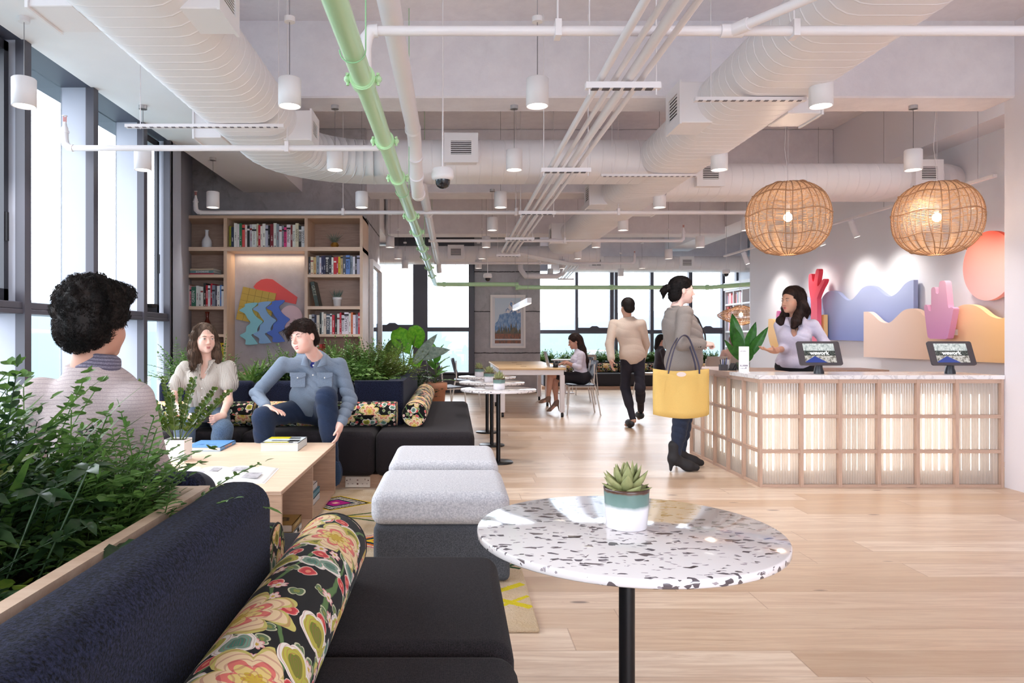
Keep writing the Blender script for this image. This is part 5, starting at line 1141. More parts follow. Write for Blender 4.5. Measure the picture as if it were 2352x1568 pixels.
for i in range(5):
    a, b = SY[i]+(.03 if i == 0 else .013), SY[i+1]-.013
    for r_ in range(3):
        m = MB(); ribs(m, a, b, ROWZ[r_][1], ROWZ[r_+1][0], CXL+.03, False, 14); m.build('fluted_panel', FLUT, rc)
    y_ = a+.03
    while y_ < b-.02:
        led.cyl((CXL+.085, y_, .12), (CXL+.085, y_, .735), rng.choice([.003, .005, .008]), seg=6); y_ += rng.uniform(.05, .11)
led.each('light_tube', LED, rc)
MB().box(CXL+.12, 4.385, CYF+.12, CYF+.14, 0, ZM).box(CXL+.12, CXL+.14, CYF+.14, 7.38, 0, ZM).build('back_panel', CREAM, rc)
dk = thing('back_desk', 'oak back desk behind the receptionist', 'desk', (3.4, 7.3, 0))
MB().box(3.03, 4.3, 7.05, 7.55, .845, .872).build('desktop', OAKR, dk)
MB().box(3.05, 4.28, 7.10, 7.5, 0, .845).build('cabinet', OAKD, dk)
MB().box(3.05, 4.28, 7.095, 7.1, .80, .84).build('drawer_gap', M((120, 70, 40), .7), dk)
# tablets
def screen_mat():
    n = NT('lobby picture screen'); g = n.n('SeparateXYZ', {0: n.t.nodes.new('ShaderNodeTexCoord').outputs['UV']}); u, v = g.outputs[0], g.outputs[1]; nz = n.noise(n.coord(), 60, 4, .7); n2 = n.noise(n.coord(), 120, 3, .7)
    c = n.ramp(nz, (.35, lin((150, 160, 160))), (.6, lin((226, 230, 228))))
    mid = n.ramp(n2, (.4, lin((26, 30, 30))), (.58, lin((90, 96, 92))), (.7, lin((190, 180, 170))))
    c = n.mix(n.math('LESS_THAN', v, .62), c, mid)
    lo = n.ramp(nz, (.38, lin((70, 66, 60))), (.5, lin((190, 184, 176))), (.62, lin((214, 210, 206))))
    c = n.mix(n.math('LESS_THAN', v, .36), c, lo)
    bl = n.math('SUBTRACT', n.math('SUBTRACT', .34, n.math('MULTIPLY', n.math('ABSOLUTE', n.math('SUBTRACT', u, .33)), .9)), v)
    c = n.mix(n.math('GREATER_THAN', bl, 0.0), c, lin((60, 76, 150)))
    e = n.n('Emission', {'Color': c, 'Strength': .85}); gl = n.n('BsdfGlossy', {'Roughness': .05}); mx = n.n('MixShader', {0: .04, 1: e.outputs[0], 2: gl.outputs[0]})
    n.t.links.new(mx.outputs[0], n.out.inputs[0]); return n.m
SCR = screen_mat(); CASE = M((70, 64, 68), .4)
def tablet(x0, x1, lab):
    Yb = 5.85; t = thing('check_in_tablet', lab, 'tablet', ((x0+x1)/2, 5.9, ZT), 'tablets on the reception counter'); w = x1-x0; ti = R(21.4); hh = .208
    Mx = Matrix.Translation((x0, Yb, .968)) @ Matrix.Rotation(-ti, 4, 'X')
    m = MB(); r_ = .016; P = []
    for cx_, cz_, a0 in ((w-r_, hh-r_, 0), (r_, hh-r_, 90), (r_, r_, 180), (w-r_, r_, 270)): P += [(cx_+r_*math.cos(R(a0+i*22.5)), cz_+r_*math.sin(R(a0+i*22.5))) for i in range(5)]
    m.prism(P, 'y', 0, .016, M=Mx).build('tablet_case', CASE, t, bevel=.002, seg=1)
    a, b, c, d = .047, w-.049, .022, hh-.020
    m = MB(); m.add([Mx @ Vector(p) for p in ((a, -.0008, c), (b, -.0008, c), (b, -.0008, d), (a, -.0008, d))], [(0, 1, 2, 3)], uvs=[[(0, 0), (1, 0), (1, 1), (0, 1)]]); m.build('screen', SCR, t)
    text_mesh('wework', .046, Mx @ Vector((w*.49, -.0015, hh*.50)), (Matrix.Rotation(-ti, 3, 'X') @ FRONT), emit((255, 255, 255), 1.0), t, bold=.0012)
    cx_ = (x0+x1)/2+.015
    MB().tube([(cx_-.0, 5.93, ZT), (cx_, 5.93, ZT+.018), (cx_-.005, 5.925, ZT+.05), (cx_-.012, 5.90, ZT+.1)], [.041, .040, .031, .022], 20).build('stand', M((40, 42, 50), .35), t)
tablet(2.842, 3.194, 'tablet on the counter in front of the receptionist'); tablet(3.925, 4.29, 'tablet on the counter beside the white end wall')
# things on the return
t = thing('sign_holder', 'white upright card holder with small print on the reception counter', 'sign', (2.52, 6.2, ZT))
MB().box(2.476, 2.563, 6.195, 6.203, ZT, ZT+.222).box(2.476, 2.563, 6.17, 6.23, ZT, ZT+.004).build('card', M((240, 238, 240), .35), t)
m = MB(); rng = random.Random(2)
for zz_, n_ in ((.18, 5), (.05, 6), (.03, 5)):
    for k in range(n_): x = 2.487+k*.011; m.box(x, x+rng.uniform(.004, .009), 6.1942, 6.1951, ZT+zz_, ZT+zz_+rng.choice([.0025, .004, .012 if zz_ < .1 else .003]))
m.build('small_print', M((120, 116, 130), .6), t)
t = thing('desk_organiser', 'black mesh desk organiser with pens and cards on the oak return', 'desk organiser', (2.56, 6.6, ZT)); x, y, z = xat(1663, 6.55), 6.55, ZT-.004
MB().box(x-.03, x+.035, y, y+.05, z, z+.055).build('pen_cup', M((70, 70, 78), .5), t); m = MB()
for k, (dx, c) in enumerate(((-.015, 0), (0, 1), (.012, 0), (.022, 1))): m.cyl((x+dx, y+.025, z+.02), (x+dx*1.6, y+.03, z+.10+.005*k), .004, seg=6, mi=c)
m.each('pen', [M((40, 40, 46), .5), M((60, 80, 150), .5)], t)
MB().box(x-.005, x+.07, y+.055, y+.06, z, z+.1).build('card_back', M((236, 234, 236), .5), t)
m = MB()
for k in range(3): Mx = Matrix.Translation((x+.06+k*.022, y-.01, z)) @ Matrix.Rotation(R(30), 4, 'Y'); m.box(-.004, .004, 0, .09, 0, .075, M=Mx)
m.build('card_rack', M((36, 36, 40), .4), t)
pt = thing('banana_leaf_plant', 'potted plant with tall paddle shaped leaves on the oak return of the counter', 'potted plant', (2.66, 6.6, ZT)); pc = Vector((xat(1706, 6.55), 6.55, ZT))
MB().lathe([(0, 0), (.045, 0), (.06, .07), (.055, .07), (0, .06)], pc.x, pc.y, pc.z, 24).build('pot', M((70, 86, 60), .6), pt)
m = MB(); BAN = leafmat((52, 112, 36), (30, 82, 24), .3, .2)
for (px, py, W, dy) in ((1682, 722, .075, .02), (1683, 754, .065, -.04), (1658, 780, .032, -.05), (1738, 741, .060, .04), (1762, 752, .052, 0), (1722, 800, .05, -.06)):
    tip = at(px, py, 6.55)+Vector((0, dy, 0)); b0 = pc+Vector((0, 0, .05)); d = tip-b0; L = d.length; m.tube([b0, b0+d*.35], .006, 6)
    V = bigleaf(m, b0+d*.22, d, (0, -1, .1), L*.80, W, 12, 0, .02, .18, -.02)
m.build('leaves', BAN, pt)
# ------------------------------------------------------------------ wall art
def wp(px, py, X): Y = X*FPX/(px-CX); return (Y, EYE-(py-CY)/FPX*Y)
def wallart(name, pts, off, th, mats, lab, sm=1, group=None):
    X = 5.27-off; P = [wp(1700+p[0]/3.607, 520+p[1]/3.607, X) for p in pts]
    m = MB(); m.prism(P, 'x', X, X+th)
    o = m.build(name, mats, bevel=.004, seg=1); tag(o, lab, 'wall art', group or 'relief shapes on the reception wall')
    if X+th < 5.268:
        a = np.array(P); m = MB()
        cy_ = a[:, 0].mean(); cz_ = a[:, 1].min()+.08; m.box(X+th, 5.27, cy_-.12, cy_+.12, cz_-.04, cz_+.02).build('mounting_block', M((220, 214, 214), .6), o)
    return o
def grad(c1, c2, axis, a, b):
    n = NT('gradient paint'); g = n.n('SeparateXYZ', {0: n.wcoord()}).outputs[axis]; f = n.math('DIVIDE', n.math('SUBTRACT', g, a), b-a)
    return n.fin(n.ramp(f, (0, lin(c1)), (1, lin(c2))), .6)
def spl(pts, n=4):
    out = []
    for i in range(len(pts)-1):
        p0, p1, p2, p3 = [Vector(pts[max(0, min(len(pts)-1, i+k))]+(0,)) for k in (-1, 0, 1, 2)]
        for j in range(n): t_ = j/n; q = .5*((2*p1)+(p2-p0)*t_+(2*p0-5*p1+4*p2-p3)*t_*t_+(3*p1-p0-3*p2+p3)*t_**3); out.append((q.x, q.y))
    return out+[pts[-1]]
wallart('wave_panel', spl([(430, 560), (500, 568), (560, 600), (600, 660), (640, 660), (680, 590), (720, 545), (765, 532), (810, 545), (850, 585), (890, 610), (930, 602), (970, 560), (1010, 512), (1060, 490), (1110, 497), (1160, 535), (1215, 575), (1260, 575), (1310, 540), (1360, 480), (1400, 452), (1437, 441)])+[(1437, 962), (430, 930)], .085, .05, grad((112, 132, 206), (176, 188, 226), 2, .95, 1.7), 'periwinkle blue wave panel on the reception wall')
wallart('wave_panel', spl([(1023, 706), (1068, 708), (1110, 740), (1155, 782), (1205, 800), (1250, 788), (1300, 742), (1350, 697), (1400, 681), (1440, 681), (1485, 702), (1540, 752), (1620, 780), (1700, 750), (1770, 692), (1830, 654), (1890, 645), (1950, 656), (2000, 685), (2060, 734), (2110, 756), (2160, 762), (2220, 740), (2300, 700)])+[(2300, 1136), (1023, 1080)], .17, .06, grad((248, 190, 110), (246, 220, 206), 1, 6.2, 8.3), 'peach to orange wave panel on the reception wall, lower and nearer the end wall')
wallart('wave_panel', spl([(234, 766), (262, 766), (292, 792), (322, 840), (380, 870), (460, 880), (540, 850), (600, 800), (645, 750), (672, 734), (696, 730)])+[(696, 1060), (420, 1056)]+spl([(330, 1054), (285, 1040), (250, 980), (232, 900), (232, 830), (234, 768)]), .16, .05, grad((240, 176, 30), (250, 206, 140), 2, .75, 1.25), 'yellow to peach wave panel behind the receptionist')
wallart('hand_cutout', spl([(585, 760), (585, 620), (576, 560), (568, 500), (568, 410), (580, 392), (592, 400), (597, 440), (606, 456), (615, 432), (626, 372), (636, 352), (650, 356), (651, 385), (643, 440), (640, 492), (655, 482), (680, 444), (692, 433), (700, 444), (690, 474), (664, 524), (638, 590), (638, 620), (638, 800)])+[(638, 1000), (585, 1000)], .24, .06, grad((252, 128, 160), (234, 62, 82), 2, 1.2, 1.9), 'red and pink coral shaped hand cutout on the reception wall')
wallart('hand_cutout', spl([(300, 860), (298, 760), (303, 705), (312, 702), (322, 730), (328, 780), (335, 730), (342, 690), (350, 700), (352, 860)]), .24, .05, M((240, 130, 190), .6), 'pink fingers cutout half hidden behind the receptionist hair')
wallart('hand_cutout', spl([(1552, 905), (1542, 830), (1525, 690), (1523, 662), (1535, 648), (1550, 656), (1562, 694), (1574, 700), (1582, 690), (1582, 560), (1584, 516), (1600, 502), (1616, 510), (1622, 548), (1634, 558), (1645, 545), (1648, 475), (1660, 452), (1688, 450), (1702, 468), (1712, 560), (1724, 668), (1745, 668), (1765, 676), (1760, 720), (1735, 850), (1718, 925)])+[(1700, 933), (1575, 930), (1556, 918)], .30, .06, grad((222, 150, 204), (238, 186, 206), 2, 1.15, 1.75), 'lilac pink hand cutout in front of the peach wave panel')
m = MB(); yc, zc, rr_ = 6.90, 1.885, .335
m.prism([(yc+rr_*math.cos(k*math.pi/40), zc+rr_*math.sin(k*math.pi/40)) for k in range(80)], 'x', 5.16, 5.21); o = m.build('sun_disc', grad((250, 176, 172), (238, 92, 66), 2, zc-.26, zc+.30), bevel=.004, seg=1); tag(o, 'round coral red to pink sun disc on the reception wall beside the end wall', 'wall art', 'relief shapes on the reception wall')
MB().box(5.21, 5.27, yc-.05, yc+.05, zc-.05, zc+.05).build('mounting_block', M((220, 214, 214), .6), o)
# ------------------------------------------------------------------ far bookshelf
fb = thing('bookshelf', 'white bookshelf with brown backs on the far side wall', 'bookshelf', (6.8, 16.6, 0)); WH = M((240, 238, 240), .5); YD = [15.4, 15.98, 16.42, 16.94, 17.45]; ZS = [.3, .62, .97, 1.32, 1.64, 1.97, 2.30]
for y in YD: MB().box(6.63, 6.95, y-.02, y+.02, 0, 2.34).build('upright', WH, fb)
for z in ZS: MB().box(6.632, 6.95, 15.38, 17.47, z-.02, z+.02).build('shelf', WH, fb)
MB().box(6.95, 6.97, 15.4, 17.45, 0, 2.34).build('back_panel', OAKB, fb); MB().box(6.6, 6.97, 15.36, 17.48, 2.32, 2.5).build('cornice', WH, fb)
rng = random.Random(31); k_ = 0
for zi in (2, 3, 4, 5):
    for yi in ((3, 2) if zi in (3, 5) else (3,)):
        y = YD[yi]+.05; n_ = 0
        while y < YD[yi+1]-.06 and n_ < 7:
            w = rng.uniform(.035, .07); h_ = rng.uniform(.2, .27); cn = rng.choice(['white', 'red', 'cream', 'pink', 'white', 'grey', 'lavender', 'coral', 'black'])
            m = MB().box(6.66, 6.86, y, y+w-.004, ZS[zi]+.02, ZS[zi]+.02+h_).box(6.664, 6.862, y+.004, y+w-.008, ZS[zi]+.024, ZS[zi]+.0205+h_, mi=1)
            tag(m.build('book', [bookmat(CD[cn]), PAGE]), '%s book on the white far bookshelf, %s shelf up, %s from the %s bay end' % (cn, ORD[zi], ORD[n_], 'near' if yi == 2 else 'window'), 'book', 'books on the far bookshelf'); y += w; n_ += 1
# ------------------------------------------------------------------ worktable, chairs, laptop
wt = thing('worktable', 'long oak topped worktable on white legs with castors', 'table', (1.17, 12.1, 0)); WL = M((238, 234, 238), .4)
MB().box(.67, 1.67, 10.6, 13.6, .705, .732).build('tabletop', TABW, wt, bevel=.004, seg=1)
MB().box(.70, 1.64, 10.63, 10.67, .63, .705).box(.70, 1.64, 13.53, 13.57, .63, .705).build('apron', WL, wt); MB().box(.70, .74, 10.67, 13.53, .63, .705).box(1.60, 1.64, 10.67, 13.53, .63, .705).build('apron', WL, wt)
for y in (10.66, 12.35, 13.52):
    for x in (.73, 1.62):
        l = MB().box(x-.035, x+.035, y-.03, y+.03, .07, .63 if y != 12.35 else .63).build('leg', WL, wt, bevel=.008, seg=2)
        MB().cyl((x-.018, y, .032), (x+.018, y, .032), .032, seg=16).cyl((x, y, .05), (x, y, .08), .012, seg=8).build('caster', M((34, 34, 36), .5), l)
m = MB()
for y in (11.2, 12.0, 12.9): m.box(1.05, 1.14, y-.04, y+.04, .7325, .734)
m.build('cable_port', M((150, 112, 70), .6), wt)
def chair(x, y, rz, lab, col=(84, 86, 98), legc=(226, 220, 214), proto=None):
    if proto: return dup(proto, (x, y, 0), lab, rotz=rz)
    t = thing('office_chair', lab, 'chair', (x, y, 0), 'chairs in the work area'); t.rotation_euler = (0, 0, rz); P = M(col, .5); Lg = M(legc, .35); t['_w'] = (0, 0, 0)
    n = 8; m = MB(); V = []
    for i in range(n+1):
        for j in range(5):
            u = i/n; v = j/4-.5; V.append((v*.44, -.21+.42*u, .455+.012*(2*v)**2-.01*math.sin(u*3)))
    m.add(V, [(5*i+j, 5*i+j+1, 5*i+j+6, 5*i+j+5) for i in range(n) for j in range(4)], True); m.build('seat', P, t, solid=.014)
    m = MB(); V = []
    for i in range(7):
        for j in range(7):
            u = i/6; v = j/6-.5; V.append((v*(.44-.05*u), .20+.07*u-.05*(2*v)**2, .56+.27*u))
    m.add(V, [(7*i+j, 7*i+j+1, 7*i+j+8, 7*i+j+7) for i in range(6) for j in range(6)], True); m.build('backrest', P, t, solid=.012)
    for s_ in (-1, 1):
        MB().tube([(s_*.21, -.2, .44), (s_*.22, -.24, 0)], .010, 8).build('leg', Lg, t)
        MB().tube([(s_*.20, .18, .78), (s_*.21, .17, .5), (s_*.21, .2, .40), (s_*.23, .27, 0)], .010, 8).build('leg', Lg, t)
    MB().tube([(-.21, -.2, .435), (.21, -.2, .435)], .009, 8).tube([(-.21, -.2, .435), (-.21, .18, .435), (.21, .18, .435), (.21, -.2, .435)], .009, 8).build('seat_frame', Lg, t)
    return t
ch0 = chair(1.97, 11.1, -math.pi/2, 'slate grey chair under the woman typing at the laptop')
chair(.22, 12.3, math.pi/2, 'slate grey chair facing the empty side of the worktable', proto=ch0)
chair(-.12, 10.6, R(120), 'slate grey chair standing behind the elephant ear plant', proto=ch0)
chair(2.25, 12.9, -math.pi/2, 'slate grey chair behind the seated typing woman', proto=ch0)
tc0 = chair(xat(1490, 14.6), 14.6, R(90), 'tan chair under the woman in the dark dress', (186, 170, 158))
chair(xat(1343, 15), 15.0, R(180), 'tan chair in front of the window bench beyond the worktable', proto=tc0)
chair(xat(1638, 13.6), 13.6, R(180), 'tan chair with its back to the reception return', proto=tc0)
t = thing('side_table', 'small round white table in front of the window bench', 'table', (xat(1298, 15.2), 15.2, 0))
MB().lathe([(0, .69), (.3, .69), (.3, .715), (0, .715)], xat(1298, 15.2), 15.2, 0, 32).build('tabletop', WL, t); MB().cyl((xat(1298, 15.2), 15.2, 0), (xat(1298, 15.2), 15.2, .69), .025).lathe([(0, 0), (.2, 0), (.2, .015), (0, .02)], xat(1298, 15.2), 15.2, 0, 24).build('pedestal', WL, t)
lp = thing('laptop', 'open silver laptop on the worktable in front of the typing woman', 'laptop', (1.58, 11.05, .732))
MB().box(1.47, 1.71, 10.89, 11.22, .733, .748).build('keyboard_base', M((206, 206, 212), .3, .6), lp, bevel=.003)
Mx = Matrix.Translation((1.47, 0, .748)) @ Matrix.Rotation(R(-14), 4, 'Y'); MB().box(-.006, .002, 10.89, 11.22, 0, .23, M=Mx).build('lid', M((120, 120, 128), .3, .6), lp); MB().box(.002, .0035, 10.90, 11.21, .012, .22, M=Mx).build('screen', M((70, 60, 66), .2, var=.6, scale=14), lp)
t = thing('coffee_mug', 'black mug on the worktable beside the laptop screen', 'mug', (1.56, 10.82, .732)); MB().lathe([(0, 0), (.038, 0), (.04, .004), (.04, .10), (.036, .10), (.035, .01), (0, .01)], 1.545, 10.82, .733, 24).build('cup', M((26, 24, 26), .3), t)
text_mesh('wework', .016, (1.545, 10.779, .79), FRONT, M((220, 220, 220), .5), t)
# window bench
wb = thing('window_bench', 'long black upholstered bench under the far windows', 'bench', (4.4, 16.7, 0))
MB().box(2.05, 6.58, 16.3, 16.95, .07, .36).build('seat', M((44, 42, 48), .8), wb, bevel=.03, seg=3); MB().box(2.05, 6.58, 17.0, 17.4, .07, .6).build('planter_box', M((60, 58, 64), .8), wb)
labs = ['floral bolster on the window bench, %s from the concrete column' % ORD[k] for k in range(5)]
for k in range(5): bolster((2.15+k*.88, 16.85, .47), (2.98+k*.88, 16.85, .47), .105, labs[k], FLORALS, 16)
for k in range(7):
    plant('leafy_shrub', 'green plant behind the window bench, %s from the concrete column' % ORD[k], 'bushy', (2.3+k*.62, 17.15, .58), .30, 34, LFERN if k % 2 else LGREEN, 60+k, 'plants behind the window bench', .1, ls=1.9, spread_x=.28)
# ------------------------------------------------------------------ figures: blended volumes turned into one surface
def surfnet(D, org, v):
    s = D < 0; nx, ny, nz = D.shape
    c = [s[i:nx-1+i, j:ny-1+j, k:nz-1+k] for i in (0, 1) for j in (0, 1) for k in (0, 1)]
    cnt = sum(a.astype(np.int8) for a in c); mask = (cnt > 0) & (cnt < 8)
    I = np.argwhere(mask); idx = -np.ones(mask.shape, np.int64); idx[mask] = np.arange(len(I))
    acc = np.zeros((len(I), 3)); num = np.zeros(len(I))
    cor = [(i, j, k) for i in (0, 1) for j in (0, 1) for k in (0, 1)]; V = {q: D[I[:, 0]+q[0], I[:, 1]+q[1], I[:, 2]+q[2]] for q in cor}
    for a in cor:
        for ax in range(3):
            if a[ax]: continue
            b = list(a); b[ax] = 1; b = tuple(b); d0, d1 = V[a], V[b]; m = (d0 < 0) != (d1 < 0); t = np.where(m, d0/np.where(m, d0-d1, 1), 0)
            p = np.tile(np.array(a, float), (len(I), 1)); p[:, ax] += t; acc += p*m[:, None]; num += m
    P = (I+acc/num[:, None])*v+org; F = []
    for ax in range(3):
        o = [q for q in range(3) if q != ax]; sl0 = [slice(None)]*3; sl1 = [slice(None)]*3; sl0[ax] = slice(0, -1); sl1[ax] = slice(1, None)
        E = np.argwhere(s[tuple(sl0)] != s[tuple(sl1)]); ok = (E[:, o[0]] > 0) & (E[:, o[1]] > 0) & (E[:, o[0]] < D.shape[o[0]]-1) & (E[:, o[1]] < D.shape[o[1]]-1); E = E[ok]
        sg = s[tuple(E.T)]
        def cell(da, db): q = E.copy(); q[:, o[0]] += da; q[:, o[1]] += db; return idx[tuple(q.T)]
        q = np.stack([cell(-1, -1), cell(0, -1), cell(0, 0), cell(-1, 0)], 1); fl = sg if ax != 1 else ~sg
        q[~fl] = q[~fl][:, ::-1]; F.append(q)
    return P, np.concatenate(F)
class Blob:
    def __init__(s): s.p = []
    def cap(s, a, b, r0, r1=None, k=.02, op='+'): s.p.append(('c', Vector(a), Vector(b), r0, r0 if r1 is None else r1, k, op)); return s
    def ell(s, c, r, Rm=None, k=.02, op='+'): s.p.append(('e', Vector(c), Vector(r), Rm or Matrix.Identity(3), None, k, op)); return s
    def chain(s, pts, rs, k=.02):
        for i in range(len(pts)-1): s.cap(pts[i], pts[i+1], rs[i], rs[i+1], k)
        return s
    def plane(s, c, n): s.p.append(('p', Vector(c), Vector(n).normalized(), None, None, 0, 'x')); return s
    def build(s, name, mat, parent, v=.006, wr=None, grow=0.0, solid=0):
        B = []
        for q in s.p:
            if q[6] != '+': continue
            if q[0] == 'c': r = max(q[3], q[4]); B += [q[1]-Vector((r, r, r)), q[1]+Vector((r, r, r)), q[2]-Vector((r, r, r)), q[2]+Vector((r, r, r))]
            else: r = max(q[2]); B += [q[1]-Vector((r, r, r)), q[1]+Vector((r, r, r))]
        B = np.array([tuple(b) for b in B]); lo = B.min(0)-.03-grow; hi = B.max(0)+.03+grow; n = np.ceil((hi-lo)/v).astype(int)+1
        D = np.full(tuple(n), .5, np.float32); ax = [lo[i]+v*np.arange(n[i]) for i in range(3)]
        def sub(l, h):
            i0 = np.clip(np.floor((l-lo)/v).astype(int), 0, n); i1 = np.clip(np.ceil((h-lo)/v).astype(int)+1, 0, n); return tuple(slice(a, b) for a, b in zip(i0, i1))
        for q in s.p:
            k = q[5]; pad = k+.03+grow
            if q[0] == 'c':
                a, b = np.array(q[1]), np.array(q[2]); r = max(q[3], q[4]); sl = sub(np.minimum(a, b)-r-pad, np.maximum(a, b)+r+pad)
            elif q[0] == 'e': a = np.array(q[1]); r = max(q[2]); sl = sub(a-r-pad, a+r+pad)
            else: sl = (slice(None),)*3
            X, Y, Z = np.meshgrid(ax[0][sl[0]], ax[1][sl[1]], ax[2][sl[2]], indexing='ij')
            if X.size == 0: continue
            if q[0] == 'c':
                ba = b-a; L2 = max((ba*ba).sum(), 1e-9); t = np.clip(((X-a[0])*ba[0]+(Y-a[1])*ba[1]+(Z-a[2])*ba[2])/L2, 0, 1)
                d = np.sqrt((X-a[0]-ba[0]*t)**2+(Y-a[1]-ba[1]*t)**2+(Z-a[2]-ba[2]*t)**2)-(q[3]+(q[4]-q[3])*t)
            elif q[0] == 'e':
                Rm = np.array(q[3]); x = (X-a[0])*Rm[0, 0]+(Y-a[1])*Rm[1, 0]+(Z-a[2])*Rm[2, 0]; y = (X-a[0])*Rm[0, 1]+(Y-a[1])*Rm[1, 1]+(Z-a[2])*Rm[2, 1]; z = (X-a[0])*Rm[0, 2]+(Y-a[1])*Rm[1, 2]+(Z-a[2])*Rm[2, 2]
                r = q[2]; k0 = np.sqrt((x/r[0])**2+(y/r[1])**2+(z/r[2])**2); k1 = np.sqrt((x/r[0]**2)**2+(y/r[1]**2)**2+(z/r[2]**2)**2); d = k0*(k0-1)/np.maximum(k1, 1e-6)
            else:
                c, nn = q[1], q[2]; d = (X-c[0])*nn[0]+(Y-c[1])*nn[1]+(Z-c[2])*nn[2]
            C = D[sl]
            if q[6] == '+':
                if k > 0: h = np.clip(.5+.5*(C-d)/k, 0, 1); D[sl] = C*(1-h)+d*h-k*h*(1-h)
                else: D[sl] = np.minimum(C, d)
            elif q[6] == '-':
                kk = max(k, 1e-4); h = np.clip(.5-.5*(C+d)/kk, 0, 1); D[sl] = C*(1-h)-d*h+kk*h*(1-h)
            else: D[sl] = np.maximum(C, d)
        if wr:
            amp, f, sx, sy, sz = wr[:5]; X, Y, Z = np.meshgrid(*ax, indexing='ij')
            if len(wr) > 5: w = np.sin(f*(X*sx+Y*sy+Z*sz)+.6*np.sin(f*.3*(X-Y)))
            else:
                f *= 1.7; a = f*(X*sx+Y*sy+Z*sz)+2.0*np.sin(f*.17*(X-.6*Y)+1)+1.6*np.sin(f*.13*(Z+Y)); w = (1-2*np.abs(np.sin(a*.5))**.6)*(.45+.55*np.sin(f*.11*(X+.7*Z)+.9*np.sin(f*.09*Y)))
            D += (amp*w).astype(np.float32)
        D -= grow; P, F = surfnet(D, lo, v); me = bpy.data.meshes.new(name); off = np.array(tuple(parent.get('_w') or (0, 0, 0)) if parent else (0, 0, 0))
        P = P-off; me.vertices.add(len(P)); me.vertices.foreach_set('co', P.ravel()); me.loops.add(len(F)*4); me.loops.foreach_set('vertex_index', F.ravel().astype(np.int32))
        me.polygons.add(len(F)); me.polygons.foreach_set('loop_start', np.arange(0, len(F)*4, 4, dtype=np.int32)); me.update(calc_edges=True); me.validate(); me.polygons.foreach_set('use_smooth', np.ones(len(me.polygons), bool))
        me.materials.append(mat); o = bpy.data.objects.new(name, me); SC.collection.objects.link(o); o['_w'] = tuple(off.tolist())
        if parent: o.parent = parent
        m = o.modifiers.new('s', 'SMOOTH'); m.factor = .5; m.iterations = 2
        return o
def basis(fwd, up=(0, 0, 1), roll=0):
    """columns: right, forward, up"""
    f = Vector(fwd).normalized(); r = f.cross(Vector(up)).normalized(); u = r.cross(f)
    if roll: q = Matrix.Rotation(roll, 3, f); r, u = q @ r, q @ u
    return Matrix((r, f, u)).transposed()
def skin_mat(c): 
    n = NT('skin'); v = n.coord(); a = n.noise(v, 14, 3); c0 = lin(c); c1 = lin(tuple(int(x*y) for x, y in zip(c, (1.0, .93, .91))))
    return n.fin(n.ramp(a, (.35, c1), (.65, c0)), .5, Subsurface_Weight=.04, Subsurface_Scale=.01)
def hair_mat(c1, c2, sc=1.0):
    n = NT('hair'); v = n.coord(scale=(90*sc, 90*sc, 9*sc)); a = n.noise(v, 1.0, 4, .6, .4)
    return n.fin(n.ramp(a, (.35, lin(c2)), (.7, lin(c1))), .6, 0, a, .5, .004, Specular_IOR_Level=.22)
def head_prims(b, c, Bm, s=1.0, jaw=1.0):
    """adds a head to Blob b; Bm columns right, forward, up"""
    W = lambda x, y, z: Vector(c)+Bm @ Vector((x*s, y*s, z*s)); E = lambda p, r, k=.02, op='+': b.ell(W(*p), [q*s for q in r], Bm, k*s, op)
    E((0, -.012, .035), (.074, .093, .083)); E((0, .018, -.028), (.063*jaw, .070, .080), .03); E((0, .032, -.075), (.044*jaw, .048, .036), .03); E((0, .068, -.098), (.019, .017, .015), .022)
    for q in (-1, 1):
        E((q*.036, .052, -.038), (.024*jaw, .026, .028), .02); E((q*.031, .096, -.002), (.017, .013, .0115), .012, '-'); E((q*.031, .0765, -.004), (.0145, .0125, .0115), .004)
        b.cap(W(q*.012, .084, .017), W(q*.045, .072, .019), .009*s, .007*s, .014*s); E((q*.075, -.010, -.010), (.008, .017, .029), .008); E((q*.0105, .094, -.040), (.0075, .009, .0065), .008)
    b.cap(W(0, .085, .004), W(0, .106, -.034), .0065*s, .0105*s, .012*s)
    E((0, .0845, -.0655), (.023, .0090, .006), .006); E((0, .0825, -.0765), (.020, .0095, .0065), .006)
    return W
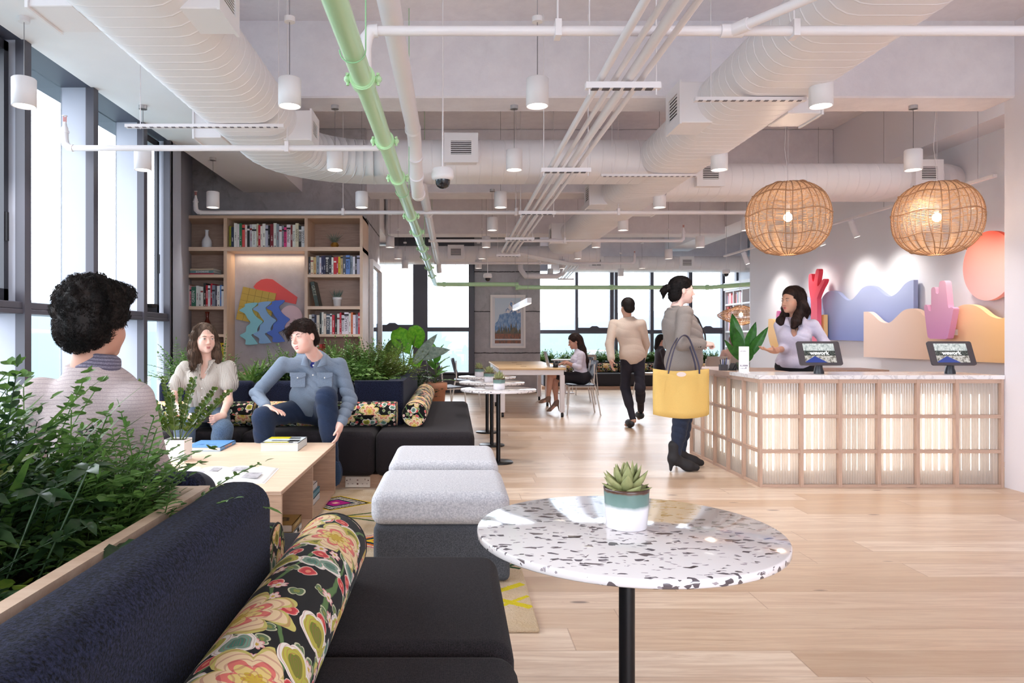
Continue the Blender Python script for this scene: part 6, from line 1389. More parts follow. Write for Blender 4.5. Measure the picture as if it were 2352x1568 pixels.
def face_parts(root, body, c, Bm, s, v=.0025, lip=(190, 112, 108), brow=(60, 42, 34), iris=(50, 40, 36), smile=False, squint=1.0):
    W = lambda x, y, z: Vector(c)+Bm @ Vector((x*s, y*s, z*s)); m = MB(); d = MB(); 
    Rm = Bm.to_4x4()
    for q in (-1, 1):
        m.ball(W(q*.031, .0855, -.0035), (.0105*s, .0055*s, .0044*s*squint), 14, M=Rm); d.ball(W(q*.031+.0005, .0888, -.0035), (.0045*s, .0030*s, .0040*s*squint), 12, M=Rm)
    m.each('eye', M((226, 218, 214), .3), root); d.each('iris', M(iris, .15), root)
    e = MB(); e2 = MB()
    for q in (-1, 1):
        e.tube([W(q*.016, .0905, .014), W(q*.030, .0885, .0185), W(q*.046, .076, .0155)], [.0030*s, .0030*s, .0016*s], 6)
        e2.tube([W(q*.019, .0885, .0005), W(q*.031, .0905, .0020*squint+.0005), W(q*.043, .083, -.0005)], .0011*s, 5)
    e.each('eyebrow', M(brow, .8), root); e2.each('eyelashes', M(brow, .8), root)
    l = MB(); up = .006 if smile else .001
    l.tube([W(-.025, .0745, -.069+up), W(-.010, .0915, -.0660), W(0, .0935, -.0672), W(.010, .0915, -.0660), W(.025, .0745, -.069+up)], [.0012*s, .0045*s, .0042*s, .0045*s, .0012*s], 8, flat=.9)
    q_ = -.0765 if not smile else -.0805; l.tube([W(-.023, .0755, -.0715+up), W(-.010, .0895, q_+.001), W(0, .0915, q_), W(.010, .0895, q_+.001), W(.023, .0755, -.0715+up)], [.0012*s, .0046*s, .0054*s, .0046*s, .0012*s], 8, flat=.9); l.build('lips', M(lip, .4), root)
    if smile: MB().tube([W(-.017, .0815, -.069+up*.6), W(0, .0915, -.0735), W(.017, .0815, -.069+up*.6)], [.0010*s, .0036*s, .0010*s], 8).build('teeth', M((236, 228, 222), .3), root)
def hand(b, w, d, nrm, side, curl=(15, 25, 20), s=1.0, spread=.0, thumb=(.8, .5, .2), k=.005):
    """w wrist, d direction of the fingers, nrm palm normal (fingers curl towards it), side +1/-1: where the thumb is along d x nrm"""
    d = Vector(d).normalized(); nrm = Vector(nrm); nrm = (nrm-d*nrm.dot(d)).normalized(); a = d.cross(nrm)*side; w = Vector(w)
    Bm = Matrix((a, d, nrm)).transposed(); b.ell(w+d*.046*s, (.040*s, .050*s, .0155*s), Bm, .015); b.cap(w-d*.02, w+d*.03*s, .024*s, .026*s, .02)
    for off, L, r in ((.030, .074, .0090), (.011, .084, .0094), (-.009, .078, .0090), (-.028, .062, .0080)):
        p = w+d*(.082-.18*abs(off))*s+a*off*s; dd = (d+a*off*spread*12).normalized(); ang = 0
        for j, f in enumerate((.44, .32, .24)):
            ang += R(curl[j]); q = p+(dd*math.cos(ang)+nrm*math.sin(ang))*(L*f*s); b.cap(p, q, r*s*(1-.08*j), r*s*(.92-.08*j), k); p = q
    p = w+d*.018*s+a*.028*s; v = (a*thumb[0]+d*thumb[1]+nrm*thumb[2]).normalized(); q = p+v*.040*s; b.cap(p, q, .0125*s, .0105*s, .010)
    v2 = (a*thumb[0]*.35+d*thumb[1]*1.2+nrm*(thumb[2]+.25)).normalized(); q2 = q+v2*.026*s; b.cap(q, q2, .0100*s, .0088*s, k); b.cap(q2, q2+v2*.016*s, .0088*s, .0072*s, k)
class Fig:
    """joint positions -> body prims; all in world metres"""
    def __init__(f, J, fwd, hfwd, roll=0, hs=1.0, bulk=1.0, pitch=0, fem=True, jaw=1.0):
        f.J = {k: Vector(v) for k, v in J.items()}; J = f.J; f.s = hs; f.bulk = bulk; f.fem = fem; f.jaw = jaw
        up = (J['neck']-J['pelvis']).normalized(); f.T = basis(fwd, up); hf = Vector(hfwd).normalized(); hf.z += pitch; f.H = basis(hf, (0, 0, 1), roll)
    def torso(f, b, g=0.0, k=.05):
        J, T, q = f.J, f.T, f.bulk; P, N = J['pelvis'], J['neck']; L = (N-P).length; u = (N-P)/L; fr = T @ Vector((0, 1, 0)); w = (J['sl']-J['sr']).length/2
        sw = Matrix(((J['sl']-J['sr']).normalized(), fr, u)).transposed()
        b.ell(P+u*.02, (.155*q+g, .112*q+g, .12+g), T, k); b.ell(P+u*L*.33+fr*.008, (.128*q+g, .098*q+g, .15+g), T, k); b.ell(P+u*L*.66+fr*.01, (w*.82+g, .102*q+g, .15+g), sw, k)
        b.cap(J['sr']+(J['sl']-J['sr'])*.14-u*.012, J['sl']-(J['sl']-J['sr'])*.14-u*.012, .040*q+g, .040*q+g, .035); b.cap(N-u*.06, N+u*.005, .06*q+g, .046+g, k)
        if f.fem:
            for s_ in (-1, 1): b.ell(P+u*L*.62+fr*.085+T @ Vector((s_*.065, 0, 0)), (.058+g, .045+g, .058+g), T, .04)
    def arm(f, b, sd, g=0.0, t0=0, t1=1.0, t2=1.0, k=.03):
        J = f.J; s, e, w = J['s'+sd], J['e'+sd], J['w'+sd]; q = f.bulk
        b.cap(s+(e-s)*t0, s+(e-s)*t1, .043*q+g, .035*q+g, k)
        if t1 >= 1 and t2 > 0: b.cap(e, e+(w-e)*t2, .036*q+g, (.036*q+(.025-.036*q)*t2)+g, k)
    def leg(f, b, sd, g=0.0, t1=1.0, t2=1.0, k=.03, foot=False):
        J = f.J; h = J['pelvis']+f.T @ Vector(((.085 if sd == 'l' else -.085)*(-1), 0, -.02)); kn, an = J['k'+sd], J['a'+sd]; q = f.bulk
        b.cap(h, h+(kn-h)*t1, .080*q+g, (.080+(.055-.080)*t1)*q+g, k)
        if t1 >= 1 and t2 > 0:
            b.cap(kn, kn+(an-kn)*t2, .054*q+g, (.054+(.036-.054)*t2)*q+g, k); cf = kn+(an-kn)*.33; bk = (an-kn).cross(f.T @ Vector((1, 0, 0))).normalized()*.012
            if t2 > .5: b.cap(cf-(an-kn)*.12, cf+(an-kn)*.15, .050*q+g, .046*q+g, k)
    def body(f, root, skin, v=.006, hands=None, feet=True):
        b = Blob(); f.torso(b); J = f.J
        for sd in 'lr': f.arm(b, sd); f.leg(b, sd)
        W = head_prims(b, J['head'], f.H, f.s, f.jaw); b.cap(J['neck']-(J['head']-J['neck'])*.15, W(0, -.022, -.05), .050*f.s, .046*f.s, .03)
        for hd in hands or []: hand(b, **hd)
        if feet:
            for sd in 'lr': b.cap(J['a'+sd], J['t'+sd], .034, .028, .02)
        return b.build('body', skin, root, v)
    def top(f, root, mat, v=.006, g=.014, sleeve=(1, 1), wr=(.0035, 55, .3, .2, 1), hem=None, name='shirt', open_neck=None, extra=None):
        b = Blob(); f.torso(b, g)
        if extra: extra(b)
        N = f.J['neck']; u = (N-f.J['pelvis']).normalized(); b.plane(N+u*.012, u)
        if hem is not None: b.plane(f.J['pelvis']+u*hem, -u)
        for sd in 'lr': f.arm(b, sd, g*.75, 0, sleeve[0], sleeve[1], k=.022)
        if open_neck: b.ell(N+f.T @ Vector((0, open_neck[0], -open_neck[1]*.3)), (open_neck[2], .07, open_neck[1]), f.T, .01, '-')
        return b.build(name, mat, root, v, wr)
    def legs_wear(f, root, mat, v=.007, g=.012, t=(1, .97), wr=(.003, 60, .4, .3, .8), name='trousers', waist=.12, extra=None):
        b = Blob(); P, N = f.J['pelvis'], f.J['neck']; u = (N-P).normalized(); q = f.bulk; b.ell(P+u*.02, (.157*q+g, .115*q+g, .125+g), f.T, .05)
        b.plane(P+u*waist, u)
        for sd in 'lr': f.leg(b, sd, g, *t, k=.05)
        return b.build(name, mat, root, v, wr)
def cloth(c, c2=None, scale=300, stripes=None, rough=.9, sh=.1):
    n = NT('cloth'); v = n.coord(); a = n.noise(v, scale, 2); c0 = lin(c); c1 = lin(c2 or tuple(int(x*.86) for x in c))
    col = n.ramp(a, (.35, c1), (.65, c0)); big = n.noise(v, 5, 3); col = n.mix(n.math('MULTIPLY', big, .18), col, c1)
    if stripes:
        ax, f, sc, w = stripes; g = n.n('SeparateXYZ', {0: v}).outputs[ax]; g = n.math('ADD', g, n.math('MULTIPLY', n.noise(v, 4, 2), .05))
        col = n.mix(n.math('MULTIPLY', n.math('LESS_THAN', n.math('FRACT', n.math('MULTIPLY', g, f)), w), .8), col, lin(sc))
    return n.fin(col, rough, 0, a, .15, .002, Sheen_Weight=sh, Specular_IOR_Level=.2)

def strands(root, hair, mat, n, L, r, flow, lift=.1, curl=0.0, seed=1, inside=None):
    """fine strands lying on a hair volume; flow(p) gives the combing direction"""
    me = hair.data; off = Vector(root.get('_w')); rng = random.Random(seed); N_ = len(me.vertices); m = MB(); vn = me.vertices
    for _ in range(n):
        v = vn[rng.randrange(N_)]; nn = Vector(v.normal); p0 = Vector(v.co)+off
        if inside and inside(p0): continue
        f = Vector(flow(p0)); f = f-nn*f.dot(nn)
        if f.length < 1e-3: continue
        f.normalize(); sd = f.cross(nn); l = L*rng.uniform(.6, 1.2); P = []; w = rng.uniform(-.25, .25); ph = rng.uniform(0, 6.28)
        for i in range(5):
            t = i/4; q = p0+f*(l*t)+sd*(l*w*t*t)+nn*(.0012+lift*l*t-(l*t)**2/.22*(1 if lift < .5 else 0))
            if curl: q += sd*(curl*math.sin(ph+t*7))+f*(curl*math.cos(ph+t*7))
            P.append(q)
        m.tube(P, [r, r, r, r*.8, r*.3], 3, cap=False)
    m.build('hair_strands', mat, root)
HB = hair_mat((118, 94, 78), (60, 46, 38)); HD = hair_mat((56, 36, 30), (18, 11, 10)); HK = hair_mat((38, 28, 26), (10, 7, 7)); HC = hair_mat((40, 30, 26), (7, 5, 5), .35)
# ---- woman with the mug
rt = thing('person', 'person with long brown hair in a striped shirt holding a black mug', 'person', (-2.02, 5.85, .45))
A = Fig(dict(pelvis=(-2.03, 5.90, .575), neck=(-2.0, 5.80, 1.01), head=(-2.0, 5.74, 1.185), sr=(-2.18, 5.80, .94), sl=(-1.825, 5.80, .945), er=(-2.24, 5.68, .68), el=(-1.80, 5.70, .68), wr=(-2.045, 5.47, .575), wl=(-1.775, 5.47, .59),
            kr=(-2.06, 5.46, .50), kl=(-1.76, 5.45, .495), ar=(-2.06, 5.51, .12), al=(-1.84, 5.50, .12), tr=(-2.06, 5.43, .05), tl=(-1.84, 5.43, .05)), (0, -1, 0), (.60, -.80, 0), hs=1.0, bulk=.92)
MUG = Vector((-1.880, 5.415, .555)); SKA = skin_mat((230, 194, 178))
A.body(rt, SKA, .005, [dict(w=A.J['wr'], d=(.55, -.35, .12), nrm=(.3, .6, .0), side=-1, curl=(45, 55, 40), thumb=(.6, .8, .3), s=.9), dict(w=A.J['wl'], d=(-.35, -.55, -.1), nrm=(-.6, .25, .1), side=1, curl=(30, 40, 35), thumb=(.6, .8, .3), s=.9)])
SHA = cloth((206, 198, 190), (190, 180, 170), stripes=(0, 105, (112, 100, 92), .36))
def extA(b):
    for s_, sg in (('r', -1), ('l', 1)): b.cap(A.J['s'+s_], A.J['s'+s_]+(A.J['e'+s_]-A.J['s'+s_])*.48+Vector((sg*.01, 0, .0)), .056, .070, .03)
    b.ell(A.J['pelvis']+Vector((0, -.03, .14)), (.165, .125, .12), A.T, .05)
A.top(rt, SHA, .005, .022, (.3, 0), (.005, 60, 1, .2, .25), .02, 'striped_shirt', (.10, .12, .035), extA)
A.legs_wear(rt, cloth((96, 116, 142), (70, 84, 100), 200), .006, .016, (1, .9), name='jeans')
m = MB(); rng = random.Random(5)
for k in range(26):
    sd = 'l' if k % 2 else 'r'; t_ = rng.uniform(.35, .95); h = A.J['pelvis']+Vector((.085*(1 if sd == 'l' else -1), 0, -.02)); p = h+(A.J['k'+sd]-h)*t_; an = rng.uniform(.3, 2.8); m.ball(p+Vector((math.cos(an), 0, math.sin(an)))*(.092-.024*t_+.001)*.92, .0042, 8)
m.each('pearl_bead', M((240, 234, 226), .2), rt)
b = Blob(); c, H = A.J['head'], A.H; W = lambda x, y, z: c+H @ Vector((x, y, z))
b.ell(W(0, -.022, .042), (.088, .103, .088), H, .02); b.ell(W(0, .085, -.045), (.056, .060, .085), H, .012, '-'); b.ell(W(.015, .098, .015), (.044, .055, .062), H, .012, '-')
for q in (-1, 1): b.chain([W(q*.078, -.02, .03), W(q*.090, -.02, -.06), W(q*.094, .0, -.13), W(q*.10, .012, -.205)], [.028, .034, .036, .030], .03)
b.chain([W(0, -.085, 0), W(0, -.085, -.1), W(0, -.07, -.18)], [.05, .06, .055], .04); b.chain([W(-.05, -.06, 0), W(-.06, -.06, -.19)], [.05, .045], .03); b.chain([W(.05, -.06, 0), W(.06, -.06, -.19)], [.05, .045], .03)
b.ell(W(-.098, .035, -.02), (.03, .04, .05), H, .02, '-'); hm = b.build('hair', HB, rt, .0045); strands(rt, hm, HB, 2600, .075, .0011, lambda p: (.0, -.0, -1) if p.z < 1.27 else Vector((p.x+2.0, p.y-5.74, -.06)), .02, inside=lambda p: (A.H.transposed() @ (p-A.J['head'])).y > .045)
face_parts(rt, None, c, H, 1.0, lip=(196, 120, 116), brow=(96, 74, 62), iris=(70, 80, 84))
cl = MB()
for q in (-1, 1): N = A.J['neck']; cl.tube([N+Vector((q*.075, .02, .02)), N+Vector((q*.062, -.055, -.005)), N+Vector((q*.022, -.115, -.105))], [.010, .015, .006], 8, flat=.6)
cl.each('collar', SHA, rt); m = MB()
for z in (.86, .79, .72, .65): m.ball((-2.0, 5.80-.125+.02*(1 if z > .8 else 0), z), (.006, .003, .006), 8)
m.each('shirt_button', M((226, 220, 214), .3), rt)
mg = thing('coffee_mug', 'black mug with white lettering held by the woman in the striped shirt', 'mug', MUG)
MB().lathe([(0, 0), (.040, 0), (.042, .004), (.043, .118), (.0395, .119), (.038, .02), (0, .015)], *MUG, 32).build('cup', M((24, 22, 24), .2), mg); MB().lathe([(.0395, .1195), (.0375, .03), (0, .03)], *MUG, 32).build('inner_glaze', M((226, 222, 218), .3), mg)
hx = Vector((-.8, -.25, 0)).normalized(); MB().tube([MUG+hx*.041+Vector((0, 0, .095)), MUG+hx*.070+Vector((0, 0, .09)), MUG+hx*.078+Vector((0, 0, .055)), MUG+hx*.066+Vector((0, 0, .025)), MUG+hx*.04+Vector((0, 0, .02))], .006, 8).build('mug_handle', M((24, 22, 24), .2), mg)
text_mesh('wework', .019, MUG+Vector((.005, -.0435, .065)), FRONT, M((232, 230, 228), .5), mg, bold=.0003)
# ---- man in the blue shirt
rt = thing('person', 'person with short brown hair in a blue shirt and dark jeans, one knee raised', 'person', (-1.15, 5.85, .45))
B = Fig(dict(pelvis=(-1.15, 5.88, .60), neck=(-1.085, 5.62, 1.035), head=(-1.150, 5.47, 1.195), sr=(-1.34, 5.62, .985), sl=(-.905, 5.66, .975), er=(-1.575, 5.72, .745), el=(-.815, 5.62, .70), wr=(-1.42, 5.44, .655), wl=(-.865, 5.42, .53),
            kr=(-1.44, 5.40, .59), kl=(-.965, 5.42, .74), ar=(-1.44, 5.50, .12), al=(-.935, 5.50, .20), tr=(-1.44, 5.44, .05), tl=(-.92, 5.47, .1)), (-.1, -1, 0), (-.50, -.86, 0), roll=R(12), hs=1.08, bulk=1.10, fem=False, jaw=1.06)
SKB = skin_mat((236, 196, 182))
B.body(rt, SKB, .005, [dict(w=B.J['wr'], d=(.85, -.35, -.12), nrm=(0, -.1, -1), side=1, curl=(8, 18, 14), thumb=(.7, .7, .1), spread=.35), dict(w=B.J['wl'], d=(-.1, -.25, -.95), nrm=(-.9, 0, .1), side=-1, curl=(14, 18, 14), thumb=(.6, .8, .2))])
SHB = cloth((128, 140, 156), (102, 114, 132), 420); u_ = (B.J['neck']-B.J['pelvis']).normalized()
def extB(b): b.ell(B.J['pelvis']+Vector((0, -.06, .1)), (.19, .15, .13), B.T, .06)
B.top(rt, SHB, .005, .018, (1, .88), (.007, 50, .5, .3, 1), .035, 'denim_shirt', (.11, .10, .032), extB)
B.legs_wear(rt, cloth((40, 56, 84), (24, 34, 56), 500), .006, .012, (1, .97), (.004, 55, .6, .3, .8), 'dark_jeans')
b = Blob(); b.cap(B.J['neck']-u_*.05+Vector((0, -.02, 0)), B.J['neck']+u_*.002, .062, .052, .02).plane(B.J['neck']+u_*.004, u_); b.build('undershirt', M((34, 44, 120), .9), rt, .005)
c, H, s_ = B.J['head'], B.H, 1.08; W = lambda x, y, z: c+H @ Vector((x*s_, y*s_, z*s_)); b = Blob()
b.ell(W(0, -.018, .048), (.091, .112, .092), H, .02); b.ell(W(0, -.06, -.01), (.080, .068, .07), H, .02); b.ell(W(.01, .088, -.052), (.078, .068, .105), H, .01, '-'); b.ell(W(0, .03, -.11), (.1, .1, .06), H, .02, '-')
b.chain([W(-.03, .085, .085), W(.05, .095, .05), W(.078, .072, .015)], [.026, .020, .010], .02); b.chain([W(-.03, .085, .085), W(-.07, .06, .035)], [.022, .012], .02)
for q in (-1, 1): b.ell(W(q*.088, .0, -.02), (.022, .028, .03), H, .008, '-')
hm = b.build('hair', HD, rt, .0045, (.0012, 200, 1, .5, .35, 'h')); strands(rt, hm, HD, 2000, .045, .0011, lambda p: (-.8, -.5, -.25) if p.z > 1.24 else (.2, .3, -1), .10); face_parts(rt, None, c, H, s_, lip=(206, 108, 108), brow=(84, 54, 42), iris=(40, 34, 34), smile=True, squint=.55)
N = B.J['neck']; m = MB()
for q, r_ in ((-1, 0), (1, 0)):
    m.add([N+Vector((q*.062, .045, .035)), N+Vector((q*.090, -.02, .02)), N+Vector((q*.100, -.085, -.055)), N+Vector((q*.030, -.115, -.072)), N+Vector((q*.056, -.055, -.002))], [(0, 1, 4), (1, 2, 4), (2, 3, 4)], True)
m.each('collar', SHB, rt, solid=.005); m = MB(); kk = MB()
for q in (-1, 1):
    p = B.J['pelvis']+u_*.33+Vector((q*.105, -.148, .0))
    m.box(p.x-.058, p.x+.058, p.y-.008, p.y+.02, p.z-.075, p.z+.035); kk.prism([(p.x-.062, p.z+.04), (p.x+.062, p.z+.04), (p.x+.062, p.z+.012), (p.x, p.z-.012), (p.x-.062, p.z+.012)], 'y', p.y-.013, p.y)
m.each('chest_pocket', SHB, rt, bevel=.004); kk.each('pocket_flap', SHB, rt, bevel=.002, seg=1); m = MB()
for t_ in (.06, .15, .24, .33, .42): p = B.J['pelvis']+u_*(.62*t_/.62); m.ball((p.x+.01, p.y-.158+.05*t_, p.z+.02), (.007, .004, .007), 10)
for q in (-1, 1): p = B.J['pelvis']+u_*.33+Vector((q*.105, -.162, .0)); m.ball((p.x, p.y, p.z), (.006, .003, .006), 10)
m.each('shirt_button', M((206, 204, 200), .3), rt)
MB().tube([B.J['wr']+Vector((-.0, .024*math.cos(k*.524), .024*math.sin(k*.524))) for k in range(13)], .006, 6, flat=.7).build('wrist_watch', M((120, 120, 124), .25, .8), rt)
sh = MB(); sh.ball((-.905, 5.50, .155), (.05, .055, .10), 20); sh.build('shoe', M((40, 52, 78), .6), rt); sh = MB()
P_ = [(-.905+.046*math.cos(k*math.pi/16)*(1 if True else 1), .155+.096*math.sin(k*math.pi/16)) for k in range(32)]; sh.prism(P_, 'y', 5.445, 5.462)
for k in range(11): sh.box(-.94, -.87, 5.441, 5.446, .075+k*.016, .081+k*.016)
sh.build('shoe_sole', M((52, 74, 104), .6), rt); MB().ball((-1.44, 5.47, .06), (.05, .11, .055), 16).build('shoe', M((40, 52, 78), .6), rt)
# ---- man seen from behind
rt = thing('person', 'person seen from behind with thick dark hair and a lined pale sweater', 'person', (-1.18, 2.45, .45))
C_ = Fig(dict(pelvis=(-1.19, 2.47, .575), neck=(-1.205, 2.36, 1.10), head=(-1.195, 2.39, 1.245), sl=(-1.375, 2.38, 1.0), sr=(-1.055, 2.36, .99), el=(-1.43, 2.50, .74), er=(-1.055, 2.50, .74), wl=(-1.33, 2.76, .68), wr=(-1.14, 2.76, .68),
            kl=(-1.32, 2.95, .56), kr=(-1.07, 2.95, .56), al=(-1.32, 3.0, .12), ar=(-1.07, 3.0, .12), tl=(-1.32, 3.1, .05), tr=(-1.07, 3.1, .05)), (0, 1, 0), (.34, .94, 0), hs=1.0, bulk=1.04, fem=False)
C_.body(rt, skin_mat((200, 154, 132)), .006, [dict(w=C_.J['wl'], d=(.4, .7, 0), nrm=(.6, -.3, -.3), side=1, curl=(20, 25, 20)), dict(w=C_.J['wr'], d=(-.4, .7, 0), nrm=(-.6, -.3, -.3), side=-1, curl=(20, 25, 20))])
SWC = cloth((206, 192, 190), (188, 172, 172), 300, stripes=(2, 84, (160, 144, 148), .12))
C_.top(rt, SWC, .006, .026, (1, .95), (.004, 38, .3, .2, 1), -.08, 'lined_sweater')
N = C_.J['neck']; b = Blob(); b.cap(N+Vector((.01, .02, .01)), N+Vector((.006, .02, .03)), .080, .064, .01).plane(N+Vector((0, 0, .045)), (.05, .1, 1)); b.build('collar', cloth((150, 144, 160), (110, 104, 120), 300, stripes=(2, 90, (84, 78, 96), .4)), rt, .005)
C_.legs_wear(rt, cloth((52, 54, 66)), .008, .014)
c, H, s_ = C_.J['head'], C_.H, 1.0; W = lambda x, y, z: c+H @ Vector((x*s_, y*s_, z*s_)); b = Blob()
b.ell(W(0, -.022, .050), (.100, .114, .107), H, .02); b.ell(W(0, -.055, -.02), (.088, .082, .085), H, .03); b.ell(W(0, .10, -.06), (.1, .075, .11), H, .01, '-'); b.ell(W(0, .02, -.13), (.12, .11, .07), H, .02, '-'); b.ell(W(0, .07, .10), (.085, .05, .04), H, .03)
for q in (-1, 1): b.ell(W(q*.10, .012, -.025), (.04, .03, .042), H, .008, '-')
rng = random.Random(4)
for k in range(240):
    th = rng.uniform(0, 6.28); ph = math.acos(rng.uniform(-.55, 1)); p = W(.093*math.sin(ph)*math.cos(th), -.022+.107*math.sin(ph)*math.sin(th), .050+.099*math.cos(ph))
    if (H.transposed() @ (p-c)).y > .06 and (H.transposed() @ (p-c)).z < .06: continue
    b.ell(p, [rng.uniform(.009, .019)]*3, None, .007)
hm = b.build('hair', HC, rt, .005); strands(rt, hm, HC, 5600, .011, .0009, lambda p: (math.sin(p.x*90+p.z*60), math.cos(p.y*80), math.sin(p.z*70)), .55, .003)
# ---- receptionist
rt = thing('person', 'person with long wavy dark hair in a pale lilac shirt behind the reception counter', 'person', (3.17, 6.64, 0))
D_ = Fig(dict(pelvis=(3.17, 6.64, .935), neck=(3.175, 6.62, 1.365), head=(3.125, 6.595, 1.535), sr=(3.055, 6.70, 1.305), sl=(3.295, 6.54, 1.31), er=(3.06, 6.60, 1.09), el=(3.42, 6.56, 1.13), wr=(2.885, 6.42, 1.075), wl=(3.27, 6.40, 1.10),
            kr=(3.12, 6.66, .5), kl=(3.26, 6.6, .5), ar=(3.12, 6.68, .09), al=(3.26, 6.64, .09), tr=(3.04, 6.58, .03), tl=(3.18, 6.52, .03)), (-.52, -.85, 0), (-.94, -.34, 0), hs=.99, bulk=.86, pitch=-.02)
D_.body(rt, skin_mat((200, 156, 132)), .0055, [dict(w=D_.J['wr'], d=(-.95, -.15, .10), nrm=(.05, 0, 1), side=-1, curl=(6, 14, 16), s=.95, spread=.5, thumb=(.75, .6, .35)), dict(w=D_.J['wl'], d=(-.5, -.3, .1), nrm=(0, .4, -.8), side=-1, curl=(20, 30, 25), s=.9)])
def extD(b):
    b.ell(D_.J['pelvis']+Vector((0, 0, .03)), (.155, .125, .07), D_.T, .05)
SHD = cloth((212, 206, 222), (194, 188, 208), 300); D_.top(rt, SHD, .0055, .017, (1, .22), (.0045, 60, .4, .3, 1), -.02, 'lilac_shirt', (.115, .13, .034), extD)
D_.legs_wear(rt, M((28, 26, 32), .85), .008, .012); N = D_.J['neck']; m = MB(); rr_ = D_.T
for q in (-1, 1): P_ = [(q*.060, -.03, .03), (q*.082, .050, .012), (q*.088, .115, -.055), (q*.034, .135, -.075), (q*.052, .08, -.005)]; m.add([N+rr_ @ Vector(p) for p in P_], [(0, 1, 4), (1, 2, 4), (2, 3, 4)], True)
m.each('collar', SHD, rt, solid=.004)
for sd in 'lr': MB().ball(D_.J['t'+sd]+Vector((.04, .06, .02)), (.05, .1, .045), 12).build('shoe', BLACKM, rt)
c, H, s_ = D_.J['head'], D_.H, .99; W = lambda x, y, z: c+H @ Vector((x*s_, y*s_, z*s_)); b = Blob()
b.ell(W(0, -.024, .046), (.088, .106, .092), H, .02); b.ell(W(0, .088, -.045), (.076, .068, .098), H, .012, '-'); b.ell(W(.0, .05, .03), (.06, .06, .03), H, .01, '-')
for q, dz in ((-1, 0), (1, .03)): b.chain([W(q*.080, -.03, .03), W(q*.094, -.035, -.06), W(q*.080, -.0, -.13), W(q*.090, .045, -.19), W(q*.07, .06, -.245+dz)], [.03, .042, .036, .040, .022], .03)
b.chain([W(0, -.09, 0), W(0, -.11, -.10), W(0, -.10, -.17)], [.06, .068, .05], .04); b.ell(W(.09, .03, -.015), (.03, .035, .05), H, .02, '-')
hm = b.build('hair', HD, rt, .005, (.0016, 150, 1, .6, .12, 'h')); strands(rt, hm, HD, 1800, .07, .0012, lambda p: (.1, 0, -1) if p.z < 1.62 else Vector((p.x-3.12, p.y-6.6, -.05)), .03, inside=lambda p: (D_.H.transposed() @ (p-D_.J['head'])).y > .04); face_parts(rt, None, c, H, s_, lip=(190, 92, 92), brow=(40, 28, 24), squint=.8)
# ---- customer with the yellow bag
rt = thing('person', 'person with a dark ponytail in a grey blazer standing at the reception counter', 'person', (2.03, 6.42, 0))
E_ = Fig(dict(pelvis=(2.06, 6.42, .93), neck=(2.0, 6.42, 1.45), head=(2.055, 6.42, 1.615), sr=(2.02, 6.235, 1.41), sl=(2.02, 6.60, 1.41), er=(1.975, 6.19, 1.135), el=(2.0, 6.62, 1.135), wr=(2.185, 6.23, 1.135), wl=(2.22, 6.58, 1.13),
            kr=(2.03, 6.36, .50), kl=(2.12, 6.55, .50), ar=(1.975, 6.36, .12), al=(2.10, 6.60, .12), tr=(2.09, 6.36, .05), tl=(2.22, 6.60, .05)), (1, 0, 0), (1, 0, 0), hs=1.0, bulk=1.03, jaw=1.05)
E_.body(rt, skin_mat((238, 206, 194)), .0055, [dict(w=E_.J['wr'], d=(.9, 0, .05), nrm=(-.2, .3, -.8), side=1, curl=(60, 70, 50), s=.92), dict(w=E_.J['wl'], d=(.9, -.3, .05), nrm=(-.2, -.3, -.8), side=-1, curl=(40, 50, 40), s=.92)])
def extE(b):
    b.ell((2.09, 6.42, 1.16), (.145, .175, .21), None, .06); b.ell((2.065, 6.42, .98), (.158, .185, .13), None, .06); b.ell((2.02, 6.42, 1.3), (.14, .19, .15), None, .05)
    for s2 in 'lr': b.cap(E_.J['s'+s2], E_.J['e'+s2], .066, .055, .02); b.cap(E_.J['e'+s2], E_.J['e'+s2]+(E_.J['w'+s2]-E_.J['e'+s2])*.85, .053, .046, .02)
SHE = cloth((156, 146, 140), (132, 122, 116), 500); E_.top(rt, SHE, .0055, .018, (1, .85), (.0055, 46, .3, .3, 1), -.05, 'blazer', None, extE)
m = MB(); m.tube([(2.08, 6.34, 1.44), (2.165, 6.33, 1.36), (2.235, 6.35, 1.22), (2.255, 6.38, 1.10)], [.010, .014, .014, .010], 8, flat=.5); m.build('lapel', M((60, 52, 52), .9), rt); m = MB()
for k in range(3): m.ball((2.10+k*.018, 6.175, 1.112), (.007, .005, .007), 8)
m.each('cuff_button', M((40, 34, 32), .4), rt)
m = MB(); N = E_.J['neck']; m.tube([N+Vector((-.05, -.03, .02)), N+Vector((0, -.068, .02)), N+Vector((.06, -.05, -.02))], [.012, .016, .012], 8, flat=.6); m.build('collar', SHE, rt)
E_.legs_wear(rt, cloth((52, 60, 80), (36, 42, 60), 400), .007, .004, (1, .97), (.005, 60, .4, .3, .9), 'jeans')
for sd, y in (('r', 6.36), ('l', 6.60)):
    a = E_.J['a'+sd]; b = Blob(); b.cap(a+Vector((-.01, 0, .01)), a+Vector((-.01, 0, .11)), .047, .052, .02); b.cap(a+Vector((-.02, 0, -.01)), a+Vector((.12, 0, -.065)), .046, .044, .04); b.cap(a+Vector((.10, 0, -.070)), a+Vector((.185, 0, -.084)), .044, .030, .03)
    b.cap(a+Vector((-.035, 0, -.03)), a+Vector((-.042, 0, -.108)), .026, .011, .02); b.build('ankle_boot', M((34, 32, 36), .7), rt, .005)
c, H, s_ = E_.J['head'], E_.H, 1.0; W = lambda x, y, z: c+H @ Vector((x*s_, y*s_, z*s_)); b = Blob()
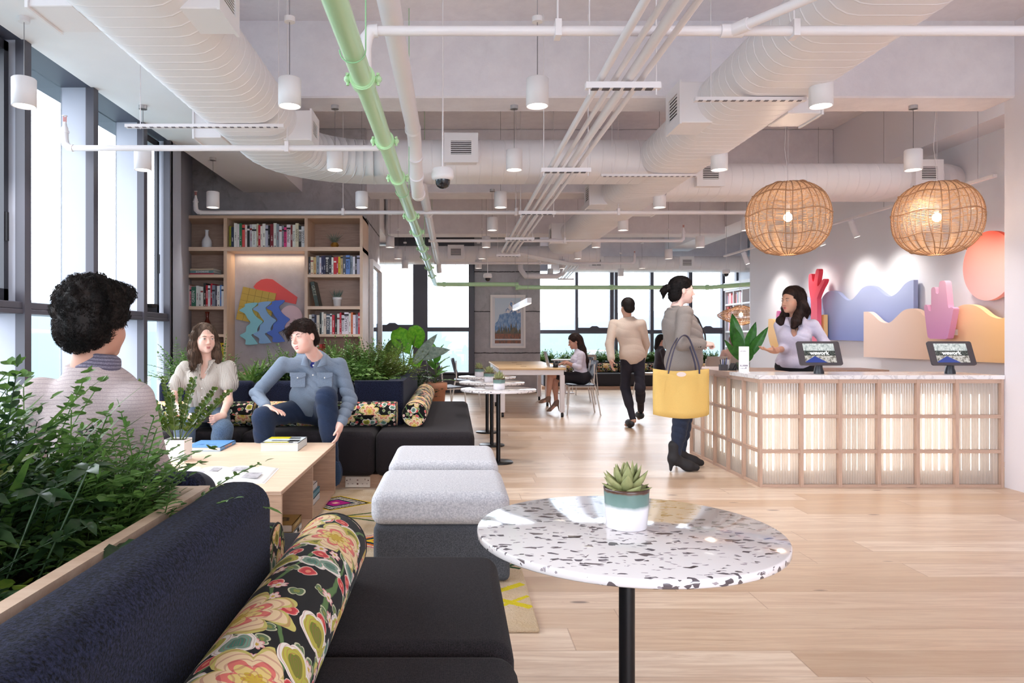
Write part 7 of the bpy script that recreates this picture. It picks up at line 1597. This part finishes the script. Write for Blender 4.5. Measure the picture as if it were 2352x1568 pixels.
b.ell(W(0, -.02, .046), (.084, .103, .088), H, .02); b.ell(W(0, -.06, -.035), (.072, .062, .075), H, .03); b.ell(W(0, .10, -.035), (.1, .062, .10), H, .012, '-'); b.ell(W(0, .03, -.10), (.1, .075, .06), H, .015, '-')
for q in (-1, 1): b.ell(W(q*.085, -.006, -.018), (.022, .026, .034), H, .006, '-')
b.chain([W(0, -.10, .03), W(0, -.135, .025), W(0, -.165, -.005), W(0, -.168, -.06)], [.022, .026, .028, .010], .02); hm = b.build('hair', HK, rt, .0045); strands(rt, hm, HK, 1600, .05, .0010, lambda p: (-1, 0, .1) if p.x > 1.92 else (-.3, 0, -1), .02); face_parts(rt, None, c, H, s_, lip=(206, 124, 120), brow=(60, 44, 40))
bg = thing('tote_bag', 'large yellow canvas tote bag hanging from the arm of the person in the blazer', 'bag', (1.92, 6.02, .53)); YB = M((222, 184, 104), .75, bump=.2, scale=200, var=.05)
m = MB(); V = []; x0, x1, nx_, nz_ = 1.685, 2.155, 16, 8
for sgn in (-1, 1):
    for j in range(nz_+1):
        for i in range(nx_+1):
            u, v = i/nx_, j/nz_; wd = math.sin(math.pi*u)**.35; th = (.075-.045*v)*wd+.012*math.sin(u*11+v*2.5)*math.sin(math.pi*v*.8+.3); sag = .028*math.sin(math.pi*u)*(1-v)
            V.append((x0+(x1-x0)*(u*(1)+(.0)), 6.03+sgn*th, .545+(.385-.022*math.sin(math.pi*u))*v-sag))
S_ = (nx_+1)*(nz_+1); fs = []
for k in (0, 1):
    for j in range(nz_):
        for i in range(nx_): a = k*S_+j*(nx_+1)+i; q = (a, a+1, a+nx_+2, a+nx_+1); fs.append(q if k == 0 else q[::-1])
for i in range(nx_): fs.append((i, S_+i, S_+i+1, i+1))
for j in range(nz_): a = j*(nx_+1); fs += [(a, a+nx_+1, S_+a+nx_+1, S_+a), (a+nx_, S_+a+nx_, S_+a+2*nx_+1, a+2*nx_+1)]
m.add(V, fs, True); m.build('bag_body', YB, bg, solid=.003)
for yy, tp in ((5.985, 6.155), (6.075, 6.22)):
    P_ = [Vector(p) for p in ((1.80, yy, .89), (1.825, yy+.01, 1.0), (1.885, (yy+tp)/2, 1.12), (1.955, tp-.04, 1.205), (2.015, tp-.03, 1.19), (2.045, (yy+tp)/2-.02, 1.06), (2.055, yy, .96), (2.06, yy, .89))]; Q_ = []
    for k in range(7):
        for q in range(5): t_ = q/5; a, b_, c_, d_ = P_[max(k-1, 0)], P_[k], P_[k+1], P_[min(k+2, 7)]; Q_.append(.5*((2*b_)+(c_-a)*t_+(2*a-5*b_+4*c_-d_)*t_*t_+(3*b_-a-3*c_+d_)*t_**3))
    MB().tube(Q_+[P_[-1]], .011, 8, flat=.45).build('bag_handle', M((64, 60, 78), .7), bg)
MB().prism([(1.905+.04*math.cos(k*.314), .885+.02*math.sin(k*.314)) for k in range(20)], 'y', 5.972, 5.978).build('bag_label', M((230, 214, 206), .6), bg)
# ---- man walking
rt = thing('person', 'person with dark hair in a beige top and black trousers walking away', 'person', (2.36, 9.5, 0))
F_ = Fig(dict(pelvis=(2.38, 9.5, .94), neck=(2.31, 9.5, 1.45), head=(2.30, 9.47, 1.59), sl=(2.13, 9.52, 1.37), sr=(2.49, 9.47, 1.37), el=(2.06, 9.44, 1.10), er=(2.58, 9.60, 1.10), wl=(2.05, 9.28, .90), wr=(2.56, 9.72, .88),
            kl=(2.30, 9.58, .52), kr=(2.46, 9.42, .52), al=(2.36, 9.38, .10), ar=(2.60, 9.92, .17), tl=(2.30, 9.50, .03), tr=(2.60, 10.02, .06)), (-.15, 1, 0), (-.3, .95, 0), hs=.98, bulk=.95, fem=False)
F_.body(rt, skin_mat((210, 170, 150)), .008, [dict(w=F_.J['wl'], d=(0, -.2, -1), nrm=(.9, 0, 0), side=1, curl=(15, 20, 15)), dict(w=F_.J['wr'], d=(0, .2, -1), nrm=(-.9, 0, 0), side=-1, curl=(15, 20, 15))])
def extF(b): b.ell(F_.J['pelvis']+Vector((-.01, 0, .06)), (.150, .12, .14), F_.T, .04)
F_.top(rt, cloth((222, 204, 188), (206, 186, 170)), .007, .030, (1, .9), (.002, 44, .3, .2, 1), -.10, 'beige_top', None, extF); F_.legs_wear(rt, M((36, 34, 46), .9), .008, .006, wr=(.004, 50, .4, .3, .9))
c, H = F_.J['head'], F_.H; W = lambda x, y, z: c+H @ Vector((x, y, z)); b = Blob(); b.ell(W(0, -.02, .045), (.086, .103, .090), H, .02); b.ell(W(0, -.06, -.02), (.075, .055, .06), H, .02); b.ell(W(0, .09, -.06), (.09, .07, .1), H, .012, '-'); b.build('hair', HK, rt, .007, (.002, 200, 1, .9, .1, 'h'))
for sd in 'lr': MB().ball((F_.J['a'+sd]+F_.J['t'+sd])/2+Vector((0, .01, -.01)), (.055, .15, .055), 12).build('shoe', M((30, 28, 32), .5), rt)
# ---- woman typing
rt = thing('person', 'person with long dark hair in a white blouse and black skirt typing at the laptop', 'person', (1.97, 11.1, .46))
G_ = Fig(dict(pelvis=(1.99, 11.1, .565), neck=(1.955, 11.1, 1.005), head=(1.875, 11.1, 1.125), sr=(1.955, 11.27, .925), sl=(1.955, 10.93, .925), er=(1.92, 11.29, .745), el=(1.91, 10.90, .735), wr=(1.735, 11.16, .80), wl=(1.735, 10.99, .80),
            kl=(1.50, 11.04, .615), kr=(1.58, 11.16, .54), al=(1.455, 11.02, .235), ar=(1.60, 11.14, .165), tl=(1.36, 11.0, .20), tr=(1.50, 11.12, .06)), (-1, 0, 0), (-1, -.08, 0), hs=.95, bulk=.84, pitch=-.3)
SKG = skin_mat((204, 160, 140)); G_.body(rt, SKG, .006, [dict(w=G_.J['wr'], d=(-1, -.1, -.25), nrm=(-.2, 0, -1), side=-1, curl=(20, 20, 15), s=.9), dict(w=G_.J['wl'], d=(-1, .1, -.25), nrm=(-.2, 0, -1), side=1, curl=(20, 20, 15), s=.9)])
G_.top(rt, cloth((232, 226, 240), (214, 208, 226)), .006, .014, (1, .35), (.004, 60, .4, .3, 1), .03, 'blouse'); b = Blob()
b.ell(G_.J['pelvis']+Vector((0, 0, .01)), (.15, .155, .125), None, .05)
for sd in 'lr': h = G_.J['pelvis']+Vector((-.02, -.075 if sd == 'l' else .075, -.01)); b.cap(h, h+(G_.J['k'+sd]-h)*.72, .086, .068, .06)
b.plane(G_.J['pelvis']+Vector((0, 0, .11)), (0, 0, 1)); b.build('skirt', M((30, 28, 36), .85), rt, .007, (.002, 50, .4, .3, .8))
for sd in 'lr':
    a, t_ = G_.J['a'+sd], G_.J['t'+sd]; b = Blob(); b.cap(a+Vector((.01, 0, .03)), a+Vector((0, 0, -.01)), .036, .036, .02); b.cap(a, t_+Vector((0, 0, .01)), .034, .026, .03); b.cap(t_, t_+Vector((-.04, 0, -.012)), .026, .015, .02); b.cap(a+Vector((.025, 0, -.02)), a+Vector((.045, 0, -.125)), .016, .006, .01); b.build('heeled_sandal', M((138, 112, 98), .6), rt, .005)
c, H = G_.J['head'], G_.H; s_ = .95; W = lambda x, y, z: c+H @ Vector((x*s_, y*s_, z*s_)); b = Blob(); b.ell(W(0, -.022, .046), (.086, .105, .088), H, .02); b.ell(W(0, .095, -.04), (.09, .062, .10), H, .012, '-'); b.chain([W(0, -.08, .0), c+Vector((.115, -.03, -.13)), c+Vector((.17, -.04, -.29)), c+Vector((.19, -.04, -.40))], [.07, .062, .045, .02], .04); b.build('hair', HD, rt, .006, (.0018, 220, .3, .9, .3, 'h')); face_parts(rt, None, c, H, s_, brow=(40, 30, 28))
# ---- two people far back
rt = thing('person', 'person with long black hair in a dark dress talking near the far windows', 'person', (4.22, 14.6, .46))
P1 = Fig(dict(pelvis=(4.20, 14.6, .565), neck=(4.22, 14.6, 1.0), head=(4.26, 14.6, 1.13), sr=(4.22, 14.42, .92), sl=(4.22, 14.78, .92), er=(4.25, 14.40, .70), el=(4.25, 14.78, .70), wr=(4.45, 14.48, .82), wl=(4.45, 14.68, .82), kr=(4.62, 14.52, .55), kl=(4.62, 14.68, .55), ar=(4.62, 14.52, .1), al=(4.62, 14.68, .1), tr=(4.72, 14.52, .04), tl=(4.72, 14.68, .04)), (1, 0, 0), (1, -.1, 0), bulk=.85, hs=.95)
P1.body(rt, SKG, .01, [dict(w=P1.J['wr'], d=(.6, 0, .8), nrm=(0, 1, 0), side=1, spread=.6), dict(w=P1.J['wl'], d=(.8, 0, .3), nrm=(0, -1, 0), side=-1)]); P1.top(rt, cloth((70, 62, 68)), .01, .016, (1, .3), None, -.05, 'dark_dress'); P1.legs_wear(rt, cloth((60, 54, 62)), .011, .014, (.9, 0), None, 'skirt')
c, H = P1.J['head'], P1.H; W = lambda x, y, z: c+H @ Vector((x, y, z)); b = Blob(); b.ell(W(0, -.02, .04), (.084, .10, .088), H, .02); b.ell(W(0, .09, -.04), (.09, .06, .1), H, .012, '-'); b.chain([W(0, -.08, 0), W(0, -.10, -.15), W(0, -.08, -.28)], [.065, .055, .03], .03); b.build('hair', HK, rt, .008)
rt = thing('person', 'person with long auburn hair seen from behind in a pink top beyond the counter plant', 'person', (5.42, 13.9, .46)); x_ = xat(1685, 13.9)
P2 = Fig(dict(pelvis=(x_, 13.9, .565), neck=(x_, 13.9, .985), head=(x_, 13.93, 1.12), sl=(x_-.19, 13.9, .90), sr=(x_+.19, 13.9, .90), el=(x_-.25, 13.98, .68), er=(x_+.25, 13.98, .68), wl=(x_-.12, 14.15, .74), wr=(x_+.12, 14.15, .74), kl=(x_-.1, 14.35, .55), kr=(x_+.1, 14.35, .55), al=(x_-.1, 14.38, .1), ar=(x_+.1, 14.38, .1), tl=(x_-.1, 14.48, .04), tr=(x_+.1, 14.48, .04)), (0, 1, 0), (0, 1, 0), bulk=.85, hs=.95)
P2.body(rt, SKG, .01, [dict(w=P2.J['wl'], d=(0, 1, 0), nrm=(0, 0, -1), side=1), dict(w=P2.J['wr'], d=(0, 1, 0), nrm=(0, 0, -1), side=-1)]); P2.top(rt, cloth((226, 190, 182)), .01, .016, (1, .9), None, -.05, 'pink_top'); P2.legs_wear(rt, cloth((60, 60, 80)), .011, .014, (1, .9), None)
c, H = P2.J['head'], P2.H; W = lambda x, y, z: c+H @ Vector((x, y, z)); b = Blob(); b.ell(W(0, -.02, .04), (.086, .10, .088), H, .02); b.ell(W(0, .09, -.04), (.09, .06, .1), H, .012, '-'); b.chain([W(0, -.06, 0), W(.01, -.10, -.15), W(0, -.10, -.32)], [.075, .085, .05], .03); b.build('hair', hair_mat((122, 78, 62), (70, 40, 34)), rt, .008, (.004, 120, 1, .5, .2, 'h'))
chair(x_, 13.72, R(180), 'tan chair under the person with auburn hair', proto=tc0)
